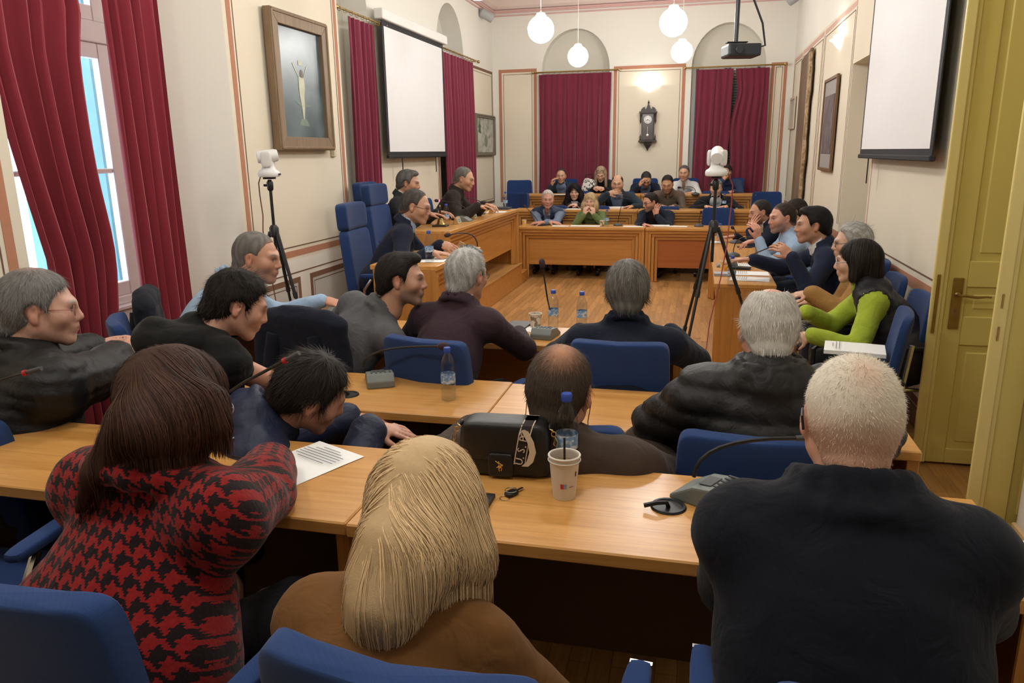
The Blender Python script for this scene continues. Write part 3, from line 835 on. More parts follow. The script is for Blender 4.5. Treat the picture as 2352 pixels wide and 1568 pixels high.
_E = [((0, 0, 0), (1, 0, 0)), ((0, 1, 0), (1, 1, 0)), ((0, 0, 1), (1, 0, 1)), ((0, 1, 1), (1, 1, 1)),
      ((0, 0, 0), (0, 1, 0)), ((1, 0, 0), (1, 1, 0)), ((0, 0, 1), (0, 1, 1)), ((1, 0, 1), (1, 1, 1)),
      ((0, 0, 0), (0, 0, 1)), ((1, 0, 0), (1, 0, 1)), ((0, 1, 0), (0, 1, 1)), ((1, 1, 0), (1, 1, 1))]
def nets(F, lo, h):
    S = F < 0; n = F.shape
    cnt = np.zeros((n[0] - 1, n[1] - 1, n[2] - 1), np.int8)
    for a in (0, 1):
        for b in (0, 1):
            for c in (0, 1): cnt += S[a:n[0] - 1 + a, b:n[1] - 1 + b, c:n[2] - 1 + c]
    I, J, K = np.nonzero((cnt > 0) & (cnt < 8))
    ids = np.full(cnt.shape, -1, np.int32); ids[I, J, K] = np.arange(len(I))
    acc = np.zeros((len(I), 3)); num = np.zeros(len(I))
    for e0, e1 in _E:
        f0 = F[I + e0[0], J + e0[1], K + e0[2]]; f1 = F[I + e1[0], J + e1[1], K + e1[2]]
        m = (f0 < 0) != (f1 < 0); t = np.where(m, f0 / np.where(m, f0 - f1, 1), 0)
        for ax in range(3): acc[:, ax] += np.where(m, e0[ax] + (e1[ax] - e0[ax]) * t, 0)
        num += m
    V = lo + h * (np.stack([I, J, K], 1) + acc / num[:, None])
    Q = []
    for ax in range(3):
        a = [slice(None)] * 3; b = [slice(None)] * 3; a[ax] = slice(0, -1); b[ax] = slice(1, None)
        x = np.nonzero(S[tuple(a)] != S[tuple(b)])
        x = [np.asarray(q) for q in x]; o1, o2 = [(1, 2), (2, 0), (0, 1)][ax]
        ok = (x[o1] > 0) & (x[o2] > 0) & (x[o1] < n[o1] - 1) & (x[o2] < n[o2] - 1)
        x = [q[ok] for q in x]; ins = S[x[0], x[1], x[2]]
        def g(d1, d2):
            y = list(x); y[o1] = y[o1] - d1; y[o2] = y[o2] - d2; return ids[y[0], y[1], y[2]]
        q = np.stack([g(1, 1), g(0, 1), g(0, 0), g(1, 0)], 1)
        q[~ins] = q[~ins][:, ::-1]; Q.append(q)
    Q = np.concatenate(Q); Q = Q[(Q >= 0).all(1)]
    return V, Q

def join(parts):
    V, Q, n = [], [], 0
    for v, q in parts:
        V.append(v); Q.append(q + n); n += len(v)
    return np.concatenate(V), np.concatenate(Q)

def wob(P, s, seed=0, amp=1.0):
    """cheap smooth wrinkle field in [-amp, amp]"""
    r = np.random.default_rng(seed); out = 0
    for f, w in ((1.0, .5), (1.9, .3), (3.3, .2)):
        d = r.normal(size=3); d /= np.linalg.norm(d); e = r.normal(size=3); e /= np.linalg.norm(e)
        out = out + w * np.sin((P @ d) * s * f + 1.7 * np.sin((P @ e) * s * f * .7 + r.uniform(0, 6)) + r.uniform(0, 6))
    return amp * out

# ---- head (local: x right, y forward, z up, origin between the ears at eye height)
def head_prims(fat=1.0, fem=False, lids=True):
    j = .052 if fem else .056; f = fat
    P = [EL((0, -.014, .032), (.077, .098, .086)), EL((0, .028, -.030), (.060 * f, .066, .080), k=.05),
         RC((-.046 * f, .000, -.055), (-.016, .074, -.098), .022 * f, .017, .03), RC((.046 * f, .000, -.055), (.016, .074, -.098), .022 * f, .017, .03),
         EL((0, .078, -.098), (.022, .018, .017), k=.02),
         EL((-.043 * f, .062, -.022), (.024, .024, .024), k=.03), EL((.043 * f, .062, -.022), (.024, .024, .024), k=.03),
         RC((-.040, .079, .026), (-.012, .092, .021), .010, .010, .02), RC((.040, .079, .026), (.012, .092, .021), .010, .010, .02),
         RC((0, .092, .018), (0, .112, -.026), .0085, .0125, .014),
         EL((-.012, .102, -.031), (.009, .011, .008), k=.008), EL((.012, .102, -.031), (.009, .011, .008), k=.008),
         EL((0, .091, -.060), (.026, .016, .018), k=.02),
         EL((0, .1015, -.0555), (.019, .006, .0048), k=.007), EL((0, .1005, -.0665), (.017, .0062, .0056), k=.007),
         CUT(EL((-.0315, .106, .004), (.017, .018, .011), k=.012)), CUT(EL((.0315, .106, .004), (.017, .018, .011), k=.012)),
         EL((-.0315, .0795, .003), (.0135, .0125, .0105), k=.004), EL((.0315, .0795, .003), (.0135, .0125, .0105), k=.004)]
    for s in (-1, 1):
        c, n = math.cos(.35), math.sin(.35)
        M = np.array([[c, -s * n, 0], [s * n, c, 0], [0, 0, 1]])
        P += [EL((s * .0815, -.008, -.004), (.007, .019, .031), M, .006), EL((s * .079, -.004, -.030), (.007, .011, .011), M, .006),
              CUT(EL((s * .0885, -.003, .002), (.006, .010, .017), M, .006))]
    P += [RC((0, -.030, -.055), (0, -.052, -.150), .054 * min(f, 1.12), .060 * min(f, 1.12), .03)]
    return P

_HEADS = {}
def head_mesh(fat, fem, h):
    key = (round(fat, 2), fem, h)
    if key not in _HEADS: _HEADS[key] = grow(head_prims(fat, fem), h)
    return _HEADS[key]

def face_colour(V, skin, brow, lip, stubble=0.0, eyes_open=True, stub_col=(.10, .085, .075), top=None):
    x, y, z = V.T; C = np.tile(np.array(skin), (len(V), 1)); ax = np.abs(x)
    def blend(w, col): 
        w = np.clip(w, 0, 1)[:, None]; C[:] = C * (1 - w) + np.array(col) * w
    warm = np.exp(-((ax - .042) / .022) ** 2 - ((z + .025) / .022) ** 2) * (y > .03); blend(warm * .35, (skin[0] * 1.0, skin[1] * .72, skin[2] * .68))
    blend((ax > .076) * .35, (skin[0] * 1.0, skin[1] * .66, skin[2] * .6))
    nose = np.exp(-(ax / .016) ** 2 - ((z + .026) / .014) ** 2) * (y > .09); blend(nose * .35, (skin[0] * .98, skin[1] * .68, skin[2] * .62))
    if stubble:
        w = (np.clip((-.030 - z) / .02, 0, 1)) * np.clip((y + .005) / .02, 0, 1) * (1 - np.exp(-((ax) / .02) ** 2 - ((z + .061) / .009) ** 2)) * (z > -.125)
        cheek = 1 - np.exp(-((ax - .036) / .014) ** 2 - ((z + .036) / .014) ** 2)
        blend(w * cheek * stubble, stub_col)
    blend((np.exp(-(ax / .0195) ** 4 - ((z + .0612) / .0085) ** 4) * (y > .085)) * .85, lip)
    blend(np.exp(-(ax / .019) ** 4 - ((z + .0608) / .0022) ** 2) * (y > .08) * .9, (lip[0] * .3, lip[1] * .3, lip[2] * .3))
    for s in (-1, 1):
        dx = s * x - .0315
        arch_ = .0255 + .004 * np.cos(dx * 60)
        blend(np.exp(-(dx / .019) ** 4 - ((z - arch_) / .0052) ** 2) * (y > .055) * .95, brow)
        socket = np.exp(-(dx / .019) ** 2 - ((z - .004) / .013) ** 2) * (y > .05); blend(socket * .55, (skin[0] * .48, skin[1] * .36, skin[2] * .33))  # shade of the eye sockets put into the skin colour
        if eyes_open:
            blend(np.exp(-(dx / .0125) ** 4 - ((z - .002) / .0056) ** 4) * (y > .06), (.50, .46, .43))
            blend(np.exp(-(dx / .0068) ** 4 - ((z - .0025) / .0062) ** 4) * (y > .06), (.035, .02, .014))
            blend(np.exp(-(dx / .015) ** 4 - ((z - .0075) / .0024) ** 2) * (y > .06) * .85, (.03, .02, .016))
        else:
            blend(np.exp(-(dx / .015) ** 4 - ((z + .004) / .0024) ** 2) * (y > .06) * .85, (.04, .025, .02))
    under = np.clip((-.095 - z) / .02, 0, 1) * (y < .07); blend(under * .18, (skin[0] * .7, skin[1] * .55, skin[2] * .5))  # painted shade below the jaw
    nl = np.exp(-((ax - .026 - (-.035 - z) * .25) / .006) ** 2) * (z < -.028) * (z > -.062) * (y > .06); blend(nl * .35, (skin[0] * .62, skin[1] * .48, skin[2] * .42))  # crease shade from nose to mouth, painted into the skin colour
    if top is not None:      # thinning hair over the crown
        blend(top(V), brow)
    return np.clip(C, 0, 1)

# ---- hair
def hairline(y, kind='short'):
    ys = [-.13, -.085, -.045, -.018, .004, .018, .030, .038, .052, .075, .12]
    zs = {'short': [-.076, -.073, -.058, -.034, -.018, -.024, -.020, .034, .070, .084, .090],
          'receding': [-.076, -.073, -.058, -.034, -.014, -.016, .012, .056, .088, .104, .112],
          'low': [-.090, -.087, -.072, -.048, -.026, -.030, -.026, .022, .056, .070, .078]}[kind]
    return np.interp(y, ys, zs)

def hair_cap(thick=.010, line='short', bald=0.0, h=.0055, lump=.0015, ls=120, top=0.0, seed=0, side=1.0, front=0.0):
    """close-fitting hair: skull grown outward, trimmed at the hairline, optionally open on top"""
    t = thick
    P = [EL((0, -.014, .032 + top * .35), (.077 + t * side, .098 + t, .086 + t + top)), RC((0, -.045, -.01), (0, -.062, -.058), .068 + t * .8, .056 + t * .5, .03)]
    if front: P += [EL((0, .055, .092), (.055, .042, .028 + front), k=.03)]
    def post(X, D):
        x, y, z = X.T
        hl = hairline(y, line); cut = (hl + .003 * np.sin(x * 310 + y * 190) + .002 * np.sin(x * 720) - z) * .8
        D = D + t * .95 * np.exp(-np.maximum(z - hl, 0) / .012)
        D = np.maximum(D, cut)
        ear = np.hypot(y + .006, (z + .004) * .9) - .027
        D = np.maximum(D, -np.where(np.abs(x) > .055, ear, 1))
        if bald:
            q = np.sqrt((x / .052) ** 2 + ((y - .005) / .085) ** 2 + ((z - .118) / .075) ** 2)
            D = np.maximum(D, (bald - q) * .05)
        return D + wob(X, ls, seed, lump)
    return grow(P, h, post)

def strands(roots, normals, flow, length, width, seg=3, lift=.25, curl=0.0, jitter=.25, seed=0, col=(.1, .1, .1), cvar=.35, tip=None, droop=0.0):
    """ribbons combed along a flow field; returns vertices, quads, pigment"""
    r = np.random.default_rng(seed); N = len(roots)
    L = length * r.uniform(.7, 1.2, N); P = roots - normals * .002
    d = flow(roots); d = d - (d * normals).sum(1)[:, None] * normals
    d = d / (np.linalg.norm(d, axis=1)[:, None] + 1e-9) + r.normal(scale=jitter, size=(N, 3))
    d = d + normals * lift; d /= np.linalg.norm(d, axis=1)[:, None] + 1e-9
    side = np.cross(d, normals); side /= np.linalg.norm(side, axis=1)[:, None] + 1e-9
    W = width * r.uniform(.6, 1.3, N); pts = []
    for s in range(seg + 1):
        w = W * (1 - .85 * (s / seg) ** 1.5)
        pts.append(P - side * w[:, None] * .5); pts.append(P + side * w[:, None] * .5)
        P = P + d * (L / seg)[:, None]
        d = d - normals * (lift * .55 / seg) + np.array([0, 0, -droop / seg]) + curl * r.normal(scale=.5, size=(N, 3))
        d /= np.linalg.norm(d, axis=1)[:, None] + 1e-9
    V = np.stack(pts, 1).reshape(-1, 3); m = 2 * (seg + 1); b = np.arange(N)[:, None] * m
    Q = np.concatenate([np.stack([b[:, 0] + 2 * s, b[:, 0] + 2 * s + 1, b[:, 0] + 2 * s + 3, b[:, 0] + 2 * s + 2], 1) for s in range(seg)])
    br = r.normal(1, cvar, N).clip(.35, 1.9)
    C = np.array(col)[None] * br[:, None]
    C = np.repeat(C, m, 0)
    if tip is not None:
        f = np.tile(np.repeat(np.arange(seg + 1) / seg, 2), N)[:, None]; C = C * (1 - f) + np.array(tip) * f
    return V, Q, C.clip(0, 1)

def vnormals(V, Q):
    a = V[Q[:, 2]] - V[Q[:, 0]]; b = V[Q[:, 3]] - V[Q[:, 1]]; fn = np.cross(a, b); N = np.zeros_like(V)
    for k in range(4): np.add.at(N, Q[:, k], fn)
    return N / (np.linalg.norm(N, axis=1)[:, None] + 1e-12)

def sample_surface(V, Q, n, seed=0, keep=None):
    r = np.random.default_rng(seed); N = vnormals(V, Q)
    a = np.linalg.norm(np.cross(V[Q[:, 2]] - V[Q[:, 0]], V[Q[:, 3]] - V[Q[:, 1]]), axis=1)
    if keep is not None: a = a * keep(V[Q].mean(1))
    i = r.choice(len(Q), n, p=a / a.sum()); u, v = r.random(n)[:, None], r.random(n)[:, None]
    q = Q[i]; bi = lambda A: (A[q[:, 0]] * (1 - u) + A[q[:, 1]] * u) * (1 - v) + (A[q[:, 3]] * (1 - u) + A[q[:, 2]] * u) * v
    nn = bi(N); return bi(V), nn / (np.linalg.norm(nn, axis=1)[:, None] + 1e-9)

def comb_back(P):
    return np.stack([P[:, 0] * .8, np.full(len(P), -.055) - .3 * np.maximum(P[:, 2] - .05, 0), -.02 - .8 * np.maximum(.09 - P[:, 2], 0)], 1)
def comb_crown(P):
    c = np.array([.008, -.055, .115]); d = P - c
    s = np.cross(np.array([0, 0, 1.0]), d) * .35
    return d + s
def comb_down(P):
    return np.stack([P[:, 0] * .4, P[:, 1] * .4 + .004, np.full(len(P), -.06)], 1)

# ---- hands
def hand_prims(W, f, n, side, curl=.35, spread=.06, thumb=.5, s=1.0, point=False):
    """wrist W, finger direction f, back-of-hand normal n; side +1 when the thumb lies at cross(n, f)"""
    f = nrm(f); n = nrm(n - f * (n @ f)); t = np.cross(n, f) * side        # towards the thumb
    P = [EL(W + f * .050 * s, np.array([.036, .046, .0155]) * s, np.array([t, f, n]), .012), RC(W - f * .02 * s, W + f * .02 * s, .024 * s, .023 * s, .012),
         RC(W + f * .012 * s + t * .022 * s, W + f * .045 * s + t * .034 * s - n * .012 * s, .015 * s, .012 * s, .012)]
    Ls = (.046, .052, .048, .038)
    for k in range(4):
        off = .029 - .0195 * k; a = spread * (1.5 - k); c = curl if not (point and k == 0) else .05
        b = W + f * (.088 - .004 * abs(k - 1)) * s + t * off * s
        d = nrm(f + t * a); r = (.0092, .0094, .009, .008)[k] * s; ang = c * .75
        for g in range(3):
            d = nrm(d * math.cos(ang) - n * math.sin(ang)); L = Ls[k] * (1, .68, .5)[g] * s
            P.append(RC(b, b + d * L, r, r * .92, .004)); b = b + d * L; r *= .92
            # bend the normal along with the finger
            ang = c * (1.0 if g == 0 else .8); 
            n_k = n
    b = W + f * .028 * s + t * .030 * s; d = nrm(f * .75 + t * (.75 - .5 * thumb) - n * (.15 + .5 * thumb))
    P.append(RC(b, b + d * .042 * s, .0115 * s, .0105 * s, .008)); b = b + d * .042 * s
    d = nrm(d + f * .35 - t * .4 * thumb); P.append(RC(b, b + d * .030 * s, .0103 * s, .0085 * s, .004))
    return P

def two_bone(S, W, l1, l2, pole):
    d = W - S; L = np.linalg.norm(d); mx = (l1 + l2) * .995
    if L > mx: W = S + d / L * mx; d = W - S; L = mx
    u = d / L; x = (l1 * l1 - l2 * l2 + L * L) / (2 * L); hgt = math.sqrt(max(l1 * l1 - x * x, 1e-6))
    p = pole - u * (pole @ u); p = nrm(p)
    return S + u * x + p * hgt, W

def rot_local(yaw, pitch=0.0, roll=0.0):
    """columns: right, forward, up of a head or body; yaw 0 faces +Y, 90 faces +X; pitch > 0 bows, roll > 0 tilts to its right"""
    y, p, r = map(math.radians, (yaw, pitch, roll))
    f = vec(math.sin(y), math.cos(y), 0); x = vec(math.cos(y), -math.sin(y), 0); z = vec(0, 0, 1)
    f2 = f * math.cos(p) - z * math.sin(p); z2 = z * math.cos(p) + f * math.sin(p)
    x3 = x * math.cos(r) - z2 * math.sin(r); z3 = z2 * math.cos(r) + x * math.sin(r)
    return np.stack([x3, f2, z3], 1)

SKIN = attr_mat('skin', .48, spec=.4, bmp=.04, bscale=260, sss=.12)
HAIRM = attr_mat('hair', .62, spec=.14, bmp=.25, bscale=420)

def cloth(name, col, kind='wool'):
    """garment materials"""
    if name in MATS: return MATS[name]
    m, nt, b = _nt(name)
    no = _n(nt, 'ShaderNodeTexNoise', i_Scale=16.0, i_Detail=4.0); nt.links.new(coords(nt), no.inputs['Vector'])
    n2 = _n(nt, 'ShaderNodeTexNoise', i_Scale=620.0 if kind != 'nylon' else 90.0, i_Detail=2.0); nt.links.new(coords(nt), n2.inputs['Vector'])
    v = .16 if kind != 'melange' else .30
    a = mixc(nt, no.outputs['Fac'], [c * (1 - v) for c in col], [min(1, c * (1 + v)) for c in col])
    nt.links.new(mixc(nt, math2(nt, 'MULTIPLY', n2.outputs['Fac'], .5), a, [min(1, c * (1.35 if kind == 'melange' else .75)) for c in col]), b.inputs['Base Color'])
    b.inputs['Roughness'].default_value = {'nylon': .56, 'leather': .4}.get(kind, .88)
    b.inputs['Specular IOR Level'].default_value = {'nylon': .32}.get(kind, .2)
    b.inputs['Sheen Weight'].default_value = {'nylon': .0, 'velvet': .4}.get(kind, .05); b.inputs['Sheen Roughness'].default_value = .5
    bump(nt, b, n2.outputs['Fac'], .18 if kind != 'nylon' else .10, .0015)
    n3 = _n(nt, 'ShaderNodeTexNoise', i_Scale=11.0, i_Detail=3.0, i_Distortion=1.2); nt.links.new(coords(nt), n3.inputs['Vector'])
    bp = nt.nodes.new('ShaderNodeBump'); bp.inputs['Strength'].default_value = .55; bp.inputs['Distance'].default_value = .015
    nt.links.new(n3.outputs['Fac'], bp.inputs['Height'])
    for nd in nt.nodes:
        if nd.type == 'BUMP' and nd != bp: nt.links.new(bp.outputs[0], nd.inputs['Normal'])
    MATS[name] = m
    return m

def tri_obj(name, V, Q, mat, parent, base, pigment=None):
    me = fast_mesh(name, V - base, Q, mat, pigment); return link(name, me, parent)

class Person:
    """seated figure built from a few joints"""
    def __init__(s, label, head, yaw, hyaw=None, pitch=0, roll=0, seat=.46, floor=0.0, lean=1, scale=1.0, fat=1.0, broad=1.0, fem=False,
                 hunch=0.0, neck=(0, 0, 0), side=0.0, hips=None, tors=.465, shyaw=0.0, shrug=0.0, slope=0.0):
        s.sc = scale; s.fat = fat; s.fem = fem; s.Hc = np.asarray(head, float) - vec(0, 0, .012); s.label = label
        s.Rh = rot_local(yaw if hyaw is None else hyaw, pitch, roll); s.yaw = yaw
        y = math.radians(yaw); s.f = vec(math.sin(y), math.cos(y), 0); s.r = vec(math.cos(y), -math.sin(y), 0)
        s.seat = seat + floor; s.floor = floor
        chin = s.Hc + s.Rh @ vec(0, -.052, -.150) * scale
        s.N = chin + vec(0, 0, -.020) * scale + neck[0] * s.r + neck[1] * s.f + vec(0, 0, neck[2])
        zh = s.seat + .10; dz = s.N[2] - zh; L = tors * scale
        back = math.sqrt(max(L * L - dz * dz, 0)) if dz < L else 0.0
        s.P = vec(s.N[0], s.N[1], zh) - s.f * back * lean + s.r * side
        if hips is not None: s.P = vec(hips[0], hips[1], zh)
        s.u = nrm(s.N - s.P); s.fb = nrm(np.cross(s.u, s.r)); s.rb = nrm(np.cross(s.fb, s.u))
        a = math.radians(shyaw); rs = s.rb * math.cos(a) - s.fb * math.sin(a); fs = s.fb * math.cos(a) + s.rb * math.sin(a)
        rs = nrm(rs + s.u * slope)
        s.rs, s.fs = rs, nrm(np.cross(s.u, rs))
        hw = (.150 if fem else .168) * scale * broad; s.hw = hw; s.broad = broad
        s.S = {sd: s.N - s.u * (.054 - shrug) * scale + rs * hw * sd + s.fs * hunch for sd in (-1, 1)}
        s.base = vec(s.P[0], s.P[1], floor)
        s.root = thing('person', label, 'person', tuple(s.base))
        s.hand = {}; s.E = {}; s.W = {}

    def arm(s, sd, W, f, n, curl=.35, pole=None, thumb=.5, spread=.06, hand=True, point=False, cut=.0):
        """sd -1 left hand, +1 right hand of the figure"""
        l1, l2 = .285 * s.sc, .250 * s.sc
        if pole is None: pole = s.rb * sd * .7 - vec(0, 0, 1.0) - s.fb * .35
        E, W2 = two_bone(s.S[sd], np.asarray(W, float), l1, l2, np.asarray(pole, float))
        s.E[sd], s.W[sd] = E, W2
        if hand: s.hand[sd] = hand_prims(W2, np.asarray(f, float), np.asarray(n, float), -sd, curl, spread, thumb, s.sc * (.92 if s.fem else 1.0), point)
        return s

    def relax(s, sd, fwd=.34, out=.12, z=None):
        """forearm resting ahead of the body"""
        z = s.seat + .26 if z is None else z
        W = vec(s.P[0], s.P[1], z) + s.f * fwd + s.r * sd * out
        return s.arm(sd, W, s.f * .8 - s.r * sd * .5, vec(0, 0, 1) + s.r * sd * .15, .3)

    def torso(s, g=0.0, chest=1.0, belly=1.0, hem=.0, arms=True, sleeve=1.0, bulk=1.0, hips=True, k=.05):
        c, w = s.sc, s.broad * (.92 if s.fem else 1.0); M = np.array([s.rb, s.fb, s.u]); Ms = np.array([s.rs, s.fs, s.u])
        A = s.N - s.u * .185 * c; L = np.linalg.norm(s.N - s.P)
        mid = s.P + s.u * L * .36
        P = [EL(A, (np.array([.150 * w, .108 * chest, .185]) * c + g), Ms, k), EL(mid + s.fb * .012 * belly, np.array([.152 * w * (.9 + .1 * belly), .118 * belly, .17]) * c + g, M, k),
             RC(s.S[-1], s.S[1], .050 * c * (.4 + .6 * bulk) + g, .050 * c * (.4 + .6 * bulk) + g, k * .8),
             RC(s.N + s.u * .018 * c, s.S[-1] * .75 + s.N * .25, .050 * c + g, .050 * c + g, .05), RC(s.N + s.u * .018 * c, s.S[1] * .75 + s.N * .25, .050 * c + g, .050 * c + g, .05)]
        if hips: P += [EL(s.P + s.u * .02, np.array([.172 * w, .132 * belly, .125]) * c + g, M, k)]
        if hem: P += [RC(s.P - s.rb * .09 * c - s.fb * .02, s.P + s.rb * .09 * c - s.fb * .02, hem, hem, .05)]
        if arms:
            for sd in s.E:
                S, E, W = s.S[sd], s.E[sd], s.W[sd]; e = S + (E - S) * 1.0; wr = E + (W - E) * min(sleeve, .98)
                P += [RC(S, E, .053 * c * bulk + g, .044 * c * bulk + g, .05), RC(E, wr, .043 * c * bulk + g, .034 * c * bulk + g, .03)]
        return P

    def collar(s, r=.074, hgt=.035, thick=.011, back=.012, drop=.03, n=16, flare=.012, lift=0.0):
        """stand or turned-down collar ring round the neck"""
        P = []; c = s.N + s.u * (.012 + lift) * s.sc; pts = []
        ax_u = nrm(s.u * .8 + vec(0, 0, .2))
        for i in range(n + 1):
            a = 2 * PI * i / n; d = s.rb * math.sin(a) + s.fb * math.cos(a); up = -drop * max(0, math.cos(a)) + back * max(0, -math.cos(a))
            pts.append((c + d * (r + flare) * s.sc + ax_u * (up - .008), c + d * r * s.sc + ax_u * (up + hgt)))
        for i in range(n):
            for q in (0, 1): P.append(RC(pts[i][q], pts[i + 1][q], thick, thick, .012))
            P.append(RC(pts[i][0], pts[i][1], thick, thick, .012))
        return P

    def boxy(s, a=.20, b=.15, c=.30, k=.06):
        """straight-hanging outerwear"""
        return [EL(s.P * .52 + s.N * .48 - s.fb * .01, np.array([a, b, c]) * s.sc, np.array([s.rb, s.fb, s.u]), k)]

    def local(s, X):
        q = X - s.N; return q @ s.rb, q @ s.fb, q @ s.u

    def vneck(s, width=.085, depth=.36, floor_=.0):
        """carves the open front of a jacket"""
        def fn(X, D):
            x, y, z = s.local(X)
            w = np.interp(z, [-depth, -.02, .06], [.004, width, width * 1.05])
            v = np.maximum(np.abs(x) - w, np.maximum(np.maximum(-depth - z, .02 - y), y - .20))
            return np.maximum(D, -v)
        return fn

    def garment(s, name, prims, mat, h=.012, post=None, wr=.0022, ws=34, seed=1, pig=None):
        def pf(X, D):
            if post is not None: D = post(X, D)
            return D + wob(X, ws, seed, wr)
        V, Q = grow(prims, h * 1.34, pf)
        return tri_obj(name, V, Q, mat, s.root, s.base, None if pig is None else pig(V))

    def legs(s, mat, shoe=None, spread=.10, knee=.43, tuck=.02, res=.024, ldir=None, thick=1.0):
        c = s.sc; f = s.f if ldir is None else nrm(np.asarray(ldir, float)); P = []; s.A = {}
        for sd in (-1, 1):
            hp = s.P + s.r * sd * .085 * c; kn = vec(*(hp + f * knee * c + s.r * sd * spread * .5)); kn[2] = s.seat + .055
            an = vec(kn[0], kn[1], s.floor + .09) + f * tuck; s.A[sd] = (an, f)
            P += [RC(hp, kn, .088 * c * thick, .062 * c * thick, .04), RC(kn, an, .060 * c * thick, .047 * c * thick, .03)]
        P.append(EL(s.P, np.array([.165 * s.broad, .13, .11]) * c, np.array([s.r, s.f, vec(0, 0, 1)]), .05))
        s.garment('trousers', P, mat, res, ws=28, wr=.003)
        if shoe is not None:
            for sd in (-1, 1):
                an, f = s.A[sd]; z = s.floor
                Pp = [RC(vec(an[0], an[1], z + .055) - f * .05, vec(an[0], an[1], z + .040) + f * .15, .040, .034, .03), RC(an, vec(an[0], an[1], z + .06), .044, .045, .03)]
                def ps(X, D, z=z): return np.maximum(D, z + .003 - X[:, 2])
                V, Q = grow(Pp, .015, ps); tri_obj('shoe', V, Q, shoe, s.root, s.base)
        return s

    def skin(s, skin=(.50, .27, .17), brow=(.06, .04, .03), lip=(.42, .16, .13), stubble=0.0, eyes=True, res=.0066, top=None, stub=(.10, .085, .075), forearm=False, upper=False, core=True):
        V, Q = head_mesh(s.fat, s.fem, res)
        C = face_colour(V, skin, brow, lip, stubble, eyes, stub, top)
        parts = [((V * s.sc) @ s.Rh.T + s.Hc, Q)]; cols = [C]
        for sd, hp in s.hand.items():
            pr = list(hp)
            if forearm: pr += [RC(s.E[sd], s.W[sd], .043 * s.sc, .028 * s.sc, .02)]
            if upper: pr += [RC(s.S[sd], s.E[sd], .050 * s.sc, .043 * s.sc, .02)]
            v, q = grow(pr, .0050 if res < .0043 else .0072); parts.append((v, q)); cols.append(np.tile(np.array(skin), (len(v), 1)) * np.array([1.0, .93, .9]))
        if core:
            pr = s.torso(-.026, .90, .88) + [RC(s.Hc + s.Rh @ vec(0, -.04, -.10) * s.sc, s.N - s.u * .04, .046 * s.sc, .052 * s.sc, .03)]
            for sd in (-1, 1):
                hp = s.P + s.r * sd * .085; kn = hp + s.f * .40; kn[2] = s.seat + .05
                pr += [RC(hp, kn, .058, .044, .04), RC(kn, vec(kn[0], kn[1], s.floor + .10), .046, .036, .03)]
            v, q = grow(pr, .030); parts.append((v, q)); cols.append(np.tile(np.array(skin), (len(v), 1)))
        V, Q = join(parts); s.skin_col = skin
        tri_obj('body', V, Q, SKIN, s.root, s.base, np.concatenate(cols)); return s

    def hair(s, V, Q, col, n=0, flow=comb_back, length=.03, width=.0016, lift=.2, curl=0.0, seg=3, jitter=.2, seed=1, cvar=.3, pig=None, keep=None, tip=None, droop=0.0, name='hair', world=False):
        C = np.tile(np.array(col) * .8, (len(V), 1)) if pig is None else pig(V); parts = [(V, Q)]; cols = [C]
        if n:
            R, Nn = sample_surface(V, Q, n, seed, keep)
            sv, sq, sc_ = strands(R, Nn, flow, length, width, seg, lift, curl, jitter, seed, col, cvar, tip, droop)
            if pig is not None:
                pc = pig(R); br = np.random.default_rng(seed).normal(1, cvar, n).clip(.4, 1.8); sc_ = np.repeat(pc * br[:, None], 2 * (seg + 1), 0).clip(0, 1)
            parts.append((sv, sq)); cols.append(sc_)
        V, Q = join(parts)
        W = V if world else (V * s.sc) @ s.Rh.T + s.Hc
        tri_obj(name, W, Q, HAIRM, s.root, s.base, np.concatenate(cols)); return s

    def glasses(s, col=(.03, .03, .03), r=.0012, lens=True, up=0.0, back=0.0, half=.022, rim=True):
        m = plain('spectacle_frame_%d' % int(col[0] * 100), col, .35); M4 = Matrix.Identity(4)
        for i in range(3):
            for j in range(3): M4[i][j] = s.Rh[i, j] * s.sc
            M4[i][3] = s.Hc[i] - s.base[i]
        mb = MB()
        for sd in (-1, 1):
            T = M4 @ Tm((sd * .033, .101 - back, .001 + up), (PI / 2 + .08, 0, 0), (1.15, .85, 1))
            mb.ring(half, r, 20, 6, T)
            mb.tube([(sd * .058, .098 - back, .006 + up), (sd * .074, .06 - back, .008 + up), (sd * .081, -.005 - back, .008 + up), (sd * .080, -.022 - back, -.006 + up)], r, 6, M4)
        mb.tube([(-.010, .104 - back, .004 + up), (0, .108 - back, .006 + up), (.010, .104 - back, .004 + up)], r, 6, M4)
        g = mb.build('glasses', m, s.root, smooth=True)
        if lens:
            lb = MB()
            for sd in (-1, 1): lb.lathe([(half * .97, -.0006), (half * .97, .0006)], 20, M4 @ Tm((sd * .033, .101 - back, .001 + up), (PI / 2 + .08, 0, 0), (1.15, .85, 1)))
            lb.build('lens', glass('spectacle_lens', (.93, .95, .95), thin=True), g)
        return s
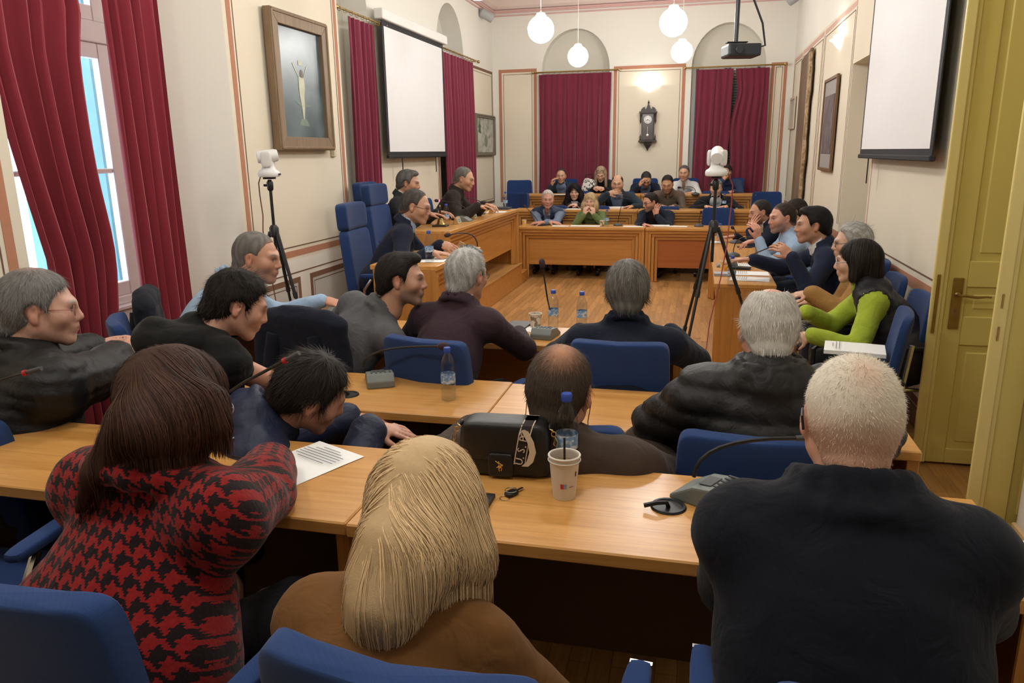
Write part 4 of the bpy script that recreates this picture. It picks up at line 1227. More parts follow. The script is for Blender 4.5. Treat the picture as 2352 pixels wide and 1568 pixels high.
# ------------------------------------------------------------------ garments and hair dressing
def C_(n, c, k='wool'): return cloth(n, c, k)
SHOE = plain('black_shoe_leather', (.010, .010, .011), .35)
NAVY = C_('navy_suit_wool', (.010, .014, .032)); DNAVY = C_('dark_navy_wool', (.006, .009, .021)); CHAR = C_('charcoal_suit_wool', (.022, .024, .027))
BGREY = C_('blue_grey_suit_wool', (.022, .034, .048)); PLUMJ = C_('aubergine_blazer_wool', (.040, .021, .030)); BLACKC = C_('black_cotton', (.008, .008, .009), 'cotton')
WSH = C_('white_shirt_cotton', (.62, .62, .62), 'cotton'); LBLUE = C_('pale_blue_shirt_cotton', (.33, .45, .62), 'cotton'); MBLUE = C_('mid_blue_shirt_cotton', (.17, .22, .34), 'cotton')
TROU = C_('dark_trousers_cloth', (.014, .015, .019)); JEANS = C_('dark_denim', (.020, .026, .040))

def suit(p, jm, sm, h=.011, v=.085, depth=.36, tie=None, hem=.12, bulk=1.0, belly=1.0, seed=1):
    cuffs = [RC(p.E[sd] + (p.W[sd] - p.E[sd]) * .86, p.W[sd] * 1.0, .036 * p.sc, .033 * p.sc, .02) for sd in p.E]
    p.garment('shirt', p.torso(0, arms=False, belly=belly) + cuffs + p.collar(.062, .030, .007, lift=.028, drop=.035, flare=.004), sm, h, wr=.001)
    pr = p.torso(.012, hem=hem, sleeve=.95, bulk=bulk, belly=belly) + p.collar(.084, .026, .013, drop=.06, lift=.014, back=.010)
    for sd in (-1, 1):
        a = p.N + p.rb * sd * .085 + p.fb * .075 - p.u * .01; b = p.N + p.rb * sd * .055 + p.fb * .135 * belly - p.u * .17; c = p.N + p.rb * sd * .01 + p.fb * .145 * belly - p.u * depth
        pr += [RC(a, b, .012, .016, .012), RC(b, c, .016, .007, .012)]
    p.garment('jacket', pr, jm, h, post=p.vneck(v, depth), seed=seed)
    if tie is not None:
        t = [p.N + p.fb * .070 + p.u * .020, p.N + p.fb * .118 - p.u * .05, p.N + p.fb * .137 * belly - p.u * .20, p.N + p.fb * .14 * belly - p.u * .34]
        p.garment('tie', [RC(t[0], t[0] - p.u * .02, .016, .012, .01), RC(t[0] - p.u * .02, t[1], .010, .014, .01), RC(t[1], t[2], .014, .022, .01), RC(t[2], t[3], .022, .026, .01)], tie, .009, wr=0)

def jumper(p, m, name='sweater', h=.011, g=.008, belly=1.0, bulk=1.0, sleeve=.95, col=True, hem=.11, wr=.003, seed=2):
    p.garment(name, p.torso(g, hem=hem, sleeve=sleeve, belly=belly, bulk=bulk) + (p.collar(.068, .012, .010, lift=.012) if col else []), m, h, wr=wr, seed=seed)

def shirt(p, m, h=.011, belly=1.0, sleeve=.95, seed=3, name='shirt', g=.007):
    def vee(X, D):
        x, y, z = p.local(X); w = np.interp(z, [-.10, .0, .07], [.0, .022, .034]); return np.maximum(D, -np.maximum(np.abs(x) - w, np.maximum(-.10 - z, .03 - y)))
    p.garment(name, p.torso(g, hem=.115, sleeve=sleeve, belly=belly) + p.collar(.067, .028, .008, lift=.022, drop=.035, flare=.02), m, h, wr=.0036, ws=42, seed=seed, post=vee)

def puffer_post(p, period=.075, amp=.016, arm=True):
    def f(X, D):
        x, y, z = p.local(X)
        t = z.copy()
        for sd in p.E:
            S, E, W = p.S[sd], p.E[sd], p.W[sd]
            for a, b, o in ((S, E, 0.0), (E, W, np.linalg.norm(E - S))):
                ba = b - a; L = np.linalg.norm(ba); tt = ((X - a) @ ba) / (L * L); q = np.linalg.norm(X - a - np.clip(tt, 0, 1)[:, None] * ba, axis=1)
                m = (q < .085) & (tt > (.28 if o == 0 else 0)) & (np.abs(x) > p.hw * .80); t = np.where(m, o + tt * L, t)
        w = np.abs(np.sin(PI * t / period))
        return D - amp * (w ** .55 - .45)
    return f

def flow_hair(prims, roots, lateral, length, steps, col, width=.0024, seed=0, cvar=.28, spread=.004, wave=0.0, tipcol=None, wavef=40., down=vec(0, 0, -1), centre=vec(0, 0, 0)):
    """long strands that fall over the surface of a hair volume"""
    r = np.random.default_rng(seed); X = roots.copy(); N = len(X); L = length * r.uniform(.75, 1.08, N); off = r.uniform(-.006, spread, N)
    pts = []; ph = r.uniform(0, 6.28, N); W = width * r.uniform(.5, 1.3, N)
    part = np.sign((X - centre) @ lateral + r.normal(scale=.006, size=N))
    for s in range(steps + 1):
        e = .003; D = sdf_at(prims, X)
        G = np.stack([sdf_at(prims, X + np.eye(3)[i] * e) - D for i in range(3)], 1); G /= np.linalg.norm(G, axis=1)[:, None] + 1e-9
        d = np.tile(np.asarray(down, float), (N, 1)) + lateral[None] * (part * np.clip(G[:, 2] - .35, 0, 1) * 1.6)[:, None]
        if wave: d = d + (np.sin(ph + s * wavef * length / steps) * wave)[:, None] * np.cross(G, np.array([0, 0, 1.0]))
        tip = G[:, 2] < -.55
        t = d - (d * G).sum(1)[:, None] * G; t /= np.linalg.norm(t, axis=1)[:, None] + 1e-9; t = np.where(tip[:, None], np.array([0, 0, -.12]), t)
        sv = np.cross(t, G); sv /= np.linalg.norm(sv, axis=1)[:, None] + 1e-9
        w = W * (1 - .8 * (s / steps) ** 3)
        pts += [X - sv * w[:, None] * .5, X + sv * w[:, None] * .5]
        X = X + t * (L / steps)[:, None]
        D = sdf_at(prims, X); X = X - np.where(tip, 0, np.clip(D - off, -.02, .02))[:, None] * G
    V = np.stack(pts, 1).reshape(-1, 3); m = 2 * (steps + 1); b = np.arange(N) * m
    Q = np.concatenate([np.stack([b + 2 * s, b + 2 * s + 1, b + 2 * s + 3, b + 2 * s + 2], 1) for s in range(steps)])
    br = r.normal(1, cvar, N).clip(.4, 1.7); C = np.repeat(np.array(col)[None] * br[:, None], m, 0)
    if tipcol is not None:
        f = np.tile(np.repeat(np.arange(steps + 1) / steps, 2), N)[:, None] ** 1.3; C = C * (1 - f) + np.array(tipcol) * f * np.repeat(br, m)[:, None]
    return V, Q, C.clip(0, 1)

def long_hair(p, prims, col, n, length, steps=18, h=.010, seed=1, width=.0026, lump=.003, keep=None, tipcol=None, wave=0.0, cvar=.28, wavef=40., face_cut=True, spread=.004):
    """prims in world space; cuts the face free and covers the volume with strands"""
    inv = p.Rh.T
    def post(X, D):
        if face_cut:
            q = ((X - p.Hc) @ inv.T) / p.sc; x, y, z = q.T
            e = 1 - np.sqrt((x / .064) ** 2 + ((y - .105) / .085) ** 2 + ((z + .022) / .098) ** 2); D = np.maximum(D, e * .06)
        return D + wob(X, 70, seed, lump)
    V, Q = grow(prims, h, post)
    up = (V[Q].mean(1) - p.Hc) @ inv.T
    R, Nn = sample_surface(V, Q, n, seed, keep=lambda c: (((c - p.Hc) @ inv.T)[:, 2] > -.02) * 1.0 + .12)
    if face_cut:
        q = ((R - p.Hc) @ inv.T) / p.sc
        ok = ~((np.abs(q[:, 0]) < .058) & (q[:, 1] > .045) & (q[:, 2] < .065)); R = R[ok]
    sv, sq, sc_ = flow_hair(prims, R, p.Rh[:, 0], length, steps, col, width, seed, cvar, wave=wave, tipcol=tipcol, wavef=wavef, spread=spread, centre=p.Hc)
    z = ((V - p.Hc)[:, 2] + .12) / .5
    C = np.tile(np.array(col) * .75, (len(V), 1))
    if tipcol is not None:
        f = np.clip(-z, 0, 1)[:, None]; C = C * (1 - f) + np.array(tipcol) * .75 * f
    VV, QQ = join([(V, Q), (sv, sq)])
    tri_obj('hair', VV, QQ, HAIRM, p.root, p.base, np.concatenate([C, sc_]))

def short_hair(p, col, thick=.010, n=900, length=.022, flow=comb_back, line='short', bald=0.0, lift=.10, pig=None, seed=1, h=.0084, width=.0018, jitter=.18, front=0.0, top=0.0, lump=.0015, cvar=.38, curl=0.0, droop=.0, seg=3, side=1.0, fade=None):
    V, Q = hair_cap(thick, line, bald, h, lump, seed=seed, top=top, front=front, side=side)
    if pig is None:
        c = np.array(col); sk = np.array(getattr(p, 'skin_col', (.5, .28, .18))); fade = (.030 if thick < .0085 else .006) if fade is None else fade
        def pig(X):
            e = X[:, 2] - hairline(X[:, 1], line); w = np.clip(1 - e / fade, 0, 1)[:, None] * (.62 if thick < .0085 else .15)
            tone = 1 + .22 * np.sin(X[:, 0] * 190 + X[:, 2] * 60 + 2 * np.sin(X[:, 1] * 90))[:, None]
            return c * .85 * tone * (1 - w) + sk * .8 * w
    p.hair(V, Q, col, n, flow, length, width, lift, curl, seg, jitter, seed, cvar, pig, droop=droop)

# ------------------------------------------------------------------ the people at the far end
A = at_y
OL, FA = (.52, .30, .19), (.58, .36, .26)       # olive and fair skin
GREY, DGREY, BLK_H, BRN_H, WHT_H = (.30, .29, .27), (.12, .11, .105), (.012, .010, .010), (.045, .024, .014), (.55, .52, .47)
ROOT = {}
def reg(k, p, ch='task', chair_label=None, cyaw=None, coff=(0, 0)):
    ROOT[k] = p
    if ch:
        f = p.f; chair(ch, p.P[0] + f[0] * .06 + coff[0], p.P[1] + f[1] * .06 + coff[1], p.floor, p.yaw if cyaw is None else cyaw, chair_label)

def far_person(k, label, px, py, Y, floor_, yaw=180, **kw):
    return Person(label, A(px, py, Y), yaw, floor=floor_, seat=.42, tors=.47, **kw)

# rearmost row
p = far_person('B1', 'man in dark blue-grey suit with fist at his mouth, rearmost row left', 1289, 402, 13.05, .335, 178, hyaw=176, pitch=6, scale=1.02)
p.arm(1, A(1267, 426, 12.86), vec(.12, -.1, 1), vec(-.8, -.5, 0), 1.2, pole=vec(-.6, -.3, -1)).arm(-1, A(1310, 447, 12.72), vec(-1, -.1, 0), vec(0, 0, 1), .3)
suit(p, BGREY, MBLUE, .013); p.skin(OL, DGREY, stubble=.25); short_hair(p, (.05, .045, .042), .005, 500, .012, line='receding'); p.legs(TROU); reg('B1', p, 'task', 'blue chair under the man with his fist at his mouth')
p = far_person('B2', 'blonde woman in black sweater, sunglasses on her head, looking at her phone', 1380, 398, 13.05, .335, 180, hyaw=180, pitch=26, fem=True, scale=.98)
p.arm(1, A(1364, 432, 12.80), vec(.7, -.6, .2), vec(-.3, -.6, .8), .8).arm(-1, A(1388, 433, 12.80), vec(-.7, -.6, .2), vec(.3, -.6, .8), .8)
jumper(p, C_('black_knit', (.012, .012, .016)), h=.013); p.skin(FA, (.10, .06, .04), eyes=False)
q = lambda a, b, c: p.Hc + p.Rh @ vec(a, b, c)
long_hair(p, [EL(q(0, -.018, .035), (.089, .108, .096), p.Rh.T), RC(q(-.075, .0, .02), q(-.088, .055, -.20), .030, .024, .03), RC(q(.075, .0, .02), q(.088, .055, -.20), .030, .024, .03), RC(q(0, -.07, .0), q(0, -.07, -.16), .085, .07, .04)],
          (.42, .30, .20), 900, .33, 12, .011, tipcol=(.50, .38, .27))
p.glasses((.02, .02, .02), .0022, True, up=.085, back=.035, half=.024); p.legs(TROU); reg('B2', p, None)
p = far_person('B3', 'man in navy suit bowing his head, phone pressed to his ear', 1484, 410, 13.0, .335, 176, hyaw=172, pitch=38, scale=1.03)
p.arm(1, A(1468, 428, 12.80), vec(.3, .1, 1), vec(-.9, -.4, 0), .9, pole=vec(-.7, -.3, -1)).arm(-1, A(1505, 446, 12.72), vec(-1, -.1, 0), vec(0, 0, 1), .3)
suit(p, NAVY, MBLUE, .013); p.skin(OL, BLK_H, stubble=.5, eyes=False); short_hair(p, (.035, .033, .034), .006, 500, .012); p.legs(TROU); reg('B3', p, 'task', 'blue chair under the man bowing over his phone')
p = far_person('B4', 'man in open white shirt sitting upright in the rearmost row', 1571, 396, 13.05, .335, 182, hyaw=186, pitch=4, scale=1.04)
p.arm(1, A(1572, 446, 12.75), vec(1, -.2, 0), vec(0, -.1, 1), .4).arm(-1, A(1590, 443, 12.72), vec(-1, -.2, 0), vec(0, 0, 1), .3)
shirt(p, WSH, .012); p.skin(OL, (.05, .045, .04), stubble=.2); short_hair(p, (.11, .10, .095), .009, 500, .02); p.legs(TROU); reg('B4', p, 'task', 'blue chair under the man in the white shirt')
p = far_person('B5', 'man in blue sweater half hidden behind the right-hand camera', 1668, 393, 13.1, .335, 190, hyaw=205, pitch=12)
p.arm(1, A(1662, 414, 12.92), vec(.2, .1, 1), vec(-.8, -.5, 0), 1.0, pole=vec(-.5, -.4, -1)).arm(-1, A(1684, 440, 12.75), vec(-1, -.2, 0), vec(0, 0, 1), .3)
jumper(p, C_('blue_lambswool', (.035, .055, .125)), h=.013); p.skin(OL, BLK_H, stubble=.4); short_hair(p, (.03, .026, .025), .009, 500, .02); p.legs(TROU); reg('B5', p, 'task', 'blue chair under the man in the blue sweater')
# middle row
p = far_person('M1', 'woman with long black curls and dark cardigan, hands clasped', 1320, 440, 12.05, .165, 180, hyaw=178, pitch=4, fem=True, scale=.98)
p.arm(1, A(1312, 470, 11.75), vec(1, -.3, .1), vec(0, -.3, 1), .5).arm(-1, A(1328, 471, 11.72), vec(-1, -.2, .2), vec(0, -.4, 1), .5)
suit(p, C_('black_cardigan_knit', (.013, .012, .016)), WSH, .012); p.skin(FA, BLK_H, (.42, .13, .13))
q = lambda a, b, c: p.Hc + p.Rh @ vec(a, b, c)
long_hair(p, [EL(q(0, -.02, .04), (.108, .118, .105), p.Rh.T), EL(q(-.10, .0, -.08), (.055, .075, .11), p.Rh.T), EL(q(.10, .0, -.08), (.055, .075, .11), p.Rh.T), EL(q(-.125, .02, -.17), (.05, .06, .08), p.Rh.T), EL(q(.125, .02, -.17), (.05, .06, .08), p.Rh.T), EL(q(0, -.08, -.1), (.11, .07, .13), p.Rh.T)],
          (.016, .012, .013), 1000, .30, 11, .013, lump=.009, wave=.9, wavef=60); p.legs(TROU); reg('M1', p, 'task', 'blue chair under the woman with black curls')
p = far_person('M2', 'big man in blue-grey suit with hand over his chin, middle row', 1418, 420, 12.0, .165, 182, hyaw=178, pitch=8, scale=1.10, fat=1.14, broad=1.16)
p.arm(1, A(1397, 444, 11.78), vec(1, .05, .22), vec(-.3, -1, .3), .4, pole=vec(-1, -.2, -.9)).arm(-1, A(1455, 474, 11.70), vec(-1, -.2, 0), vec(0, 0, 1), .3, pole=vec(1.2, 0, -.6))
suit(p, BGREY, MBLUE, .013, v=.10, belly=1.15); p.skin(OL, (.06, .045, .04), stubble=.15); short_hair(p, (.05, .036, .028), .006, 500, .014, line='receding', bald=1.08); p.legs(TROU); reg('M2', p, 'task', 'blue chair under the big man with hand over his chin')
p = far_person('M3', 'man in taupe shirt looking down, middle row', 1533, 420, 12.0, .165, 181, hyaw=184, pitch=24, scale=1.06, broad=1.08, fat=1.08)
p.arm(1, A(1520, 474, 11.72), vec(.8, -.5, 0), vec(0, 0, 1), .3).arm(-1, A(1548, 474, 11.72), vec(-.8, -.5, 0), vec(0, 0, 1), .3)
shirt(p, C_('taupe_shirt_cotton', (.115, .085, .062), 'cotton'), .012, belly=1.1); p.skin((.48, .26, .16), BLK_H, stubble=.3, eyes=False); short_hair(p, (.020, .016, .014), .007, 500, .012); p.legs(TROU); reg('M3', p, 'task', 'blue chair under the man in the taupe shirt')
p = far_person('M4', 'man in dark jacket and pink tie behind the right-hand camera stand', 1645, 430, 12.0, .165, 181, hyaw=182, pitch=6, scale=1.05, broad=1.12)
p.arm(1, A(1618, 474, 11.72), vec(.9, -.3, 0), vec(0, 0, 1), .3, pole=vec(-1.2, 0, -.6)).arm(-1, A(1672, 474, 11.72), vec(-.9, -.3, 0), vec(0, 0, 1), .3, pole=vec(1.2, 0, -.6))
suit(p, C_('black_suit_wool', (.010, .010, .013)), WSH, .013, tie=C_('pink_tie_silk', (.55, .30, .30), 'nylon')); p.skin(FA, GREY); short_hair(p, (.22, .21, .20), .010, 500, .02); p.legs(TROU); reg('M4', p, 'task', 'blue chair under the man with the pink tie')
# front row
p = Person('white-haired man in navy padded vest with folded arms, far front row', A(1258, 455, 11.05), 180, hyaw=168, pitch=8, seat=.42, tors=.47, scale=1.08, fat=1.08, broad=1.06)
p.arm(1, A(1262, 510, 10.72), vec(1, -.35, 0), vec(0, -.2, 1), .25, pole=vec(-1, .2, -.8)).arm(-1, A(1246, 511, 10.66), vec(-1, -.1, 0), vec(0, -.3, 1), .25, pole=vec(1, .2, -.8))
shirt(p, C_('steel_blue_shirt_cotton', (.16, .20, .28), 'cotton'), .012); p.garment('vest', p.torso(.022, arms=False, hem=.14, bulk=.9) + p.collar(.080, .035, .014, drop=.05), C_('navy_padded_nylon', (.020, .032, .075), 'nylon'), .012, post=lambda X, D: np.maximum(puffer_post(p, .06, .008)(X, D), -np.maximum(np.abs(p.local(X)[0]) - np.interp(p.local(X)[2], [-.4, -.02, .08], [.02, .05, .06]), .03 - p.local(X)[1])))
p.skin((.52, .27, .19), (.22, .20, .18)); short_hair(p, (.50, .48, .45), .007, 600, .012); p.legs(JEANS, SHOE); reg('F1', p, 'task', 'blue chair under the man in the navy vest')
p = Person('woman with blonde wavy bob and green sweater, both hands raised to her mouth', A(1356, 462, 11.0), 180, hyaw=183, pitch=0, seat=.42, tors=.47, fem=True, scale=1.02)
p.arm(1, A(1341, 492, 10.80), vec(.25, .15, 1), vec(-.4, -1, 0), 1.0, pole=vec(-.7, -.3, -1)).arm(-1, A(1364, 493, 10.80), vec(-.2, .15, 1), vec(.4, -1, 0), 1.2, pole=vec(.8, -.3, -1))
jumper(p, C_('moss_green_knit', (.105, .145, .055), 'melange'), h=.012, wr=.004); p.skin(FA, (.25, .16, .09), (.45, .16, .15))
q = lambda a, b, c: p.Hc + p.Rh @ vec(a, b, c)
long_hair(p, [EL(q(0, -.015, .04), (.100, .115, .098), p.Rh.T), EL(q(-.088, .02, -.06), (.045, .07, .085), p.Rh.T), EL(q(.088, .02, -.06), (.045, .07, .085), p.Rh.T), EL(q(0, -.08, -.06), (.095, .06, .10), p.Rh.T)],
          (.50, .36, .19), 1100, .22, 12, .011, lump=.007, wave=.7, tipcol=(.62, .50, .32)); p.legs(TROU, SHOE); reg('F2', p, 'task', 'blue chair under the woman in green')
p = Person('bearded man in glasses and navy blazer, turned left with a finger at his ear', A(1494, 462, 11.0), 192, hyaw=234, pitch=14, seat=.42, tors=.47, scale=1.06, broad=1.05)
p.arm(-1, A(1507, 496, 10.84), vec(.05, .15, 1), vec(-.3, -1, 0), .5, pole=vec(.8, -.5, -1)).arm(1, A(1478, 516, 10.66), vec(.8, -.5, 0), vec(0, 0, 1), .3)
jumper(p, C_('black_knit', (.012, .012, .016)), h=.012); p.garment('jacket', p.torso(.018, hem=.12, sleeve=.90), C_('navy_blazer', (.014, .019, .034)), .012, post=lambda X, D: np.maximum(D, -np.maximum(np.abs(p.local(X)[0] - .02) - .10, .0 - p.local(X)[1])))
p.skin((.50, .26, .18), BLK_H, stubble=.75); short_hair(p, (.025, .018, .016), .009, 600, .02); p.glasses((.03, .02, .02), .0022); p.legs(TROU, SHOE); reg('F3', p, 'task', 'blue chair under the bearded man with glasses')

# ------------------------------------------------------------------ the dais
p = Person('grey-haired man in charcoal suit behind the presiding table', A(938, 417, 7.55), 78, hyaw=82, pitch=10, floor=.285, scale=1.06)
p.arm(1, A(985, 492, 7.35), vec(1, .3, 0), vec(0, 0, 1), .4).arm(-1, A(1005, 487, 7.65), vec(1, -.2, 0), vec(0, 0, 1), .4)
suit(p, CHAR, WSH, .012); p.skin((.46, .25, .16), DGREY, stubble=.2, res=.0050); short_hair(p, (.115, .11, .105), .014, 1400, .035, lift=.1, front=.006); p.legs(TROU); reg('P1', p, 'tall', 'tall blue chair behind the grey-haired man in charcoal', cyaw=90)
p = Person('man in dark brown jacket leaning over the far end of the presiding table', A(1066, 408, 8.6), 80, hyaw=88, pitch=16, floor=.285, scale=1.10, broad=1.05)
p.arm(1, A(1098, 474, 8.35), vec(1, .3, 0), vec(0, 0, 1), .5).arm(-1, A(1112, 470, 8.7), vec(1, -.3, 0), vec(0, 0, 1), .6)
p.garment('jacket', p.torso(.016, hem=.13, sleeve=.95, bulk=1.1) + p.collar(.078, .04, .013, drop=.03), C_('brown_black_jacket', (.026, .018, .016)), .012, wr=.004); p.skin(OL, DGREY, stubble=.25, res=.0050); short_hair(p, (.16, .145, .135), .006, 1000, .012, line='receding'); p.legs(TROU); reg('P2', p, 'task', 'blue chair of the man in the brown jacket', cyaw=90)
p = Person('man in glasses and navy suit writing at the clerk desk', A(955, 470, 5.6), 68, hyaw=84, pitch=14, floor=.20, scale=1.06, broad=1.05)
p.arm(1, A(990, 580, 5.2), vec(1, .35, -.1), vec(0, -.1, 1), .25).arm(-1, A(1012, 562, 5.55), vec(1, -.2, -.2), vec(-.2, -.6, .7), .9, thumb=.9)
suit(p, NAVY, LBLUE, .011); p.skin((.50, .28, .18), DGREY, stubble=.2, res=.0048); short_hair(p, (.075, .065, .058), .008, 1500, .022, line='receding'); p.glasses((.12, .06, .03), .0016); p.legs(TROU); reg('C1', p, 'tall', 'tall blue chair of the writing man at the clerk desk', cyaw=85)
wt = MB().ring(.031, .007, 16, 6, Tm(tuple(p.W[1] - p.base - nrm(p.W[1] - p.E[1]) * .035)) @ Vector(nrm(p.W[1] - p.E[1])).to_track_quat('Z', 'Y').to_matrix().to_4x4()); wt.build('wrist_watch', plain('white_watch_band', (.6, .6, .6), .4), p.root, smooth=True)

# ------------------------------------------------------------------ the right side
p = Person('smiling man in navy suit resting his cheek on his hand, right side', A(1746, 484, 8.6), -92, hyaw=-105, pitch=12, scale=1.06)
p.arm(-1, A(1722, 529, 8.45), vec(.4, .1, 1), vec(-.6, -1, .1), .35, pole=vec(-.4, -.6, -1)).arm(1, A(1690, 543, 8.75), vec(-1, -.2, 0), vec(0, 0, 1), .3)
suit(p, NAVY, WSH, .012); p.skin((.50, .27, .18), BLK_H, stubble=.35, res=.0050); short_hair(p, (.03, .026, .025), .005, 700, .010, line='receding'); p.legs(TROU, SHOE); reg('R1', p, 'task', 'blue chair under the man resting his cheek', cyaw=-90)
p = Person('man in light blue shirt gesturing with a raised fist, right side', A(1797, 497, 7.15), -95, hyaw=-112, pitch=6, scale=1.08, broad=1.08)
p.arm(-1, A(1742, 548, 6.95), vec(-.2, -.2, 1), vec(.4, -.8, .1), 1.3, pole=vec(-.2, -.4, -1)).arm(1, A(1745, 553, 7.3), vec(-1, -.2, 0), vec(0, 0, 1), .6)
shirt(p, LBLUE, .012); p.skin((.54, .28, .20), BLK_H, stubble=.55, res=.0048); short_hair(p, (.040, .028, .024), .005, 900, .010); p.legs(JEANS, SHOE); reg('R2', p, 'task', 'blue chair under the man in the light blue shirt', cyaw=-90)
p = Person('dark-haired man mostly hidden behind the gesturing man in blue', A(1826, 482, 8.1), -90, hyaw=-80, pitch=4, scale=1.0)
p.relax(-1); p.relax(1)
shirt(p, C_('grey_check_shirt', (.30, .30, .30), 'cotton'), .013); p.skin(OL, BLK_H, stubble=.3); short_hair(p, (.028, .021, .018), .011, 700, .03); p.legs(TROU); reg('R3', p, None)
p = Person('dark-haired man in navy suit holding the microphone, right side', A(1868, 513, 6.05), -88, hyaw=-92, pitch=4, scale=1.10, broad=1.08)
p.arm(-1, A(1818, 588, 5.72), vec(-.75, .1, .6), vec(.3, -1, .3), 1.0, pole=vec(.2, -.5, -1)).arm(1, A(1728, 596, 6.12), vec(-1, .0, 0), vec(0, 0, 1), .25)
suit(p, C_('navy_suit_bright', (.011, .017, .042)), WSH, .011, bulk=1.05); p.skin((.48, .26, .17), BLK_H, stubble=.2, res=.0048); short_hair(p, (.014, .012, .012), .013, 1800, .03, front=.006); p.legs(TROU, SHOE); reg('R4', p, 'task', 'blue chair under the man holding the microphone', cyaw=-90)
p = Person('grey-haired person in glasses and ochre jacket behind the woman in lime', A(1957, 553, 5.45), -84, hyaw=-86, pitch=6, scale=1.04, tors=.42)
p.arm(-1, A(1862, 672, 5.2), vec(-1, .1, -.2), vec(0, -.3, 1), .4).arm(1, A(1866, 690, 5.5), vec(-1, .1, -.2), vec(0, -.3, 1), .4)
p.garment('jacket', p.torso(.020, hem=.13, sleeve=.95, bulk=1.1) + p.collar(.08, .035, .014), C_('ochre_jacket_cotton', (.33, .175, .055), 'cotton'), .012, wr=.005); p.skin(FA, GREY, res=.0050); short_hair(p, (.40, .39, .37), .017, 2200, .045, curl=.25, lump=.003, jitter=.4); p.glasses((.05, .05, .05), .0016); p.legs(TROU, SHOE); reg('R5', p, 'visitor', 'blue visitor chair of the grey-haired person in ochre', cyaw=-90, coff=(-.12, 0))
p = Person('woman with dark bob in lime green sweater and black quilted vest', A(1968, 594, 4.78), -82, hyaw=-74, pitch=8, scale=1.04, fem=True, fat=1.1, broad=1.12, tors=.42)
p.arm(-1, A(1862, 768, 4.45), vec(-.9, .2, -.4), vec(.2, -.6, .6), .4, pole=vec(.7, -.5, -1)).arm(1, A(1850, 715, 4.75), vec(-1, .1, -.2), vec(0, -.3, 1), .4)
jumper(p, C_('lime_green_knit', (.29, .37, .035), 'melange'), h=.011, g=.014, belly=1.25, wr=.004)
p.garment('vest', p.torso(.030, arms=False, hem=.17, belly=1.25, bulk=.85) + [CUT(RC(p.S[sd] + p.rs * sd * .02, p.E[sd] + p.rs * sd * .03, .075, .075, .01)) for sd in (-1, 1)] + [RC(p.N - p.fb * .08 - p.rb * .07 - p.u * .02, p.N - p.fb * .08 + p.rb * .07 - p.u * .02, .045, .045, .03)], C_('black_quilted_nylon', (.014, .014, .019), 'nylon'), .011, post=lambda X, D: np.maximum(puffer_post(p, .05, .007)(X, D), -np.maximum(np.abs(p.local(X)[0]) - .075, .0 - p.local(X)[1])))
p.skin(FA, (.03, .02, .02), res=.0055)
q = lambda a, b, c: p.Hc + p.Rh @ vec(a, b, c)
long_hair(p, [EL(q(0, -.022, .035), (.096, .116, .096), p.Rh.T), RC(q(-.070, -.01, .02), q(-.080, .01, -.09), .036, .030, .03), RC(q(.070, -.01, .02), q(.080, .01, -.09), .036, .030, .03), RC(q(0, -.06, .0), q(0, -.075, -.08), .085, .07, .04)],
          (.026, .021, .018), 2000, .19, 10, .010, lump=.003, cvar=.4)
p.glasses((.5, .5, .5), .0016); p.legs(BLACKC, SHOE, thick=1.1); reg('R6', p, 'visitor', 'blue visitor chair under the woman in lime green', cyaw=-90, coff=(-.10, 0))
# ------------------------------------------------------------------ third row, backs to the lens
p = Person('man in pale blue shirt seen in profile, reaching across the third row desk', A(590, 585, 3.55), 62, hyaw=80, pitch=10, scale=1.10, fat=1.08, broad=1.08, tors=.58, shrug=.03, neck=(0, -.08, .02))
p.arm(1, A(738, 722, 3.72), vec(1, .35, -.1), vec(0, -.2, 1), .25, pole=vec(-.2, -.6, -1)).arm(-1, A(742, 690, 3.95), vec(1, .1, -.2), vec(0, -.3, 1), .3, pole=vec(-.2, .3, -1))
shirt(p, LBLUE, .010, belly=1.15); p.skin((.52, .27, .18), DGREY, stubble=.25, res=.0046); short_hair(p, (.17, .155, .145), .006, 2600, .010, flow=comb_crown, width=.0014); p.legs(TROU, SHOE)
reg('T1', p, 'task', 'blue chair under the man in the pale blue shirt', cyaw=50)
p = Person('young dark-haired man in grey sweater leaning right, third row', A(922, 636, 3.50), 22, hyaw=78, pitch=4, roll=-4, scale=1.07, broad=1.05, neck=(-.06, -.03, .0), side=-.22)
p.arm(1, A(955, 745, 3.85), vec(.4, 1, 0), vec(0, 0, 1), .3).arm(-1, A(790, 725, 4.0), vec(.4, 1, 0), vec(0, 0, 1), .3)
p.garment('sweater', p.torso(.012, hem=.11, sleeve=.95) + p.collar(.070, .030, .012, lift=.02, back=.0), C_('mid_grey_wool_knit', (.082, .082, .088), 'melange'), .010, wr=.004); p.skin((.50, .27, .18), BLK_H, stubble=.6, res=.0046); short_hair(p, (.020, .016, .014), .014, 3200, .030, lift=.14, front=.010); p.legs(TROU, SHOE)
reg('T2', p, None)
p = Person('grey-haired man in aubergine blazer seen from behind', A(1072, 626, 3.62), 12, hyaw=20, pitch=8, scale=1.08, broad=1.04)
p.arm(1, A(1190, 765, 3.95), vec(-.4, 1, 0), vec(0, 0, 1), .3, pole=vec(1, -.3, -.8)).arm(-1, A(985, 758, 3.95), vec(.4, 1, 0), vec(0, 0, 1), .3)
suit(p, PLUMJ, WSH, .010); p.skin((.52, .28, .20), GREY, res=.0066); short_hair(p, (.42, .41, .39), .011, 6000, .026, flow=comb_crown, lift=.12, width=.0012, line='low'); p.glasses((.04, .03, .03), .0014); p.legs(TROU, SHOE)
reg('T3', p, None); chair('task', -1.12, 3.31, 0, 13, 'blue chair turned beside the man in the aubergine blazer')
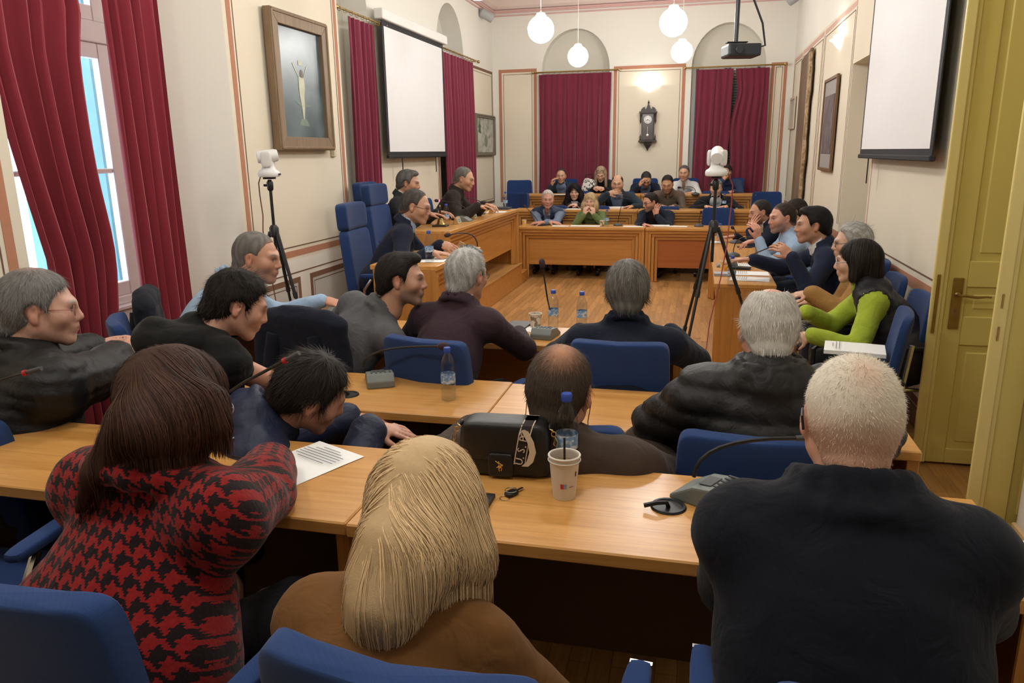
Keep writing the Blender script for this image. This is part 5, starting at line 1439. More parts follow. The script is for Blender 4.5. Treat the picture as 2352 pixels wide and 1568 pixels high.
p = Person('man with thick grey hair and dark navy jacket seen squarely from behind', A(1441, 662, 3.52), -2, hyaw=-4, pitch=4, scale=1.12, broad=1.08, tors=.42)
p.arm(1, A(1538, 760, 3.90), vec(-.3, 1, 0), vec(0, 0, 1), .3, pole=vec(1, -.3, -.8)).arm(-1, A(1335, 760, 3.90), vec(.3, 1, 0), vec(0, 0, 1), .3, pole=vec(-1, -.3, -.8))
suit(p, DNAVY, WSH, .010, bulk=1.05); p.skin(OL, DGREY, res=.0066); short_hair(p, (.155, .145, .130), .019, 7500, .040, flow=comb_down, lift=.04, width=.0013, line='low', jitter=.12, side=.8, cvar=.42); p.legs(TROU, SHOE)
reg('T4', p, None); chair('task', -.31, 3.42, 0, 0, 'blue chair with its whole back shown, under the man with thick grey hair')

# ------------------------------------------------------------------ second row
QUILT = C_('black_quilted_jacket_nylon', (.010, .010, .011), 'nylon')
p = Person('man in black quilted jacket and thin glasses at the far left edge', A(90, 700, 2.12), 22, hyaw=52, pitch=6, scale=1.10, broad=1.18, fat=1.08, floor=0, seat=.46)
p.arm(1, A(290, 812, 2.62), vec(.3, .8, .5), vec(.2, -.8, .5), .8, pole=vec(.6, -.6, -1)).arm(-1, A(225, 800, 2.75), vec(.9, .3, .3), vec(0, -.5, .8), .5)
p.garment('jacket', p.torso(.030, hem=.16, sleeve=.93, bulk=1.2, belly=1.1) + p.boxy(.20, .15, .28) + p.collar(.085, .045, .016, drop=.02), QUILT, .010, post=puffer_post(p, .046, .011), wr=.003)
p.garment('shirt_collar', p.collar(.066, .04, .005, lift=.015, flare=.0), C_('pink_shirt_cotton', (.55, .38, .36), 'cotton'), .008, wr=0)
def _grey_crown(V):
    w = np.exp(-((V[:, 0] + .01) / .035) ** 2 - ((V[:, 1] + .02) / .035) ** 2)[:, None] * (V[:, 2] > .08)[:, None] * .6
    return np.array((.17, .165, .16)) * (1 - w) + np.array((.42, .25, .18)) * w
p.skin((.56, .32, .24), GREY, res=.0066); short_hair(p, (.17, .165, .16), .013, 8000, .030, flow=comb_down, lift=.05, width=.0012, line='low', pig=_grey_crown); p.glasses((.35, .10, .08), .0011); p.legs(TROU)
reg('S1', p, 'task', 'blue chair under the man in the black quilted jacket', cyaw=6)
p = Person('young person with dark tousled hair, black hooded vest and bare arm', A(545, 690, 2.36), 24, hyaw=52, pitch=26, scale=.97, broad=1.12, neck=(-.05, -.03, 0))
p.arm(1, A(715, 900, 2.72), vec(.3, 1, 0), vec(0, 0, 1), .3, pole=vec(.9, -.7, -.8)).arm(-1, A(470, 840, 2.85), vec(.4, 1, 0), vec(0, 0, 1), .3)
VESTB = C_('matt_black_padded_nylon', (.0085, .0085, .009), 'wool')
p.garment('vest', p.torso(.026, arms=False, hem=.15, bulk=1.0) + [RC(p.S[1], p.S[1] + (p.E[1] - p.S[1]) * .20, .070, .064, .03), RC(p.S[-1], p.S[-1] + (p.E[-1] - p.S[-1]) * .20, .070, .064, .03),
    RC(p.N - p.fb * .09 - p.rb * .11 + p.u * .03, p.N - p.fb * .13 + p.u * .03, .062, .078, .012), RC(p.N - p.fb * .13 + p.u * .03, p.N - p.fb * .09 + p.rb * .11 + p.u * .03, .078, .062, .012), RC(p.N - p.fb * .12 - p.rb * .05 - p.u * .05, p.N - p.fb * .12 + p.rb * .05 - p.u * .05, .055, .055, .012),
    RC(p.N - p.rb * .11 + p.u * .03 - p.fb * .08, p.N - p.rb * .10 + p.fb * .04 + p.u * .01, .052, .034, .02), RC(p.N + p.rb * .11 + p.u * .03 - p.fb * .08, p.N + p.rb * .10 + p.fb * .04 + p.u * .01, .052, .034, .02)],
    VESTB, .010, post=puffer_post(p, .085, .010), wr=.005, ws=30)
p.skin((.60, .33, .24), BLK_H, res=.0066, forearm=True, upper=True); short_hair(p, (.018, .014, .012), .014, 5000, .034, flow=comb_crown, lift=.14, width=.0018, curl=.30, jitter=.3, lump=.005, line='low', seg=4); p.legs(TROU)
reg('S2', p, 'task', 'blue chair under the young person in the black vest', cyaw=15)
p = Person('dark-haired person in navy hooded jacket slumped sideways behind the nearest desk', A(714, 895, 2.14), 48, hyaw=50, pitch=30, roll=14, scale=1.06, floor=0, seat=.44, tors=.46, broad=1.05, neck=(-.02, -.03, .02), side=-.05)
p.arm(1, A(850, 985, 2.25), vec(1, .6, -.2), vec(0, -.3, 1), .4).arm(-1, A(800, 960, 2.60), vec(1, .3, 0), vec(0, 0, 1), .4)
NAVJ = C_('navy_anorak_nylon', (.014, .020, .050), 'nylon')
p.garment('jacket', p.torso(.024, hem=.15, sleeve=.95, bulk=1.15) + p.collar(.085, .04, .018, drop=.0, back=.02) + [RC(p.N - p.fb * .08 - p.rb * .09, p.N - p.fb * .08 + p.rb * .09, .050, .050, .04)], NAVJ, .009, wr=.006, ws=26)
p.skin((.55, .31, .23), BLK_H, res=.0066); short_hair(p, (.022, .017, .014), .019, 6000, .050, flow=comb_down, lift=.05, width=.0018, curl=.06, jitter=.14, lump=.004, line='low', seg=4); p.legs(JEANS)
reg('S5', p, None)
p = Person('balding man in brown jacket, seen from behind between the desks', A(1285, 888, 2.10), 2, hyaw=4, pitch=10, roll=2, scale=1.12, broad=1.22, fat=1.06, seat=.44, lean=-1, tors=.50, slope=-.03)
p.arm(-1, A(1085, 990, 2.55), vec(-.3, 1, 0), vec(0, 0, 1), .3, pole=vec(-1, -.4, -.6)).arm(1, A(1470, 1010, 2.55), vec(.1, 1, 0), vec(0, 0, 1), .3, pole=vec(1, -.4, -.7))
p.garment('jacket', p.torso(.022, hem=.15, sleeve=.95, bulk=1.18) + p.boxy(.20, .14, .26) + p.collar(.084, .05, .014, drop=.0, back=.0, flare=.03), C_('brown_jacket_cotton', (.055, .036, .026), 'cotton'), .010, wr=.005, ws=26)
def _bald(V):
    w = np.exp(-((V[:, 0] - .012) / .036) ** 2 - ((V[:, 1] + .055) / .05) ** 2)[:, None] * np.clip((V[:, 2] - .05) / .03, 0, 1)[:, None]
    return np.array((.050, .036, .026)) * (1 - .8 * w) + np.array((.50, .24, .14)) * .8 * w
def _bald_keep(c): return 1 - .97 * (np.exp(-((c[:, 0] - .012) / .032) ** 2 - ((c[:, 1] + .055) / .045) ** 2) * np.clip((c[:, 2] - .05) / .03, 0, 1))
p.skin((.54, .28, .19), (.05, .036, .026), res=.0066)
V, Q = hair_cap(.007, 'low', 0, .005); p.hair(V, Q, (.055, .040, .030), 7000, comb_down, .026, .0012, .03, seg=3, pig=_bald, keep=_bald_keep, jitter=.2); p.legs(TROU)
reg('S3', p, None); chair('task', -.40, 2.36, 0, 0, 'blue chair under the balding man in brown, top edge above the desk')
for sd in (-1, 1):
    MB().tube([tuple(p.Hc + p.Rh @ vec(sd * .088, .0, -.02) * p.sc - p.base), tuple(p.Hc + p.Rh @ vec(sd * .085, -.01, -.07) * p.sc - p.base), tuple(p.Hc + p.Rh @ vec(sd * .092, -.02, -.12) * p.sc - p.base)], .0014, 6).build('earphone_cord', BLK, p.root, smooth=True)
p = Person('white-haired man in black puffer jacket, second row right', A(1766, 745, 2.42), 0, hyaw=-2, pitch=12, scale=1.04, broad=1.10, fat=1.06, tors=.42)
p.arm(1, A(1880, 880, 2.70), vec(-.3, 1, 0), vec(0, 0, 1), .3, pole=vec(1, -.4, -.8)).arm(-1, A(1625, 880, 2.70), vec(.3, 1, 0), vec(0, 0, 1), .3, pole=vec(-1, -.4, -.8))
p.garment('jacket', p.torso(.030, hem=.17, sleeve=.95, bulk=1.15) + p.boxy(.20, .15, .28) + p.collar(.092, .055, .018, drop=.0, back=.0, flare=.02), C_('black_puffer_nylon', (.011, .0105, .011), 'nylon'), .009, post=puffer_post(p, .078, .017), wr=.004, ws=40)
p.skin((.56, .29, .20), WHT_H, res=.0066)
V, Q = hair_cap(.009, 'low', .92, .005); p.hair(V, Q, (.58, .55, .50), 7500, comb_down, .032, .0012, .04, seg=3, jitter=.12, cvar=.3); p.legs(TROU)
reg('S4', p, None); chair('task', .19, 2.38, 0, 0, 'blue chair under the man in the black puffer jacket')

# ------------------------------------------------------------------ nearest row
# woman in houndstooth: the cloth's two-by-two twill of four dark and four red threads
def houndstooth(name, thread=.0046):
    m, nt, b = _nt(name)
    at = nt.nodes.new('ShaderNodeAttribute'); at.attribute_name = 'weave'
    no = _n(nt, 'ShaderNodeTexNoise', i_Scale=120.0, i_Detail=2.0); nt.links.new(coords(nt), no.inputs['Vector'])
    sx = nt.nodes.new('ShaderNodeSeparateXYZ'); nt.links.new(at.outputs['Vector'], sx.inputs[0])
    wx = math2(nt, 'MULTIPLY_ADD', math2(nt, 'SUBTRACT', no.outputs['Fac'], .5), .006, sx.outputs[0])
    wy = math2(nt, 'MULTIPLY_ADD', math2(nt, 'SUBTRACT', no.outputs['Fac'], .5), -.006, sx.outputs[1])
    xi = math2(nt, 'FLOOR', math2(nt, 'DIVIDE', wx, thread)); yi = math2(nt, 'FLOOR', math2(nt, 'DIVIDE', wy, thread))
    warp = math2(nt, 'LESS_THAN', math2(nt, 'FLOORED_MODULO', xi, 8.0), 3.5); weft = math2(nt, 'LESS_THAN', math2(nt, 'FLOORED_MODULO', yi, 8.0), 3.5)
    tw = math2(nt, 'LESS_THAN', math2(nt, 'FLOORED_MODULO', math2(nt, 'ADD', xi, yi), 4.0), 1.5)
    mx = nt.nodes.new('ShaderNodeMix'); nt.links.new(tw, mx.inputs[0]); nt.links.new(weft, mx.inputs[2]); nt.links.new(warp, mx.inputs[3])
    c1 = mixc(nt, no.outputs['Fac'], (.14, .007, .008), (.29, .015, .013))
    nt.links.new(mixc(nt, mx.outputs[0], (.012, .006, .007), c1), b.inputs['Base Color'])
    b.inputs['Roughness'].default_value = .95; b.inputs['Sheen Weight'].default_value = .12; b.inputs['Specular IOR Level'].default_value = .15
    bump(nt, b, no.outputs['Fac'], .5, .003)
    return m
HT = houndstooth('red_black_houndstooth_wool')
p = Person('woman with long brown hair in red and black houndstooth coat', A(418, 918, 1.44), 12, hyaw=14, pitch=20, scale=1.0, fem=True, broad=1.30, fat=1.06, floor=.12, seat=.45, tors=.42, neck=(.03, 0, 0))
p.arm(1, A(628, 1062, 1.80), vec(-.7, 1, .0), vec(.2, -.1, 1), .5, pole=vec(1.9, -.8, -.3)).arm(-1, A(430, 1075, 1.80), vec(.4, 1, 0), vec(0, 0, 1), .4, pole=vec(-1, -.3, -.9))
prims = p.torso(.026, hem=.19, sleeve=.90, bulk=1.34, belly=1.18) + p.collar(.098, .03, .024, drop=.02, back=.0, flare=.045) + [EL(p.P + p.u * .05 + p.r * .03, (.255, .20, .22), np.array([p.r, p.f, vec(0, 0, 1)]), .10)]
V, Q = grow(prims, .009, lambda X, D: D + wob(X, 22, 4, .006))
lx, ly, lz = p.local(V); W3 = np.stack([lx, lz, 0 * lx], 1)
for sd in (-1, 1):
    o = 0.0
    for a, b in ((p.S[sd], p.E[sd]), (p.E[sd], p.W[sd])):
        ba = b - a; L = np.linalg.norm(ba); t = ((V - a) @ ba) / (L * L); q = V - a - np.clip(t, 0, 1)[:, None] * ba; r = np.linalg.norm(q, axis=1)
        m = (r < .105) & (t > (.05 if o == 0 else -.02)) & (np.abs(lx) > p.hw * .92) if o == 0 else (r < .105) & (t > -.02) & (((V - p.N) @ p.fb > .02) | (np.abs(lx) > p.hw))
        e1 = nrm(np.cross(ba, vec(0, 0, 1))); e2 = nrm(np.cross(e1, ba)); ang = np.arctan2(q @ e1, q @ e2)
        W3[m] = np.stack([ang * .075, o + t * L, 0 * t], 1)[m]; o += L
me = fast_mesh('coat', V - p.base, Q, HT); at = me.attributes.new('weave', 'FLOAT_VECTOR', 'POINT'); at.data.foreach_set('vector', W3.astype(np.float32).ravel()); link('coat', me, p.root)
MB().tube([tuple(A(252, 1022, 1.36) - p.base), tuple(A(330, 1046, 1.32) - p.base), tuple(A(420, 1046, 1.32) - p.base), tuple(A(505, 1022, 1.36) - p.base), tuple(A(535, 1008, 1.42) - p.base)], .0055, 8).build('leather_piping', plain('black_piping_leather', (.012, .011, .011), .35), p.root, smooth=True)
p.skin((.60, .36, .27), BRN_H, res=.0066)
q = lambda a, b, c: p.Hc + p.Rh @ vec(a, b, c) * p.sc
hv = [EL(q(0, -.020, .036), np.array([.098, .118, .100]) * p.sc, p.Rh.T), RC(q(0, -.06, .02), A(390, 965, 1.32), .098, .092, .05), RC(A(385, 965, 1.32), A(330, 1000, 1.24), .080, .05, .05),
      RC(A(300, 985, 1.27), A(225, 1085, 1.21), .055, .028, .05), RC(A(480, 930, 1.36), A(510, 985, 1.34), .045, .022, .04), RC(A(225, 1085, 1.21), A(185, 1170, 1.20), .028, .012, .03)]
long_hair(p, hv, (.050, .021, .013), 6200, .38, 12, .011, lump=.002, cvar=.40, width=.0017, face_cut=False, seed=4)
p.glasses((.45, .42, .38), .0012); p.legs(TROU)
reg('N1', p, None); chair('task', -1.08, 1.12, .12, 5, 'blue chair turned askew under the woman in houndstooth, bottom left')
p = Person('woman with long straight blonde hair in camel coat, seen from behind', A(985, 1142, 1.26), 4, hyaw=10, pitch=18, roll=5, scale=.99, fem=True, broad=1.10, floor=.12, seat=.44, tors=.38, neck=(0, 0, -.03))
p.arm(1, A(1420, 1720, 1.36), vec(-.3, 1, 0), vec(0, 0, 1), .3, pole=vec(1, -.5, -.7)).arm(-1, A(800, 1400, 1.62), vec(.4, 1, 0), vec(0, 0, 1), .3)
p.garment('coat', p.torso(.018, hem=.16, sleeve=.95, bulk=1.08) + p.boxy(.175, .13, .26) + p.collar(.080, .02, .014, drop=.03, flare=.03), C_('camel_coat_wool', (.155, .068, .018), 'wool'), .008, wr=.003)
p.skin(FA, (.25, .16, .08), res=.0066)
q = lambda a, b, c: p.Hc + p.Rh @ vec(a, b, c) * p.sc
hv = [EL(q(0, -.020, .036), np.array([.092, .112, .098]) * p.sc, p.Rh.T), RC(q(0, -.05, .0), A(955, 1270, 1.13), .092, .086, .05), RC(A(925, 1270, 1.12), A(890, 1390, 1.06), .080, .058, .05), RC(A(890, 1390, 1.06), A(868, 1490, 1.04), .056, .034, .04),
      RC(A(1040, 1180, 1.22), A(1082, 1280, 1.20), .060, .040, .05), RC(A(1082, 1270, 1.20), A(1100, 1310, 1.21), .040, .024, .04), RC(A(860, 1330, 1.10), A(815, 1480, 1.04), .045, .016, .05)]
long_hair(p, hv, (.66, .46, .25), 8200, .56, 12, .010, lump=.0015, cvar=.15, width=.0017, tipcol=(.76, .56, .33), face_cut=False, seed=5)
p.legs(TROU)
reg('N2', p, None); chair('task', -.37, 1.075, .12, 4, 'blue mesh-backed chair under the blonde woman in camel')
p = Person('man with cropped white hair in dark navy jacket, nearest on the right', A(1956, 948, 1.42), 2, hyaw=0, pitch=6, scale=.99, broad=1.12, fat=1.08, floor=.12, seat=.46, tors=.48)
p.arm(1, A(2190, 1230, 1.75), vec(-.3, 1, 0), vec(0, 0, 1), .3, pole=vec(.25, -.3, -1)).arm(-1, A(1750, 1200, 1.75), vec(.3, 1, 0), vec(0, 0, 1), .3, pole=vec(-.25, -.3, -1))
p.garment('jacket', p.torso(.026, hem=.17, sleeve=.95, bulk=1.12, belly=1.1) + p.boxy(.225, .16, .30) + p.collar(.094, .055, .018, drop=.0, back=-.005, flare=.03) + [RC(p.N - p.fb * .05 - p.rb * .10 - p.u * .01, p.N - p.fb * .05 + p.rb * .10 - p.u * .01, .050, .050, .04)], C_('midnight_navy_jacket_cotton', (.0032, .0046, .010), 'cotton'), .009, wr=.005, ws=20)
p.skin((.60, .32, .23), (.5, .46, .40), res=.0066)
def _crop(V):
    x, y, z = V.T; w = np.clip((z + .02) / .07, 0, 1)[:, None]; t = np.exp(-((x - .005) / .03) ** 2 - ((y + .075) / .035) ** 2)[:, None] * .55
    c = np.array((.47, .28, .20)) * (1 - w) + np.array((.62, .56, .46)) * w
    return c * (1 - t) + np.array((.58, .34, .24)) * t
V, Q = hair_cap(.006, 'low', 0, .0045, lump=.0006); p.hair(V, Q, (.66, .60, .50), 13000, comb_crown, .010, .0011, .45, seg=2, jitter=.35, cvar=.18, pig=_crop); p.legs(TROU)
MB().tube([tuple(p.Hc + p.Rh @ vec(-.083, .02, .01) * p.sc - p.base), tuple(p.Hc + p.Rh @ vec(-.089, -.022, .004) * p.sc - p.base), tuple(p.Hc + p.Rh @ vec(-.086, -.026, -.02) * p.sc - p.base)], .0028, 6).build('earpiece', BLK, p.root, smooth=True)
reg('N3', p, None); chair('task', .335, 1.13, .12, 0, 'blue chair under the man with cropped white hair')
# ------------------------------------------------------------------ lamps
GLB = emit('frosted_globe_glass', (1.0, .98, .94), GLOBE_POWER)
WHT = plain('white_enamel', (.78, .78, .76), .4)
def pendant(x, y, label, z=3.13):
    t = thing('pendant_lamp', label, 'lamp', (x, y, z), 0, 'globe pendant lamps')
    MB().ball((0, 0, 0), (.152, .152, .150), 24, 14).build('globe', GLB, t, smooth=True)
    MB().lathe([(.045, .135), (.06, .15), (.05, .175), (.02, .185), (.008, .20)], 16).build('cap', WHT, t, smooth=True)
    MB().tube([(0, 0, .19), (0, 0, ZC - z)], .0045, 6).build('rod', WHT, t)
    MB().lathe([(.05, ZC - z - .03), (.045, ZC - z - .002)], 14).build('ceiling_rose', WHT, t, smooth=True)
pendant(-1.86, 9.1, 'globe lamp at upper left, larger of the left pair')
pendant(-1.84, 11.75, 'globe lamp before the left arched niche, smaller and lower')
pendant(-.36, 9.1, 'brightest globe lamp left of the projector')
pendant(-.33, 11.75, 'small globe lamp below the brightest one, right pair')
for y, w in ((6.45, 'between the screens'), (3.8, 'over the third row desks'), (1.15, 'over the nearest desks')):
    for x, s in ((-1.85, 'left'), (-.35, 'right')): pendant(x, y, 'globe lamp above the frame %s, %s of its pair' % (w, s))
def sconce(label, M, face):
    t = thing('wall_sconce', label, 'lamp', M)
    t.rotation_euler = (0, 0, face)
    prof = [(.012, -.10), (.05, -.085), (.10, -.05), (.15, -.012), (.20, .0)]
    vs = []; fs = []; n = 13
    for r, z in prof + [(r * .94, z + .006) for r, z in prof[::-1]]:
        for k in range(n):
            a = math.pi * k / (n - 1); vs.append((r * math.cos(a), -r * .55 * math.sin(a), z))
    m = len(prof) * 2
    for i in range(m - 1):
        for k in range(n - 1): fs.append((i * n + k, i * n + k + 1, (i + 1) * n + k + 1, (i + 1) * n + k))
    MB().add(vs, fs).build('bowl', emit('lit_opal_glass', (1, .98, .93), 2.2), t, smooth=True)
    MB().ball((0, -.045, .012), (.03, .03, .045), 12, 8).build('bulb', emit('sconce_bulb', (1, .96, .88), SCONCE_POWER * 8), t, smooth=True)
    MB().box(-.03, .03, -.012, 0, -.07, .03).build('wall_plate', WHT, t, .003)
sconce('lit opal wall sconce above the clock', tuple(vec(-.915, YF - .004, 2.84)), 0)
sconce('lit opal wall sconce on the right wall above a framed panel', (XR - .004, 9.35, 2.90), -PI / 2)

# ------------------------------------------------------------------ projection screens, projector, speakers
SCR = plain('matt_white_screen_cloth', (.76, .76, .78), .9, var=.02)
SBLK = plain('black_screen_border', (.012, .013, .016), .7)
def screen(label, x, face, y0, y1, z0, z1, straps):
    t = thing('projection_screen', label, 'screen', (x, (y0 + y1) / 2, z0), face)
    h = (y1 - y0) / 2; H = z1 - z0
    MB().box(-h, h, -.004, .004, .03, H).build('border_cloth', SBLK, t)
    MB().box(-h + .055, h - .055, -.0065, -.0042, .075, H - .06).build('screen_cloth', SCR, t)
    MB().box(-h - .01, h + .01, -.018, .018, 0, .035).build('bottom_bar', SBLK, t, .006)
    MB().box(-h - .07, h + .07, -.055, .055, H, H + .115).build('case', WHT, t, .02, 3)
    for s in straps:
        MB().box(s - .012, s + .012, -.003, .003, -.20, .0).build('strap', SBLK, t, loc=(0, 0, 0))
screen('pull-down projection screen on the left wall', XL + .13, PI / 2, 8.47, 10.60, 1.71, 3.23, (-.62, .62))
screen('pull-down projection screen on the right wall beside the door', XR - .09, -PI / 2, 5.06, 7.20, 1.665, 3.25, (-.72,))
pj = thing('projector', 'black ceiling projector hanging on a pole', 'projector', (.315, 7.6, 2.62), .25)
PJB = plain('black_projector_shell', (.016, .018, .022), .4)
MB().box(-.15, .15, -.13, .13, -.05, .06).build('housing', PJB, pj, .02, 2)
MB().lathe([(.03, 0), (.034, .03), (.028, .035)], 16, Tm((-.06, -.13, 0), (PI / 2, 0, 0))).build('lens', PJB, pj, smooth=True)
MB().box(-.14, .05, -.04, .04, .075, .085).build('bracket', PJB, pj, .003)
MB().tube([(-.05, 0, .06), (-.05, 0, ZC - 2.62)], .02, 10).build('pole', PJB, pj, smooth=True)
MB().tube([(.12, .05, .03), (.24, .06, .06), (.20, .05, .25), (.10, .03, .45), (.02, .02, .62), (-.02, 0, 1.0)], .010, 6).build('cable', PJB, pj, smooth=True)
def speaker(label, loc, rz, tilt):
    t = thing('wall_speaker', label, 'speaker', loc, rz); m = plain('grey_speaker_shell', (.38, .38, .38), .6)
    MB().lathe([(.055, -.12), (.075, -.10), (.078, .10), (.07, .115)], 18, Tm((0, -.12, -.03), (PI / 2 + tilt, 0, 0))).build('cabinet', m, t, smooth=True)
    MB().lathe([(.069, .116), (.060, .119), (.0, .121)], 18, Tm((0, -.12, -.03), (PI / 2 + tilt, 0, 0)), cap=False).build('grille', plain('pale_speaker_grille', (.5, .5, .5), .8), t, smooth=True)
    MB().box(-.03, .03, -.09, 0, -.02, .06).build('bracket', m, t, .004)
speaker('grey wall speaker in the far left corner below the cornice', (XL + .01, 12.95, 4.02), PI / 2 + .4, .5)
speaker('grey wall speaker in the far right corner below the cornice', (XR - .01, 13.2, 4.06), -PI / 2 - .4, .5)

# ------------------------------------------------------------------ pictures and clock
GILT = wood('old_gilt_frame', (.16, .105, .06), (.25, .17, .10), .55, axis=2, scale=.8)
def picture(name, label, plane, c, a0, a1, z0, z1, fw, ft, fmat, canvas, sgn):
    """frame of four mitred bars round a canvas; sgn: which way it looks along the wall normal"""
    rz = {'x+': PI / 2, 'x-': -PI / 2}[plane]
    t = thing(name, label, 'picture', (c, (a0 + a1) / 2, (z0 + z1) / 2), rz); h = (a1 - a0) / 2; v = (z1 - z0) / 2
    for s in (-1, 1):
        MB().prism([(s * h, -v), (s * h, v), (s * (h - fw), v - fw), (s * (h - fw), -v + fw)], -ft, 0, 'y').build('frame_bar', fmat, t, .004)
        MB().prism([(-h, s * v), (h, s * v), (h - fw, s * (v - fw)), (-h + fw, s * (v - fw))], -ft, 0, 'y').build('frame_bar', fmat, t, .004)
        if fw > .05:
            MB().tube([(s * (h - .02), -ft, -v + .02), (s * (h - .02), -ft, v - .02)], .014, 6).build('frame_bead', fmat, t)
            MB().tube([(-h + .02, -ft, s * (v - .02)), (h - .02, -ft, s * (v - .02))], .014, 6).build('frame_bead', fmat, t)
    MB().box(-h + fw * .9, h - fw * .9, -ft * .45, -ft * .25, -v + fw * .9, v - fw * .9).build('canvas', canvas, t)
    return t, h - fw, v - fw, -ft * .45
def paint_mat(name, stops, scale=(2, 2, 2), dist=1.5, rough=.35, detail=4.0):
    m, nt, b = _nt(name)
    no = _n(nt, 'ShaderNodeTexNoise', i_Scale=1.0, i_Detail=detail, i_Distortion=dist); nt.links.new(coords(nt, scale), no.inputs['Vector'])
    r = _n(nt, 'ShaderNodeValToRGB'); e = r.color_ramp.elements
    e[0].position, e[0].color = stops[0][0], (*stops[0][1], 1); e[1].position, e[1].color = stops[-1][0], (*stops[-1][1], 1)
    for pz, c in stops[1:-1]: k = e.new(pz); k.color = (*c, 1)
    nt.links.new(no.outputs['Fac'], r.inputs['Fac']); nt.links.new(r.outputs['Color'], b.inputs['Base Color']); b.inputs['Roughness'].default_value = rough
    bump(nt, b, no.outputs['Fac'], .1, .002)
    return m
t, hw, hv, yy = picture('painting', 'tall dark teal painting of a crucified figure in a carved frame', 'x+', XP + .02, 5.95, 6.95, 1.80, 2.95, .115, .07, GILT,
    paint_mat('teal_night_canvas', [(.3, (.035, .055, .065)), (.5, (.075, .11, .125)), (.72, (.13, .175, .19))], (1.2, 1.2, 2.2), 1.0, .28), 1)
PALE = plain('pale_painted_flesh', (.46, .48, .36), .5, var=.2, scale=14); PGRN = plain('pale_green_paint', (.16, .21, .17), .5, var=.3, scale=10)
def paint(pts, mat, nm, d=.003): MB().prism(pts, yy - d, yy - d * .2, 'y').build(nm, mat, t)
paint([(-.05, .06), (.05, .06), (.055, -.03), (.035, -.10), (.03, -.20), (.012, -.30), (-.008, -.30), (-.02, -.20), (-.045, -.10), (-.05, -.03)], PALE, 'painted_figure')
paint([(-.05, .06), (-.03, .04), (-.12, .165), (-.14, .17), (-.13, .15)], PALE, 'painted_arm'); paint([(.05, .06), (.03, .04), (.11, .165), (.13, .17), (.12, .15)], PALE, 'painted_arm')
paint([(.012 + .028 * math.cos(a * PI / 6), .09 + .036 * math.sin(a * PI / 6)) for a in range(12)], plain('umber_paint', (.12, .09, .06), .5), 'painted_head')
paint([(-.035, .16), (.035, .16), (.035, .20), (-.035, .20)], PALE, 'painted_scroll')
paint([(-.13, -.155), (.16, -.175), (.05, -.195), (-.05, -.185)], PGRN, 'painted_horizon', .002)
paint([(-.10, -.36), (.10, -.36), (.05, -.30), (-.05, -.30)], PGRN, 'painted_ground', .002)
t, hw, hv, yy = picture('picture', 'small grey-green picture beside the far left corner', 'x+', XL + .02, 12.42, 13.62, 1.71, 2.40, .06, .045, plain('olive_grey_frame', (.16, .145, .11), .6),
    paint_mat('grey_green_relief', [(.35, (.22, .23, .19)), (.5, (.40, .41, .35)), (.65, (.50, .50, .44))], (2.5, 2.5, 4), 2.0, .6), 1)
DG = plain('dark_green_paint', (.07, .11, .085), .6)
paint([(-.42, .05), (-.25, .02), (-.28, .12), (-.24, .14), (-.30, .18), (-.33, .27), (-.37, .17), (-.43, .13), (-.39, .11)], DG, 'painted_tree')
paint([(-.02, -.18), (.10, -.20), (.16, -.08), (.05, .02), (-.04, -.06)], plain('sage_paint', (.20, .22, .17), .6), 'painted_form')
picture('picture', 'small pale framed print nearest the far right corner', 'x-', XR - .012, 13.05, 13.72, 2.06, 2.56, .04, .025, plain('pale_wood_frame', (.55, .47, .36), .6),
    paint_mat('grey_print', [(.4, (.30, .28, .24)), (.6, (.48, .45, .39))], (3, 3, 3)), -1)
picture('picture', 'thin wooden frame with a dark plum panel below the right wall sconce', 'x-', XR - .015, 9.08, 9.98, 1.50, 2.53, .035, .03, wood('walnut_frame', (.14, .075, .035), (.20, .11, .05), .5, axis=2),
    plain('grey_mount_board', (.32, .30, .29), .8), -1)
_o = [o for o in bpy.data.objects if o.name.startswith('picture') and o.type == 'EMPTY' and 'plum panel' in o['label']][0]
MB().box(-.33, .33, -.022, -.012, -.32, .32).build('plum_panel', paint_mat('plum_grey_textile', [(.35, (.10, .075, .08)), (.65, (.17, .13, .135))], (6, 6, 6), .5, .9), _o)
wp = thing('wood_carving', 'tall weathered brown wooden board hung on the right wall', 'picture', (XR - .02, 11.75, 2.0), -PI / 2)
_r = random.Random(4); edge = [(.50 + .05 * _r.uniform(-1, 1), z / 10) for z in range(-10, 11)]
MB().prism([(-.52, -1.02), (.46, -1.05)] + edge + [(.44, 1.06), (-.52, 1.0)], -.045, 0, 'y').build('board', paint_mat('weathered_board', [(.3, (.07, .045, .03)), (.5, (.15, .095, .055)), (.66, (.24, .16, .09)), (.8, (.30, .20, .12))], (.8, .8, .5), .8, .75, 6), wp, .01)
MB().prism([(.44, -1.0)] + [(x + .03, z) for x, z in edge] + [(.42, 1.0)], -.06, -.02, 'y').build('split_edge', paint_mat('pale_split_wood', [(.35, (.24, .15, .08)), (.6, (.48, .36, .22)), (.7, (.20, .12, .07))], (9, 9, 6), 1.5, .8), wp, .006)
th = thing('thermostat', 'small cream thermostat box right of the big painting', 'switch', (XP + .001, 7.06, 1.78), PI / 2)
MB().box(-.045, .045, -.025, 0, -.04, .04).build('case', plain('aged_cream_plastic', (.60, .52, .36), .5), th, .005)
MB().box(-.042, -.01, -.028, -.024, -.03, .035).build('cover', plain('olive_plastic', (.33, .28, .17), .5), th, .002)

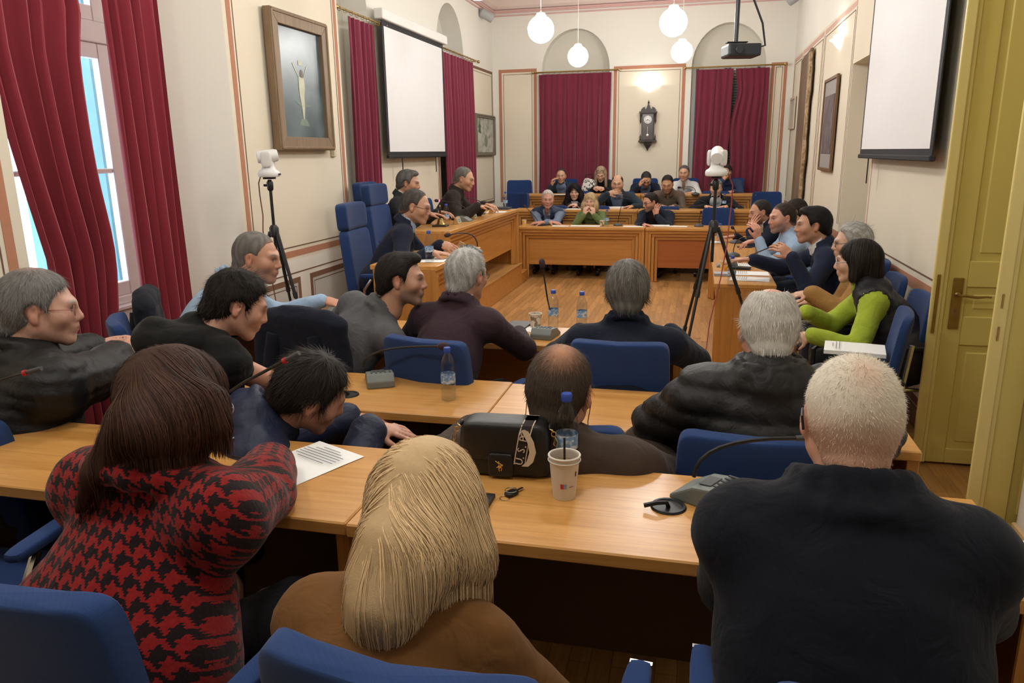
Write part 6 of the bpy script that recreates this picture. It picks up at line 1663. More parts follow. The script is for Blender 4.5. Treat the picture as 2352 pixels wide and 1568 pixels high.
CLK = wood('dark_walnut_clock', (.035, .028, .028), (.06, .046, .044), .45, axis=2)
ck = thing('wall_clock', 'dark carved pendulum wall clock between the far windows', 'clock', (-.915, YF - .003, 2.18))
MB().box(-.105, .105, -.13, 0, -.25, .20).build('case', CLK, ck, .004)
MB().box(-.088, .088, -.136, -.13, -.235, .185).build('door_glass', plain('dark_clock_glass', (.09, .075, .075), .15), ck)
MB().box(-.15, .15, -.15, 0, .205, .235).box(-.125, .125, -.14, 0, .19, .205).build('upper_cornice', CLK, ck, .004)
MB().box(-.155, .155, -.15, 0, -.275, -.25).build('lower_cornice', CLK, ck, .004)
crest = [(-.13, .235), (-.13, .26), (-.10, .30), (-.06, .315), (-.065, .285), (-.045, .275), (-.03, .30), (-.02, .335), (-.012, .345), (0, .37), (.012, .345), (.02, .335), (.03, .30), (.045, .275), (.065, .285), (.06, .315), (.10, .30), (.13, .26), (.13, .235)]
MB().prism(crest, -.05, -.02, 'y').build('crest', CLK, ck)
MB().lathe([(.004, 0), (.016, .01), (.008, .02), (.018, .035), (.006, .05), (.002, .075)], 10, Tm((0, -.035, .355))).build('finial', CLK, ck, smooth=True)
MB().lathe([(.002, -.43), (.010, -.41), (.014, -.395), (.03, -.37), (.065, -.32), (.075, -.275)], 12, Tm((0, -.06, 0))).build('bottom_pendant', CLK, ck, smooth=True)
for s in (-1, 1):
    for z in (-.25, .04): MB().lathe([(.010, 0), (.016, .02), (.009, .04), (.014, .06), (.006, .085), (.002, .11)] if z < 0 else [(.002, -.01), (.010, .02), (.016, .04), (.012, .07), (.018, .15)], 10, Tm((s * .128, -.07, z))).build('turned_post', CLK, ck, smooth=True)
dl = MB().lathe([(.066, 0), (.066, .006), (.05, .009)], 28, Tm((0, -.137, .095), (PI / 2, 0, 0))).build('dial', plain('white_clock_enamel', (.72, .72, .70), .35), ck, smooth=True)
for k in range(12):
    a = k * PI / 6; MB().box(-.003, .003, -.149, -.146, .043, .057, Tm((0, 0, .095)) @ Tm((0, 0, 0), (0, a, 0))).build('numeral', SBLK, dl)
for a, L, w in ((-2.15, .030, .004), (2.05, .045, .003)): MB().box(-w, w, -.151, -.148, -.008, L, Tm((0, 0, .095), (0, a, 0))).build('hand', SBLK, dl)
MB().lathe([(.022, 0), (.022, .004), (.012, .007)], 18, Tm((0, -.137, -.165), (PI / 2, 0, 0))).box(-.002, .002, -.139, -.1375, -.15, -.02).build('pendulum', plain('silvered_brass', (.55, .53, .48), .3, .6), ck, smooth=True)

# ------------------------------------------------------------------ cameras on tripods
TRI = plain('black_anodised_tripod', (.015, .015, .016), .38)
CAMW = plain('white_camera_shell', (.72, .72, .71), .35)
def ptz(label, loc, rz, tilt=0.0, pan=0.0):
    t = thing('conference_camera', label, 'camera', loc, rz)
    MB().lathe([(.072, 0), (.078, .008), (.078, .03), (.070, .042), (.05, .055), (.043, .075), (.041, .12)], 28).build('base', CAMW, t, smooth=True)
    for s in (-1, 1): pillow(.012, .038, .055, .5, 14, 10, M=Tm((s * .052, 0, .125))).build('yoke_arm', CAMW, t, smooth=True)
    hd = MB().lathe([(.0, -.075), (.040, -.073), (.046, -.05), (.046, .05), (.040, .07), (.030, .073)], 22, Tm((0, 0, .145), (PI / 2 - tilt, 0, pan)), cap=False).build('head', CAMW, t, smooth=True)
    MB().lathe([(.030, .071), (.026, .074), (.012, .070)], 18, Tm((0, 0, .145), (PI / 2 - tilt, 0, pan))).build('lens', PJB, hd, smooth=True)
    MB().box(-.035, .03, -.0795, -.074, .010, .024).build('sensor_window', plain('dark_blue_window', (.01, .012, .05), .2), t, .002)
    return t
def tripod(label, hub, foot_r, yaw0, cam_z, cable=None):
    x, y, z = hub; t = thing('tripod', label, 'tripod', (x, y, 0))
    MB().tube([(0, 0, z - .25), (0, 0, cam_z - .10)], .0115, 10).build('centre_column', TRI, t, smooth=True)
    MB().lathe([(.024, z - .04), (.034, z - .03), (.034, z + .03), (.020, z + .05)], 14).build('hub', TRI, t, smooth=True)
    hd = MB().lathe([(.014, cam_z - .10), (.022, cam_z - .09), (.024, cam_z - .04), (.012, cam_z - .02)], 12).box(-.035, .035, -.03, .03, cam_z - .016, cam_z - .002).build('ball_head', TRI, t, smooth=True)
    MB().tube([(.0, 0, cam_z - .06), (-.045, -.01, cam_z - .06)], .009, 8).build('clamp_knob', TRI, hd, smooth=True)
    for k in range(3):
        a = yaw0 + k * 2 * PI / 3; c, s = math.cos(a), math.sin(a); P = lambda f, g=0: ((.03 + (foot_r - .03) * f) * c, (.03 + (foot_r - .03) * f) * s, (z - .01) * (1 - f) + .012)
        lg = MB().tube([P(0), P(.38)], .0135, 8).tube([P(.36), P(.68)], .0105, 8).tube([P(.66), P(1)], .008, 8).build('leg', TRI, t, smooth=True)
        for f in (.38, .68): MB().tube([P(f - .012), P(f + .022)], .017, 8).build('leg_lock', TRI, lg, smooth=True)
        MB().ball(P(1), .014, 8, 6).build('foot', TRI, lg, smooth=True)
    if cable: MB().tube([(a - x, b - y, c) for a, b, c in cable[0]], .0045, 6).build('camera_cable', cable[1], t, smooth=True)
h = at_y(1639, 522, 5.62); c = at_y(1645, 404, 5.62)
tripod('black tripod of the right-hand camera in front of the side desk', (h[0], h[1], h[2]), .46, -2.05, c[2],
    ([tuple(at_y(1672, 398, 5.64)), tuple(at_y(1683, 425, 5.64)), tuple(at_y(1680, 470, 5.66)), tuple(at_y(1674, 520, 5.66)), tuple(at_y(1670, 560, 5.62)), tuple(at_y(1655, 640, 5.55)), tuple(at_y(1630, 740, 5.5)), tuple(at_y(1622, 800, 5.4)), (h[0] - .12, 5.2, .02)], plain('red_cable', (.30, .05, .055), .5)))
ptz('white conference camera on the right tripod', (h[0], h[1], c[2]), 2.6, .35, .5)
h = at_y(630, 532, 5.0); c = at_y(620, 406, 5.0)
tripod('black tripod of the left camera, behind the man in pale blue', (h[0], h[1], h[2]), .40, -.35, c[2],
    ([tuple(at_y(600, 400, 5.0)), tuple(at_y(594, 420, 5.02)), tuple(at_y(597, 450, 5.05)), tuple(at_y(604, 495, 5.08)), tuple(at_y(604, 530, 5.1)), (h[0] - .1, 5.2, .02)], plain('brown_cable', (.20, .09, .04), .5)))
ptz('white conference camera on the left tripod below the painting', (h[0], h[1], c[2]), 1.9, .1, .3)

# ------------------------------------------------------------------ microphones
MG = plain('grey_green_plastic', (.155, .175, .165), .5, bmp=.05); MGD = plain('dark_grey_plastic', (.06, .062, .065), .5); FOAM = plain('aubergine_foam', (.045, .025, .03), .95, bmp=.6, bscale=400)
NECK = plain('black_gooseneck', (.015, .014, .014), .35); REDR = plain('red_plastic_ring', (.45, .02, .03), .4)
def mic(label, base, yaw, neck, foam=True, ring=False, led=False, thin=.0045, group='desk microphones', rnd=False):
    """wedge or round base at a desk spot; neck is a list of world points"""
    t = thing('desk_microphone', label, 'microphone', tuple(base), -math.radians(yaw), group)
    if rnd: MB().lathe([(.062, 0), (.066, .008), (.058, .022), (.03, .034), (.012, .04)], 22).build('base', MGD, t, smooth=True)
    else:
        MB().prism([(-.095, 0), (.085, 0), (.085, .012), (.02, .05), (-.07, .062), (-.095, .03)], -.06, .06, 'x', Tm(rot=(0, 0, 0))).build('base', MG, t, .008, 2)
        MB().prism([(-.02, .0555), (.015, .0525), (.015, .0555), (-.02, .0585)], -.035, .025, 'x').build('button', MGD, t, .001)
        for k in range(5): MB().box(-.04 + k * .02, -.033 + k * .02, -.062, -.028, .060, .063).build('speaker_slot', MGD, t)
    M = Matrix.Rotation(math.radians(yaw), 4, 'Z') @ Matrix.Translation(-Vector(base))
    L = [tuple(M @ Vector(p)) for p in neck]
    MB().tube(L, thin, 8).build('gooseneck', NECK, t, smooth=True)
    a, b = Vector(L[-2]), Vector(L[-1]); d = (b - a).normalized()
    cap = MB().tube([b - d * .01, b + d * .006, b + d * .022, b + d * .034, b + d * .041], [.010, .0165, .0175, .013, .004], 12).build('foam_cap', FOAM, t, smooth=True) if foam else MB().tube([b, b + d * .05], [.007, .0075], 10).build('capsule', MGD, t, smooth=True)
    if ring: MB().tube([b - d * .012, b - d * .001], .0095, 10).build('signal_ring', REDR, t, smooth=True)
    if led: MB().tube([b - d * .02, b - d * .008], .0105, 10).build('signal_ring', emit('lit_red_ring', (1, .05, .12), 6), t, smooth=True)
    return t
def arc(a, b, up, n=8):
    a, b = np.asarray(a, float), np.asarray(b, float); out = []
    for i in range(n + 1):
        f = i / n; c = a + np.array([0, 0, up]); out.append(tuple((1 - f) ** 2 * a + 2 * f * (1 - f) * c + f * f * b))
    return out
z3, z2, z1 = .75, .755, .87
b = at_z(1254, 772, z3); mic('tall upright microphone on the third row desk', b, 8, [tuple(at_z(1266, 745, z3) + vec(0, 0, .055)), tuple(at_y(1258, 690, b[1] + .05)), tuple(at_y(1246, 610, b[1] + .05))])
b = at_z(872, 878, z2); mic('grey microphone bent to the right on the second row desk', b, -28, arc(at_z(836, 868, z2) + vec(0, 0, .055), at_y(1012, 795, b[1] - .05), .10), ring=True)
b = at_z(1630, 1148, z1); mic('microphone hidden partly by the man with cropped white hair', b, -60, arc(at_z(1592, 1135, z1) + vec(0, 0, .05), at_y(1828, 1006, b[1] + .06), .11), foam=False, thin=.0055)
b = at_z(455, 1010, z1); mic('thin microphone with red ring beside the woman in houndstooth', b, 10, [tuple(b + vec(0, -.03, .05)), tuple(at_y(520, 905, b[1] - .02)), tuple(at_y(560, 878, b[1])), tuple(at_y(658, 826, b[1]))], foam=False, ring=True, thin=.005)
b = vec(-2.3, 1.72, z1); mic('thin microphone with red ring at the left edge', b, 60, arc(b + vec(0, 0, .05), at_y(62, 855, 1.78), .12), foam=False, ring=True, thin=.0035)
b = at_z(778, 722, z3); mic('short microphone between the pale blue and grey men', b, 200, [tuple(b + vec(-.02, 0, .05)), tuple(at_y(764, 692, b[1])), tuple(at_y(722, 716, b[1] - .05))])
b = at_z(1066, 508, 1.02); mic('presiding microphone with lit red ring', b, 95, arc(b + vec(.06, 0, .05), at_y(1006, 461, b[1] - .1), .16), led=True)
b = at_z(1103, 492, 1.02); mic('dark microphone before the man in the brown jacket', b, 95, arc(b + vec(.06, 0, .05), at_y(1060, 455, b[1] - .1), .16), rnd=True)
b = at_z(1083, 580, 1.0); mic('microphone on the clerk desk', b, 70, arc(b + vec(.05, .0, .05), at_y(1032, 539, b[1] - .1), .14), foam=True)
b = at_z(1419, 518, .735); mic('tall microphone with round base on the far front desk', b, 180, [tuple(b + vec(0, 0, .04)), tuple(at_y(1424, 485, b[1])), tuple(at_y(1432, 452, b[1] + .02))], rnd=True)
b = at_z(1605, 520, .735); mic('microphone with round base beside the empty far chair', b, 180, arc(b + vec(0, 0, .04), b + vec(.02, -.12, .20), .1), rnd=True)
b = at_z(1236, 517, .735); mic('microphone in front of the man in the navy vest', b, 180, arc(b + vec(0, 0, .04), at_y(1207, 475, b[1] - .05), .05), rnd=True)
b = at_z(1456, 477, .90); mic('microphone beside the big man in blue-grey', b, 180, arc(b + vec(0, 0, .04), at_y(1425, 455, b[1] - .05), .12), rnd=True)
b = at_z(1595, 477, .90); mic('microphone before the man with the pink tie', b, 180, arc(b + vec(0, 0, .04), at_y(1632, 472, b[1] - .05), .14), rnd=True)
b = at_z(1597, 447, 1.075); mic('microphone before the man in the white shirt', b, 180, arc(b + vec(0, 0, .04), at_y(1562, 430, b[1] - .02), .12), rnd=True)
b = at_z(1684, 588, .75); mic('microphone on the side desk nearest the gesturing man', b, -90, arc(b + vec(0, 0, .04), at_y(1722, 545, b[1] - .05), .16), rnd=True)
b = at_z(1690, 558, .75); mic('microphone at the far end of the side desk', b, -90, arc(b + vec(0, 0, .04), at_y(1684, 524, b[1] - .05), .1), rnd=True)
b = at_z(1668, 612, .75); mic('microphone reaching up to the man in the navy suit', b, -90, [tuple(b + vec(0, 0, .04)), tuple(at_y(1710, 592, b[1] - .1)), tuple(at_y(1772, 566, b[1] - .25))], thin=.005)

# ------------------------------------------------------------------ bottles and cups
PET = glass('clear_water_bottle', (.88, .91, .93), thin=True, edge=.75); CAPB = plain('blue_bottle_cap', (.03, .07, .36), .4); LAB = paint_mat('blue_white_label', [(.40, (.55, .62, .70)), (.55, (.16, .30, .52))], (60, 60, 90), 0, .5, 2)
def bottle(label, base, s=1.0):
    t = thing('water_bottle', label, 'bottle', tuple(base), random.uniform(0, 6), 'water bottles')
    pr = [(.026, 0), (.031, .006), (.031, .045), (.028, .052), (.031, .06), (.030, .075), (.030, .115), (.031, .12), (.028, .128), (.031, .138), (.029, .16), (.022, .182), (.014, .196), (.0125, .204)]
    MB().lathe([(r * s, z * s) for r, z in pr], 20).build('body', PET, t, smooth=True)
    MB().lathe([(.0303 * s, .075 * s), (.0306 * s, .078 * s), (.0306 * s, .112 * s), (.0303 * s, .115 * s)], 20, cap=False).build('label_sleeve', LAB, t, smooth=True)
    MB().lathe([(.0145 * s, .204 * s), (.0150 * s, .206 * s), (.0150 * s, .222 * s), (.013 * s, .225 * s)], 16).build('cap', CAPB, t, smooth=True)
bottle('water bottle alone in the middle of the second row desk', at_z(1031, 917, z2))
bottle('water bottle beside the tall microphone on the third row desk', at_z(1271, 752, z3))
bottle('water bottle left of the man with thick grey hair', at_z(1336, 757, z3))
bottle('water bottle behind the iced drink on the nearest desk', at_z(1301, 1085, z1), 1.05)
bottle('water bottle at the front corner of the clerk desk', at_z(987, 602, 1.0))
bottle('water bottle beside the brass bell on the presiding table', at_z(1026, 518, 1.02))
bottle('water bottle at the far end of the presiding table', at_z(1161, 479, 1.02))
bottle('water bottle right of the woman in green', at_z(1394, 519, .735))
bottle('water bottle standing nearest on the side desk', at_z(1679, 655, .75))
bottle('water bottle behind the tripod at the far end of the side desk', at_z(1652, 560, .75))
bottle('water bottle before the man with the pink tie', at_z(1663, 479, .90))
bottle('water bottle between the middle row suits', at_z(1481, 480, .90))
CUPW = plain('white_paper_cup', (.74, .70, .62), .6); CUPY = paint_mat('yellow_print_cup', [(.44, (.72, .66, .55)), (.5, (.75, .42, .05))], (45, 45, 30), 0, .5, 1); CUPP = paint_mat('leaf_print_cup', [(.50, (.68, .60, .44)), (.60, (.22, .14, .08))], (40, 40, 32), .6, .6, 1)
def cup(label, base, m, h=.085, r=.038):
    t = thing('paper_cup', label, 'cup', tuple(base), 0, 'paper cups')
    MB().lathe([(r * .72, 0), (r * .74, .003), (r, h), (r * .96, h), (r * .70, .006), (.0, .005)], 20, cap=False).build('cup_wall', m, t, smooth=True)
    MB().ring(r * .985, .0022, 20, 6, Tm((0, 0, h))).build('rim', CUPW, t, smooth=True)
    MB().lathe([(r * .90, h * .7), (.0, h * .7)], 18, cap=False).build('coffee', plain('black_coffee', (.02, .012, .008), .2), t)
cup('leaf printed paper cup left of the tall microphone', at_z(1230, 752, z3), CUPP)
cup('white paper cup half hidden beside the aubergine blazer', at_z(963, 770, z3), CUPY)
cup('yellow printed cup at the left end of the far front desk', at_z(1204, 518, .735), CUPY, .08, .034)
cup('paper cup beside the bottle right of the woman in green', at_z(1383, 520, .735), CUPP, .085, .036)
cup('yellow paper cup on the side desk behind the tripod', at_z(1662, 620, .75), CUPY, .08, .036)
# iced drink
b = at_z(1296, 1140, z1)
t = thing('iced_drink_cup', 'white takeaway cup with clear lid and black straw', 'cup', tuple(b))
R0, R1, Hc_ = .029, .0405, .118
MB().lathe([(R0, 0), (R0 + .001, .003), (R0 + .0015, .014), (R0 + .002, .016), (R1, Hc_), (R1 * .95, Hc_), (R0 * .93, .006), (0, .005)], 28, cap=False).build('cup_wall', plain('warm_white_cup', (.66, .61, .54), .55), t, smooth=True)
MB().ring(R1, .0028, 28, 6, Tm((0, 0, Hc_))).ring(R1 + .0015, .0016, 28, 6, Tm((0, 0, Hc_ - .012))).build('rim', plain('warm_white_cup', (.66, .61, .54), .55), t, smooth=True)
MB().lathe([(R1 * .96, Hc_ - .004), (.0, Hc_ - .010)], 24, cap=False).build('lid', glass('clear_lid', (.85, .82, .78), thin=True), t, smooth=True)
MB().lathe([(R1 * .92, Hc_ * .8), (0, Hc_ * .8)], 20, cap=False).build('drink', plain('iced_coffee', (.30, .20, .12), .2), t)
MB().tube([(0, .004, .02), (.0, .0, .165)], .003, 8).build('straw', BLK, t, smooth=True)
def decal(parent, r0, a0, a1, z0, z1_, mat, nm):
    vs = []; fs = []; n = 6
    for j, z in enumerate((z0, z1_)):
        rr = r0(z) + .0006
        for i in range(n + 1): a = a0 + (a1 - a0) * i / n; vs.append((rr * math.cos(a), rr * math.sin(a), z))
    for i in range(n): fs.append((i, i + 1, n + 2 + i, n + 1 + i))
    MB().add(vs, fs).build(nm, mat, parent)
rf = lambda z: R0 + .002 + (R1 - R0 - .002) * max(0, (z - .016)) / (Hc_ - .016)
fr = math.atan2(-b[1], -b[0])
decal(t, rf, fr - .30, fr - .06, .036, .050, plain('print_red', (.50, .03, .04), .6), 'printed_mark'); decal(t, rf, fr - .06, fr + .18, .036, .050, plain('print_blue', (.20, .33, .60), .6), 'printed_mark')
decal(t, rf, fr + .38, fr + .75, .040, .0425, plain('print_brown', (.30, .2, .15), .6), 'printed_line'); decal(t, rf, fr + .85, fr + .98, .068, .082, plain('print_dark', (.10, .05, .04), .6), 'printed_mark')

# ------------------------------------------------------------------ papers, plates, bell, books
PAP = plain('white_paper', (.80, .80, .79), .85, var=.02); INK = plain('printed_ink', (.10, .10, .11), .9)
def paper(label, u, v, z, yaw=0, w=.21, d=.297, n=0, thick=.0015, group='papers on the desks', mat=None, name='paper_sheet', cat='paper'):
    b = at_z(u, v, z); t = thing(name, label, cat, (b[0], b[1], z), -math.radians(yaw), group)
    vs = []; fs = []; N = 6; r = random.Random(int(u * 7 + v))
    for k in (0, thick):
        for i in range(N + 1):
            f = i / N; lift = .006 * (f * (1 - f)) * r.uniform(.5, 2) + (.008 * max(0, f - .8) if thick < .004 else 0)
            vs += [(-w / 2, -d / 2 + d * f, k + lift + .0004), (w / 2, -d / 2 + d * f, k + lift * .6 + .0004)]
    m = 2 * (N + 1)
    for i in range(N):
        a = 2 * i; fs += [(a, a + 2, a + 3, a + 1), (m + a, m + a + 1, m + a + 3, m + a + 2), (a, m + a, m + a + 2, a + 2), (a + 1, a + 3, m + a + 3, m + a + 1)]
    fs += [(0, 1, m + 1, m), (m - 2, 2 * m - 2, 2 * m - 1, m - 1)]
    MB().add(vs, fs).build('sheet', mat or PAP, t)
    for k in range(n):
        yy_ = d * .36 - k * d * .055; ww = w * (.40 if r.random() < .7 else .28) if k else w * .18
        MB().box(-ww if k else -ww, ww, yy_ - .0014, yy_ + .0014, thick + .0085, thick + .0088).build('text_line', INK, t)
    return t
paper('printed page on the nearest desk right of the woman in houndstooth', 708, 1062, z1, 24, .21, .25, 7)
paper('white page at the right end of the nearest desk', 2292, 1282, z1, 10, .15, .21)
paper('paper napkin under the tall microphone and leaf cup', 1228, 757, z3, 4, .13, .13)
paper('sheet under the clerk desk bottle', 985, 598, 1.0, 80, .21, .25)
paper('open notebook page under the writing hand', 1040, 573, 1.0, 70, .20, .28, 0, .012)
paper('papers on the presiding table before the man in charcoal', 1052, 492, 1.02, 85, .22, .30)
paper('pale binder beside the bell on the presiding table', 990, 500, 1.02, 80, .22, .30, 0, .03, mat=plain('lilac_binder', (.42, .36, .48), .5), name='binder', cat='binder')
paper('sheets at the far end of the presiding table', 1140, 487, 1.02, 85, .2, .25)
paper('dark folder with white sheets beside the far dais bottle', 1145, 480, 1.02, 88, .25, .32, 0, .02, mat=plain('dark_folder', (.03, .035, .05), .5), name='folder', cat='folder')
paper('sheet before the man in the navy vest', 1288, 519, .735, 0, .24, .12); paper('open papers before the woman in green', 1345, 519, .735, 0, .42, .16, 0, .004)
paper('single sheet left of the bearded man', 1455, 520, .735, 0, .28, .12); paper('stack of sheets before the bearded man', 1512, 519, .735, 0, .30, .14, 0, .012); paper('loose sheet under the bearded man\'s hand', 1555, 520, .735, 8, .28, .12, 0, .004)
paper('white sheaf before the big man in blue-grey', 1412, 478, .90, 0, .40, .16, 0, .02); paper('sheet under the clasped hands of the woman with curls', 1318, 480, .90, 0, .24, .14); paper('pale blue folder behind the empty far chair', 1650, 478, .90, 0, .55, .2, 0, .012, mat=plain('sky_blue_folder', (.22, .38, .60), .5), name='folder', cat='folder')
paper('sheet before the man with fist at his mouth', 1290, 447, 1.075, 0, .25, .14)
paper('sheet nearest the edge of the side desk', 1722, 641, .75, -84, .21, .30, 6); paper('second sheet from the edge of the side desk', 1722, 628, .75, -90, .21, .30, 6); paper('sheet under the hand of the man in the navy suit', 1722, 609, .75, -92, .21, .30, 6)
paper('sheet at the far end of the side desk', 1643, 556, .75, -90, .15, .2)
paper('black phone lying on the side desk', 1710, 568, .75, -90, .075, .15, 0, .009, mat=BLK, name='phone', cat='phone'); paper('black case between sheets on the side desk', 1700, 618, .75, -80, .09, .17, 0, .02, mat=BLK, name='spectacle_case', cat='case')
paper('grey booklet beside the yellow cup on the side desk', 1663, 632, .75, -90, .12, .16, 0, .02, mat=plain('grey_booklet', (.30, .32, .36), .6), name='booklet', cat='book')
paper('black notebook beside the aubergine blazer', 1192, 748, z3, 5, .13, .17, 0, .012, mat=MGD, name='notebook', cat='notebook')
paper('dark phone held beside the printed page', 598, 1036, z1, 15, .078, .16, 0, .010, mat=BLK, name='phone', cat='phone'); paper('phone edge showing right of the blonde hair', 1088, 1168, z1, 0, .075, .15, 0, .010, mat=BLK, name='phone', cat='phone')
paper('flat grey conference unit right of the man with thick grey hair', 1542, 766, z3, 8, .12, .09, 0, .03, mat=MGD, name='conference_unit', cat='microphone')
paper('dark phone before the man in the navy vest', 1248, 518, .735, 30, .08, .16, 0, .01, mat=BLK, name='phone', cat='phone')
def plate(label, u, v, z, yaw):
    b = at_z(u, v, z); t = thing('name_plate', label, 'name plate', tuple(b), -math.radians(yaw), 'name plates')
    MB().prism([(-.035, 0), (.035, 0), (.008, .075), (-.004, .075)], -.085, .085, 'x').build('stand', wood('oak_plate_stand', (.40, .22, .08), (.5, .3, .12), .4), t, .002)
    MB().box(-.078, .078, -.0005, .0005, -.03, .03, Tm((0, .0235, .038), (.345, 0, 0))).build('plate_card', plain('grey_green_card', (.36, .38, .30), .6), t)
    for k in (-1, 1): MB().box(-.05, .05, .0006, .0012, k * .010 - .004, k * .010 + .004, Tm((0, .0235, .038), (.345, 0, 0))).build('text_line', INK, t)
plate('wooden name plate nearest the brass bell', 1050, 514, 1.02, 85); plate('wooden name plate in the middle of the presiding table', 1087, 502, 1.02, 85); plate('wooden name plate farthest along the presiding table', 1130, 490, 1.02, 85)
plate('wooden name plate on the clerk desk', 1062, 578, 1.0, 60)
b = at_z(1012, 520, 1.02); t = thing('hand_bell', 'brass bell with dark handle on the presiding table', 'bell', tuple(b))
MB().lathe([(.048, .018), (.05, .022), (.036, .04), (.028, .07), (.02, .085), (.006, .09)], 20).build('bell_cup', BRASS, t, smooth=True)
MB().lathe([(.006, .09), (.011, .10), (.009, .15), (.013, .185), (.006, .20)], 12).build('handle', plain('black_lacquer', (.015, .01, .01), .3), t, smooth=True)
MB().lathe([(.008, .20), (.009, .212), (.003, .22)], 10).build('tip', BRASS, t, smooth=True); MB().box(-.075, .075, -.06, .06, 0, .018).build('tray', plain('dark_wood_tray', (.04, .028, .02), .5), t, .004)

# ------------------------------------------------------------------ handbag, key, jackets, chairs
LEA = plain('black_grained_leather', (.011, .0105, .011), .38, bmp=.25, bscale=600); GOLD = plain('polished_gold', (.75, .52, .20), .22, 1.0)
b = at_z(1158, 1090, z1); hb = thing('handbag', 'black leather handbag with lettered strap and gold clasps', 'handbag', (b[0], b[1] + .025, z1), .05)
pillow(.128, .046, .078, .28, 30, 18, M=Tm((0, 0, .079)), taper=-.04).build('body', LEA, hb, smooth=True)
fl = pillow(.121, .0505, .058, .30, 30, 18, M=Tm((0, -.002, .104)), taper=-.02).build('flap', LEA, hb, smooth=True)
pillow(.036, .010, .034, .3, 18, 10, M=Tm((-.005, -.050, .042))).build('clasp_tab', LEA, hb, smooth=True)
em = MB(); 
for x, z, rx, rz_, a in ((0, 0, .005, .008, .2), (-.004, .009, .003, .004, 0), (-.009, .011, .005, .0012, .7), (.004, -.010, .0016, .006, .3), (-.003, -.011, .0016, .006, -.2), (.006, .002, .003, .003, 0), (-.007, -.004, .0014, .005, 1.0)):
    em.ball((0, 0, 0), (rx, .0015, rz_), 10, 6, Tm((-.005 + x, -.0612, .042 + z), (0, a, 0)))
em.build('gold_emblem', GOLD, hb, smooth=True)
STRB = plain('dark_brown_webbing', (.018, .011, .010), .8); CRM = plain('cream_webbing', (.62, .50, .36), .8)
def ribbon(pts, w, mat, nm, parent, th=.0018, side=(1, 0, 0)):
    vs = []; fs = []
    for p in pts:
        for s in (-1, 1): vs.append((p[0] + s * w * side[0], p[1] + s * w * side[1], p[2] + s * w * side[2]))
    n = len(vs); vs += [(x, y - th, z) for x, y, z in vs]
    for i in range(len(pts) - 1):
        a = 2 * i; fs += [(a, a + 1, a + 3, a + 2), (n + a, n + a + 2, n + a + 3, n + a + 1), (a, a + 2, n + a + 2, n + a), (a + 1, n + a + 1, n + a + 3, a + 3)]
    return MB().add(vs, fs).build(nm, mat, parent)
pth = [(.078, .02, .166), (.074, -.02, .166), (.070, -.045, .158), (.064, -.057, .135), (.058, -.060, .10), (.052, -.060, .065), (.050, -.060, .05)]
st = ribbon(pth, .0165, CRM, 'strap', hb)
ribbon([(x, y - .0019, z) for x, y, z in pth], .0135, STRB, 'strap_field', hb, .0008)
for i, ch in enumerate('U.S.PO'):
    k = .5 + i * 1.0; f = [(.052, .055), (.0535, .068), (.055, .082), (.057, .098), (.060, .115), (.063, .132)]
    me = text_mesh(ch, .030 if ch != '.' else .034, .0003); me.materials.append(CRM)
    o = link('strap_letter', me, hb); o.location = (.0505 + .0030 * i, -.0645, .060 + .0165 * i - (.004 if ch == '.' else 0)); o.rotation_euler = (PI / 2, -PI / 2 + .18, 0)
ribbon([(.066, -.064, .150), (.082, -.066, .12), (.088, -.066, .09), (.080, -.066, .062), (.066, -.066, .048)], .009, CRM, 'strap_loop', hb, .002)
for s in (-1, 1):
    MB().ring(.009, .0016, 16, 6, Tm((s * .130, -.005, .135), (0, .6, .5))).build('ring', GOLD, hb, smooth=True)
    MB().ring(.007, .0014, 14, 6, Tm((s * .138, -.012, .125), (PI / 2, .3, 0))).tube([(s * .142, -.016, .118), (s * .150, -.018, .105), (s * .146, -.02, .09), (s * .139, -.02, .098), (s * .140, -.017, .116)], .0015, 6).build('carabiner', GOLD, hb, smooth=True)
    MB().ball((s * .126, 0, .14), (.006, .014, .010), 10, 6).build('strap_tab', LEA, hb, smooth=True)
b = at_z(1175, 1137, z1); ky = thing('car_key', 'black car key with steel ring on the nearest desk', 'key', tuple(b), -.5)
pillow(.013, .020, .006, .5, 16, 10, M=Tm((0, .0, .0065))).build('fob', LEA, ky, smooth=True); MB().box(-.004, .004, .016, .045, .005, .007).build('blade', CHROME, ky)
MB().ring(.013, .0009, 18, 5, Tm((0, -.027, .002))).build('key_ring', CHROME, ky, smooth=True); MB().ring(.016, .0012, 18, 5, Tm((-.003, .002, .0135))).build('fob_trim', CHROME, ky, smooth=True)

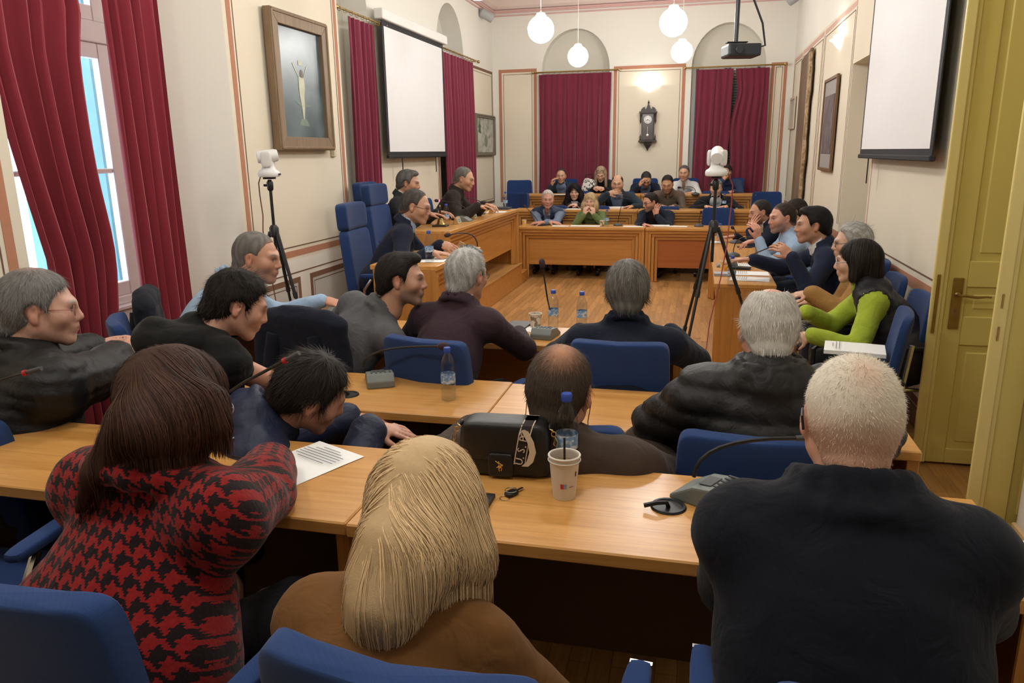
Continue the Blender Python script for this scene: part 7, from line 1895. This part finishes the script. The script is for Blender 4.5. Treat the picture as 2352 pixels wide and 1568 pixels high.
def draped(label, cx, cy, ztop, yaw, w, drop, mat, seed):
    f = vec(math.sin(math.radians(yaw)), math.cos(math.radians(yaw)), 0); r = vec(f[1], -f[0], 0); c = vec(cx, cy, ztop); P = []
    n = 7
    for i in range(n):
        a = -1 + 2 * i / (n - 1); top = c + r * w * a * .95 - vec(0, 0, .03 * abs(a) ** 3); o = .012 * math.sin(seed + i * 2.1)
        P += [RC(top - f * .022, top - f * (.055 + o) - vec(0, 0, drop * (1 - .12 * a * a)) + r * .02 * a, .030, .026, .09), RC(top - f * .022, top + f * (.045) - vec(0, 0, drop * .55), .026, .020, .07)]
        if i: P += [RC(prev - f * .012, top - f * .012, .034, .034, .03)]
        prev = top
    V, Q = grow(P, .011, lambda X, D: D + wob(X, 26, seed, .008))
    base = vec(cx, cy, ztop - drop); t = thing('jacket', label, 'jacket', tuple(base)); me = fast_mesh('jacket_body', V - base, Q, mat); link('jacket_body', me, t)
    me = MB().tube([tuple(c + r * w * .5 - f * .07 - vec(0, 0, .07) - base), tuple(c + r * w * .62 - f * .09 - vec(0, 0, drop * .5) - base), tuple(c + r * w * .58 - f * .085 - vec(0, 0, drop * .95) - base)], [.035, .033, .028], 10).build('sleeve', mat, t, smooth=True)
    me = MB().tube([tuple(c - r * w * .5 - f * .07 - vec(0, 0, .07) - base), tuple(c - r * w * .62 - f * .09 - vec(0, 0, drop * .5) - base), tuple(c - r * w * .58 - f * .085 - vec(0, 0, drop * .95) - base)], [.035, .033, .028], 10).build('sleeve', mat, t, smooth=True)
draped('dark navy jacket hung over the chair behind the man in grey', -1.86, 3.23, .985, 8, .235, .46, DNAVY, 3)
draped('charcoal jacket hung over the chair below the crimson curtain', -3.02, 3.60, .985, 55, .20, .46, C_('charcoal_navy_jacket', (.012, .014, .022)), 5)
chair('task', -2.84, 3.73, 0, 55, 'blue chair draped with a charcoal jacket, below the crimson curtain')
chair('task', -1.83, 3.50, 0, 8, 'blue chair draped with a navy jacket, left of the man in grey')
chair('task', -1.94, 1.42, .12, -6, 'empty blue chair at the left edge beside the woman in houndstooth')
chair('tall', -2.86, 7.0, .285, 90, 'tall empty blue chair left of the grey-haired man in charcoal')
chair('task', -3.02, 12.9, .335, 165, 'empty blue chair standing against the far left panel')
chair('task', -2.98, 11.98, .165, 205, 'empty blue chair turned sideways at the end of the middle row')
chair('task', 1.02, 12.15, .165, 180, 'empty blue chair at the right end of the middle row')
chair('task', .28, 11.0, 0, 180, 'empty blue chair at the far front desk, behind the tripod')
v1 = chair('visitor', .83, 4.22, 0, -80, 'empty blue visitor chair nearest the open door')
t = paper('stack of papers on the arm of the empty visitor chair', 1962, 806, .69, -80, .22, .30, 3, .02)
fb = thing('patterned_bag', 'white bag with black curl pattern beside the blonde woman in black', 'bag', tuple(at_y(1352, 428, 13.0) - vec(0, 0, .13)))
pillow(.11, .05, .13, .4, 20, 12, M=Tm((0, 0, .13), (0, .3, 0))).build('body', paint_mat('white_black_curls', [(.50, (.72, .70, .66)), (.56, (.04, .04, .04))], (14, 14, 14), 2.5, .7, 1), fb, smooth=True)
MB().tube([(-.06, 0, .24), (-.05, 0, .32), (.05, 0, .33), (.07, 0, .22)], .008, 6).build('handle', BLK, fb, smooth=True)
print('script seconds %.1f' % (time.time() - T0))
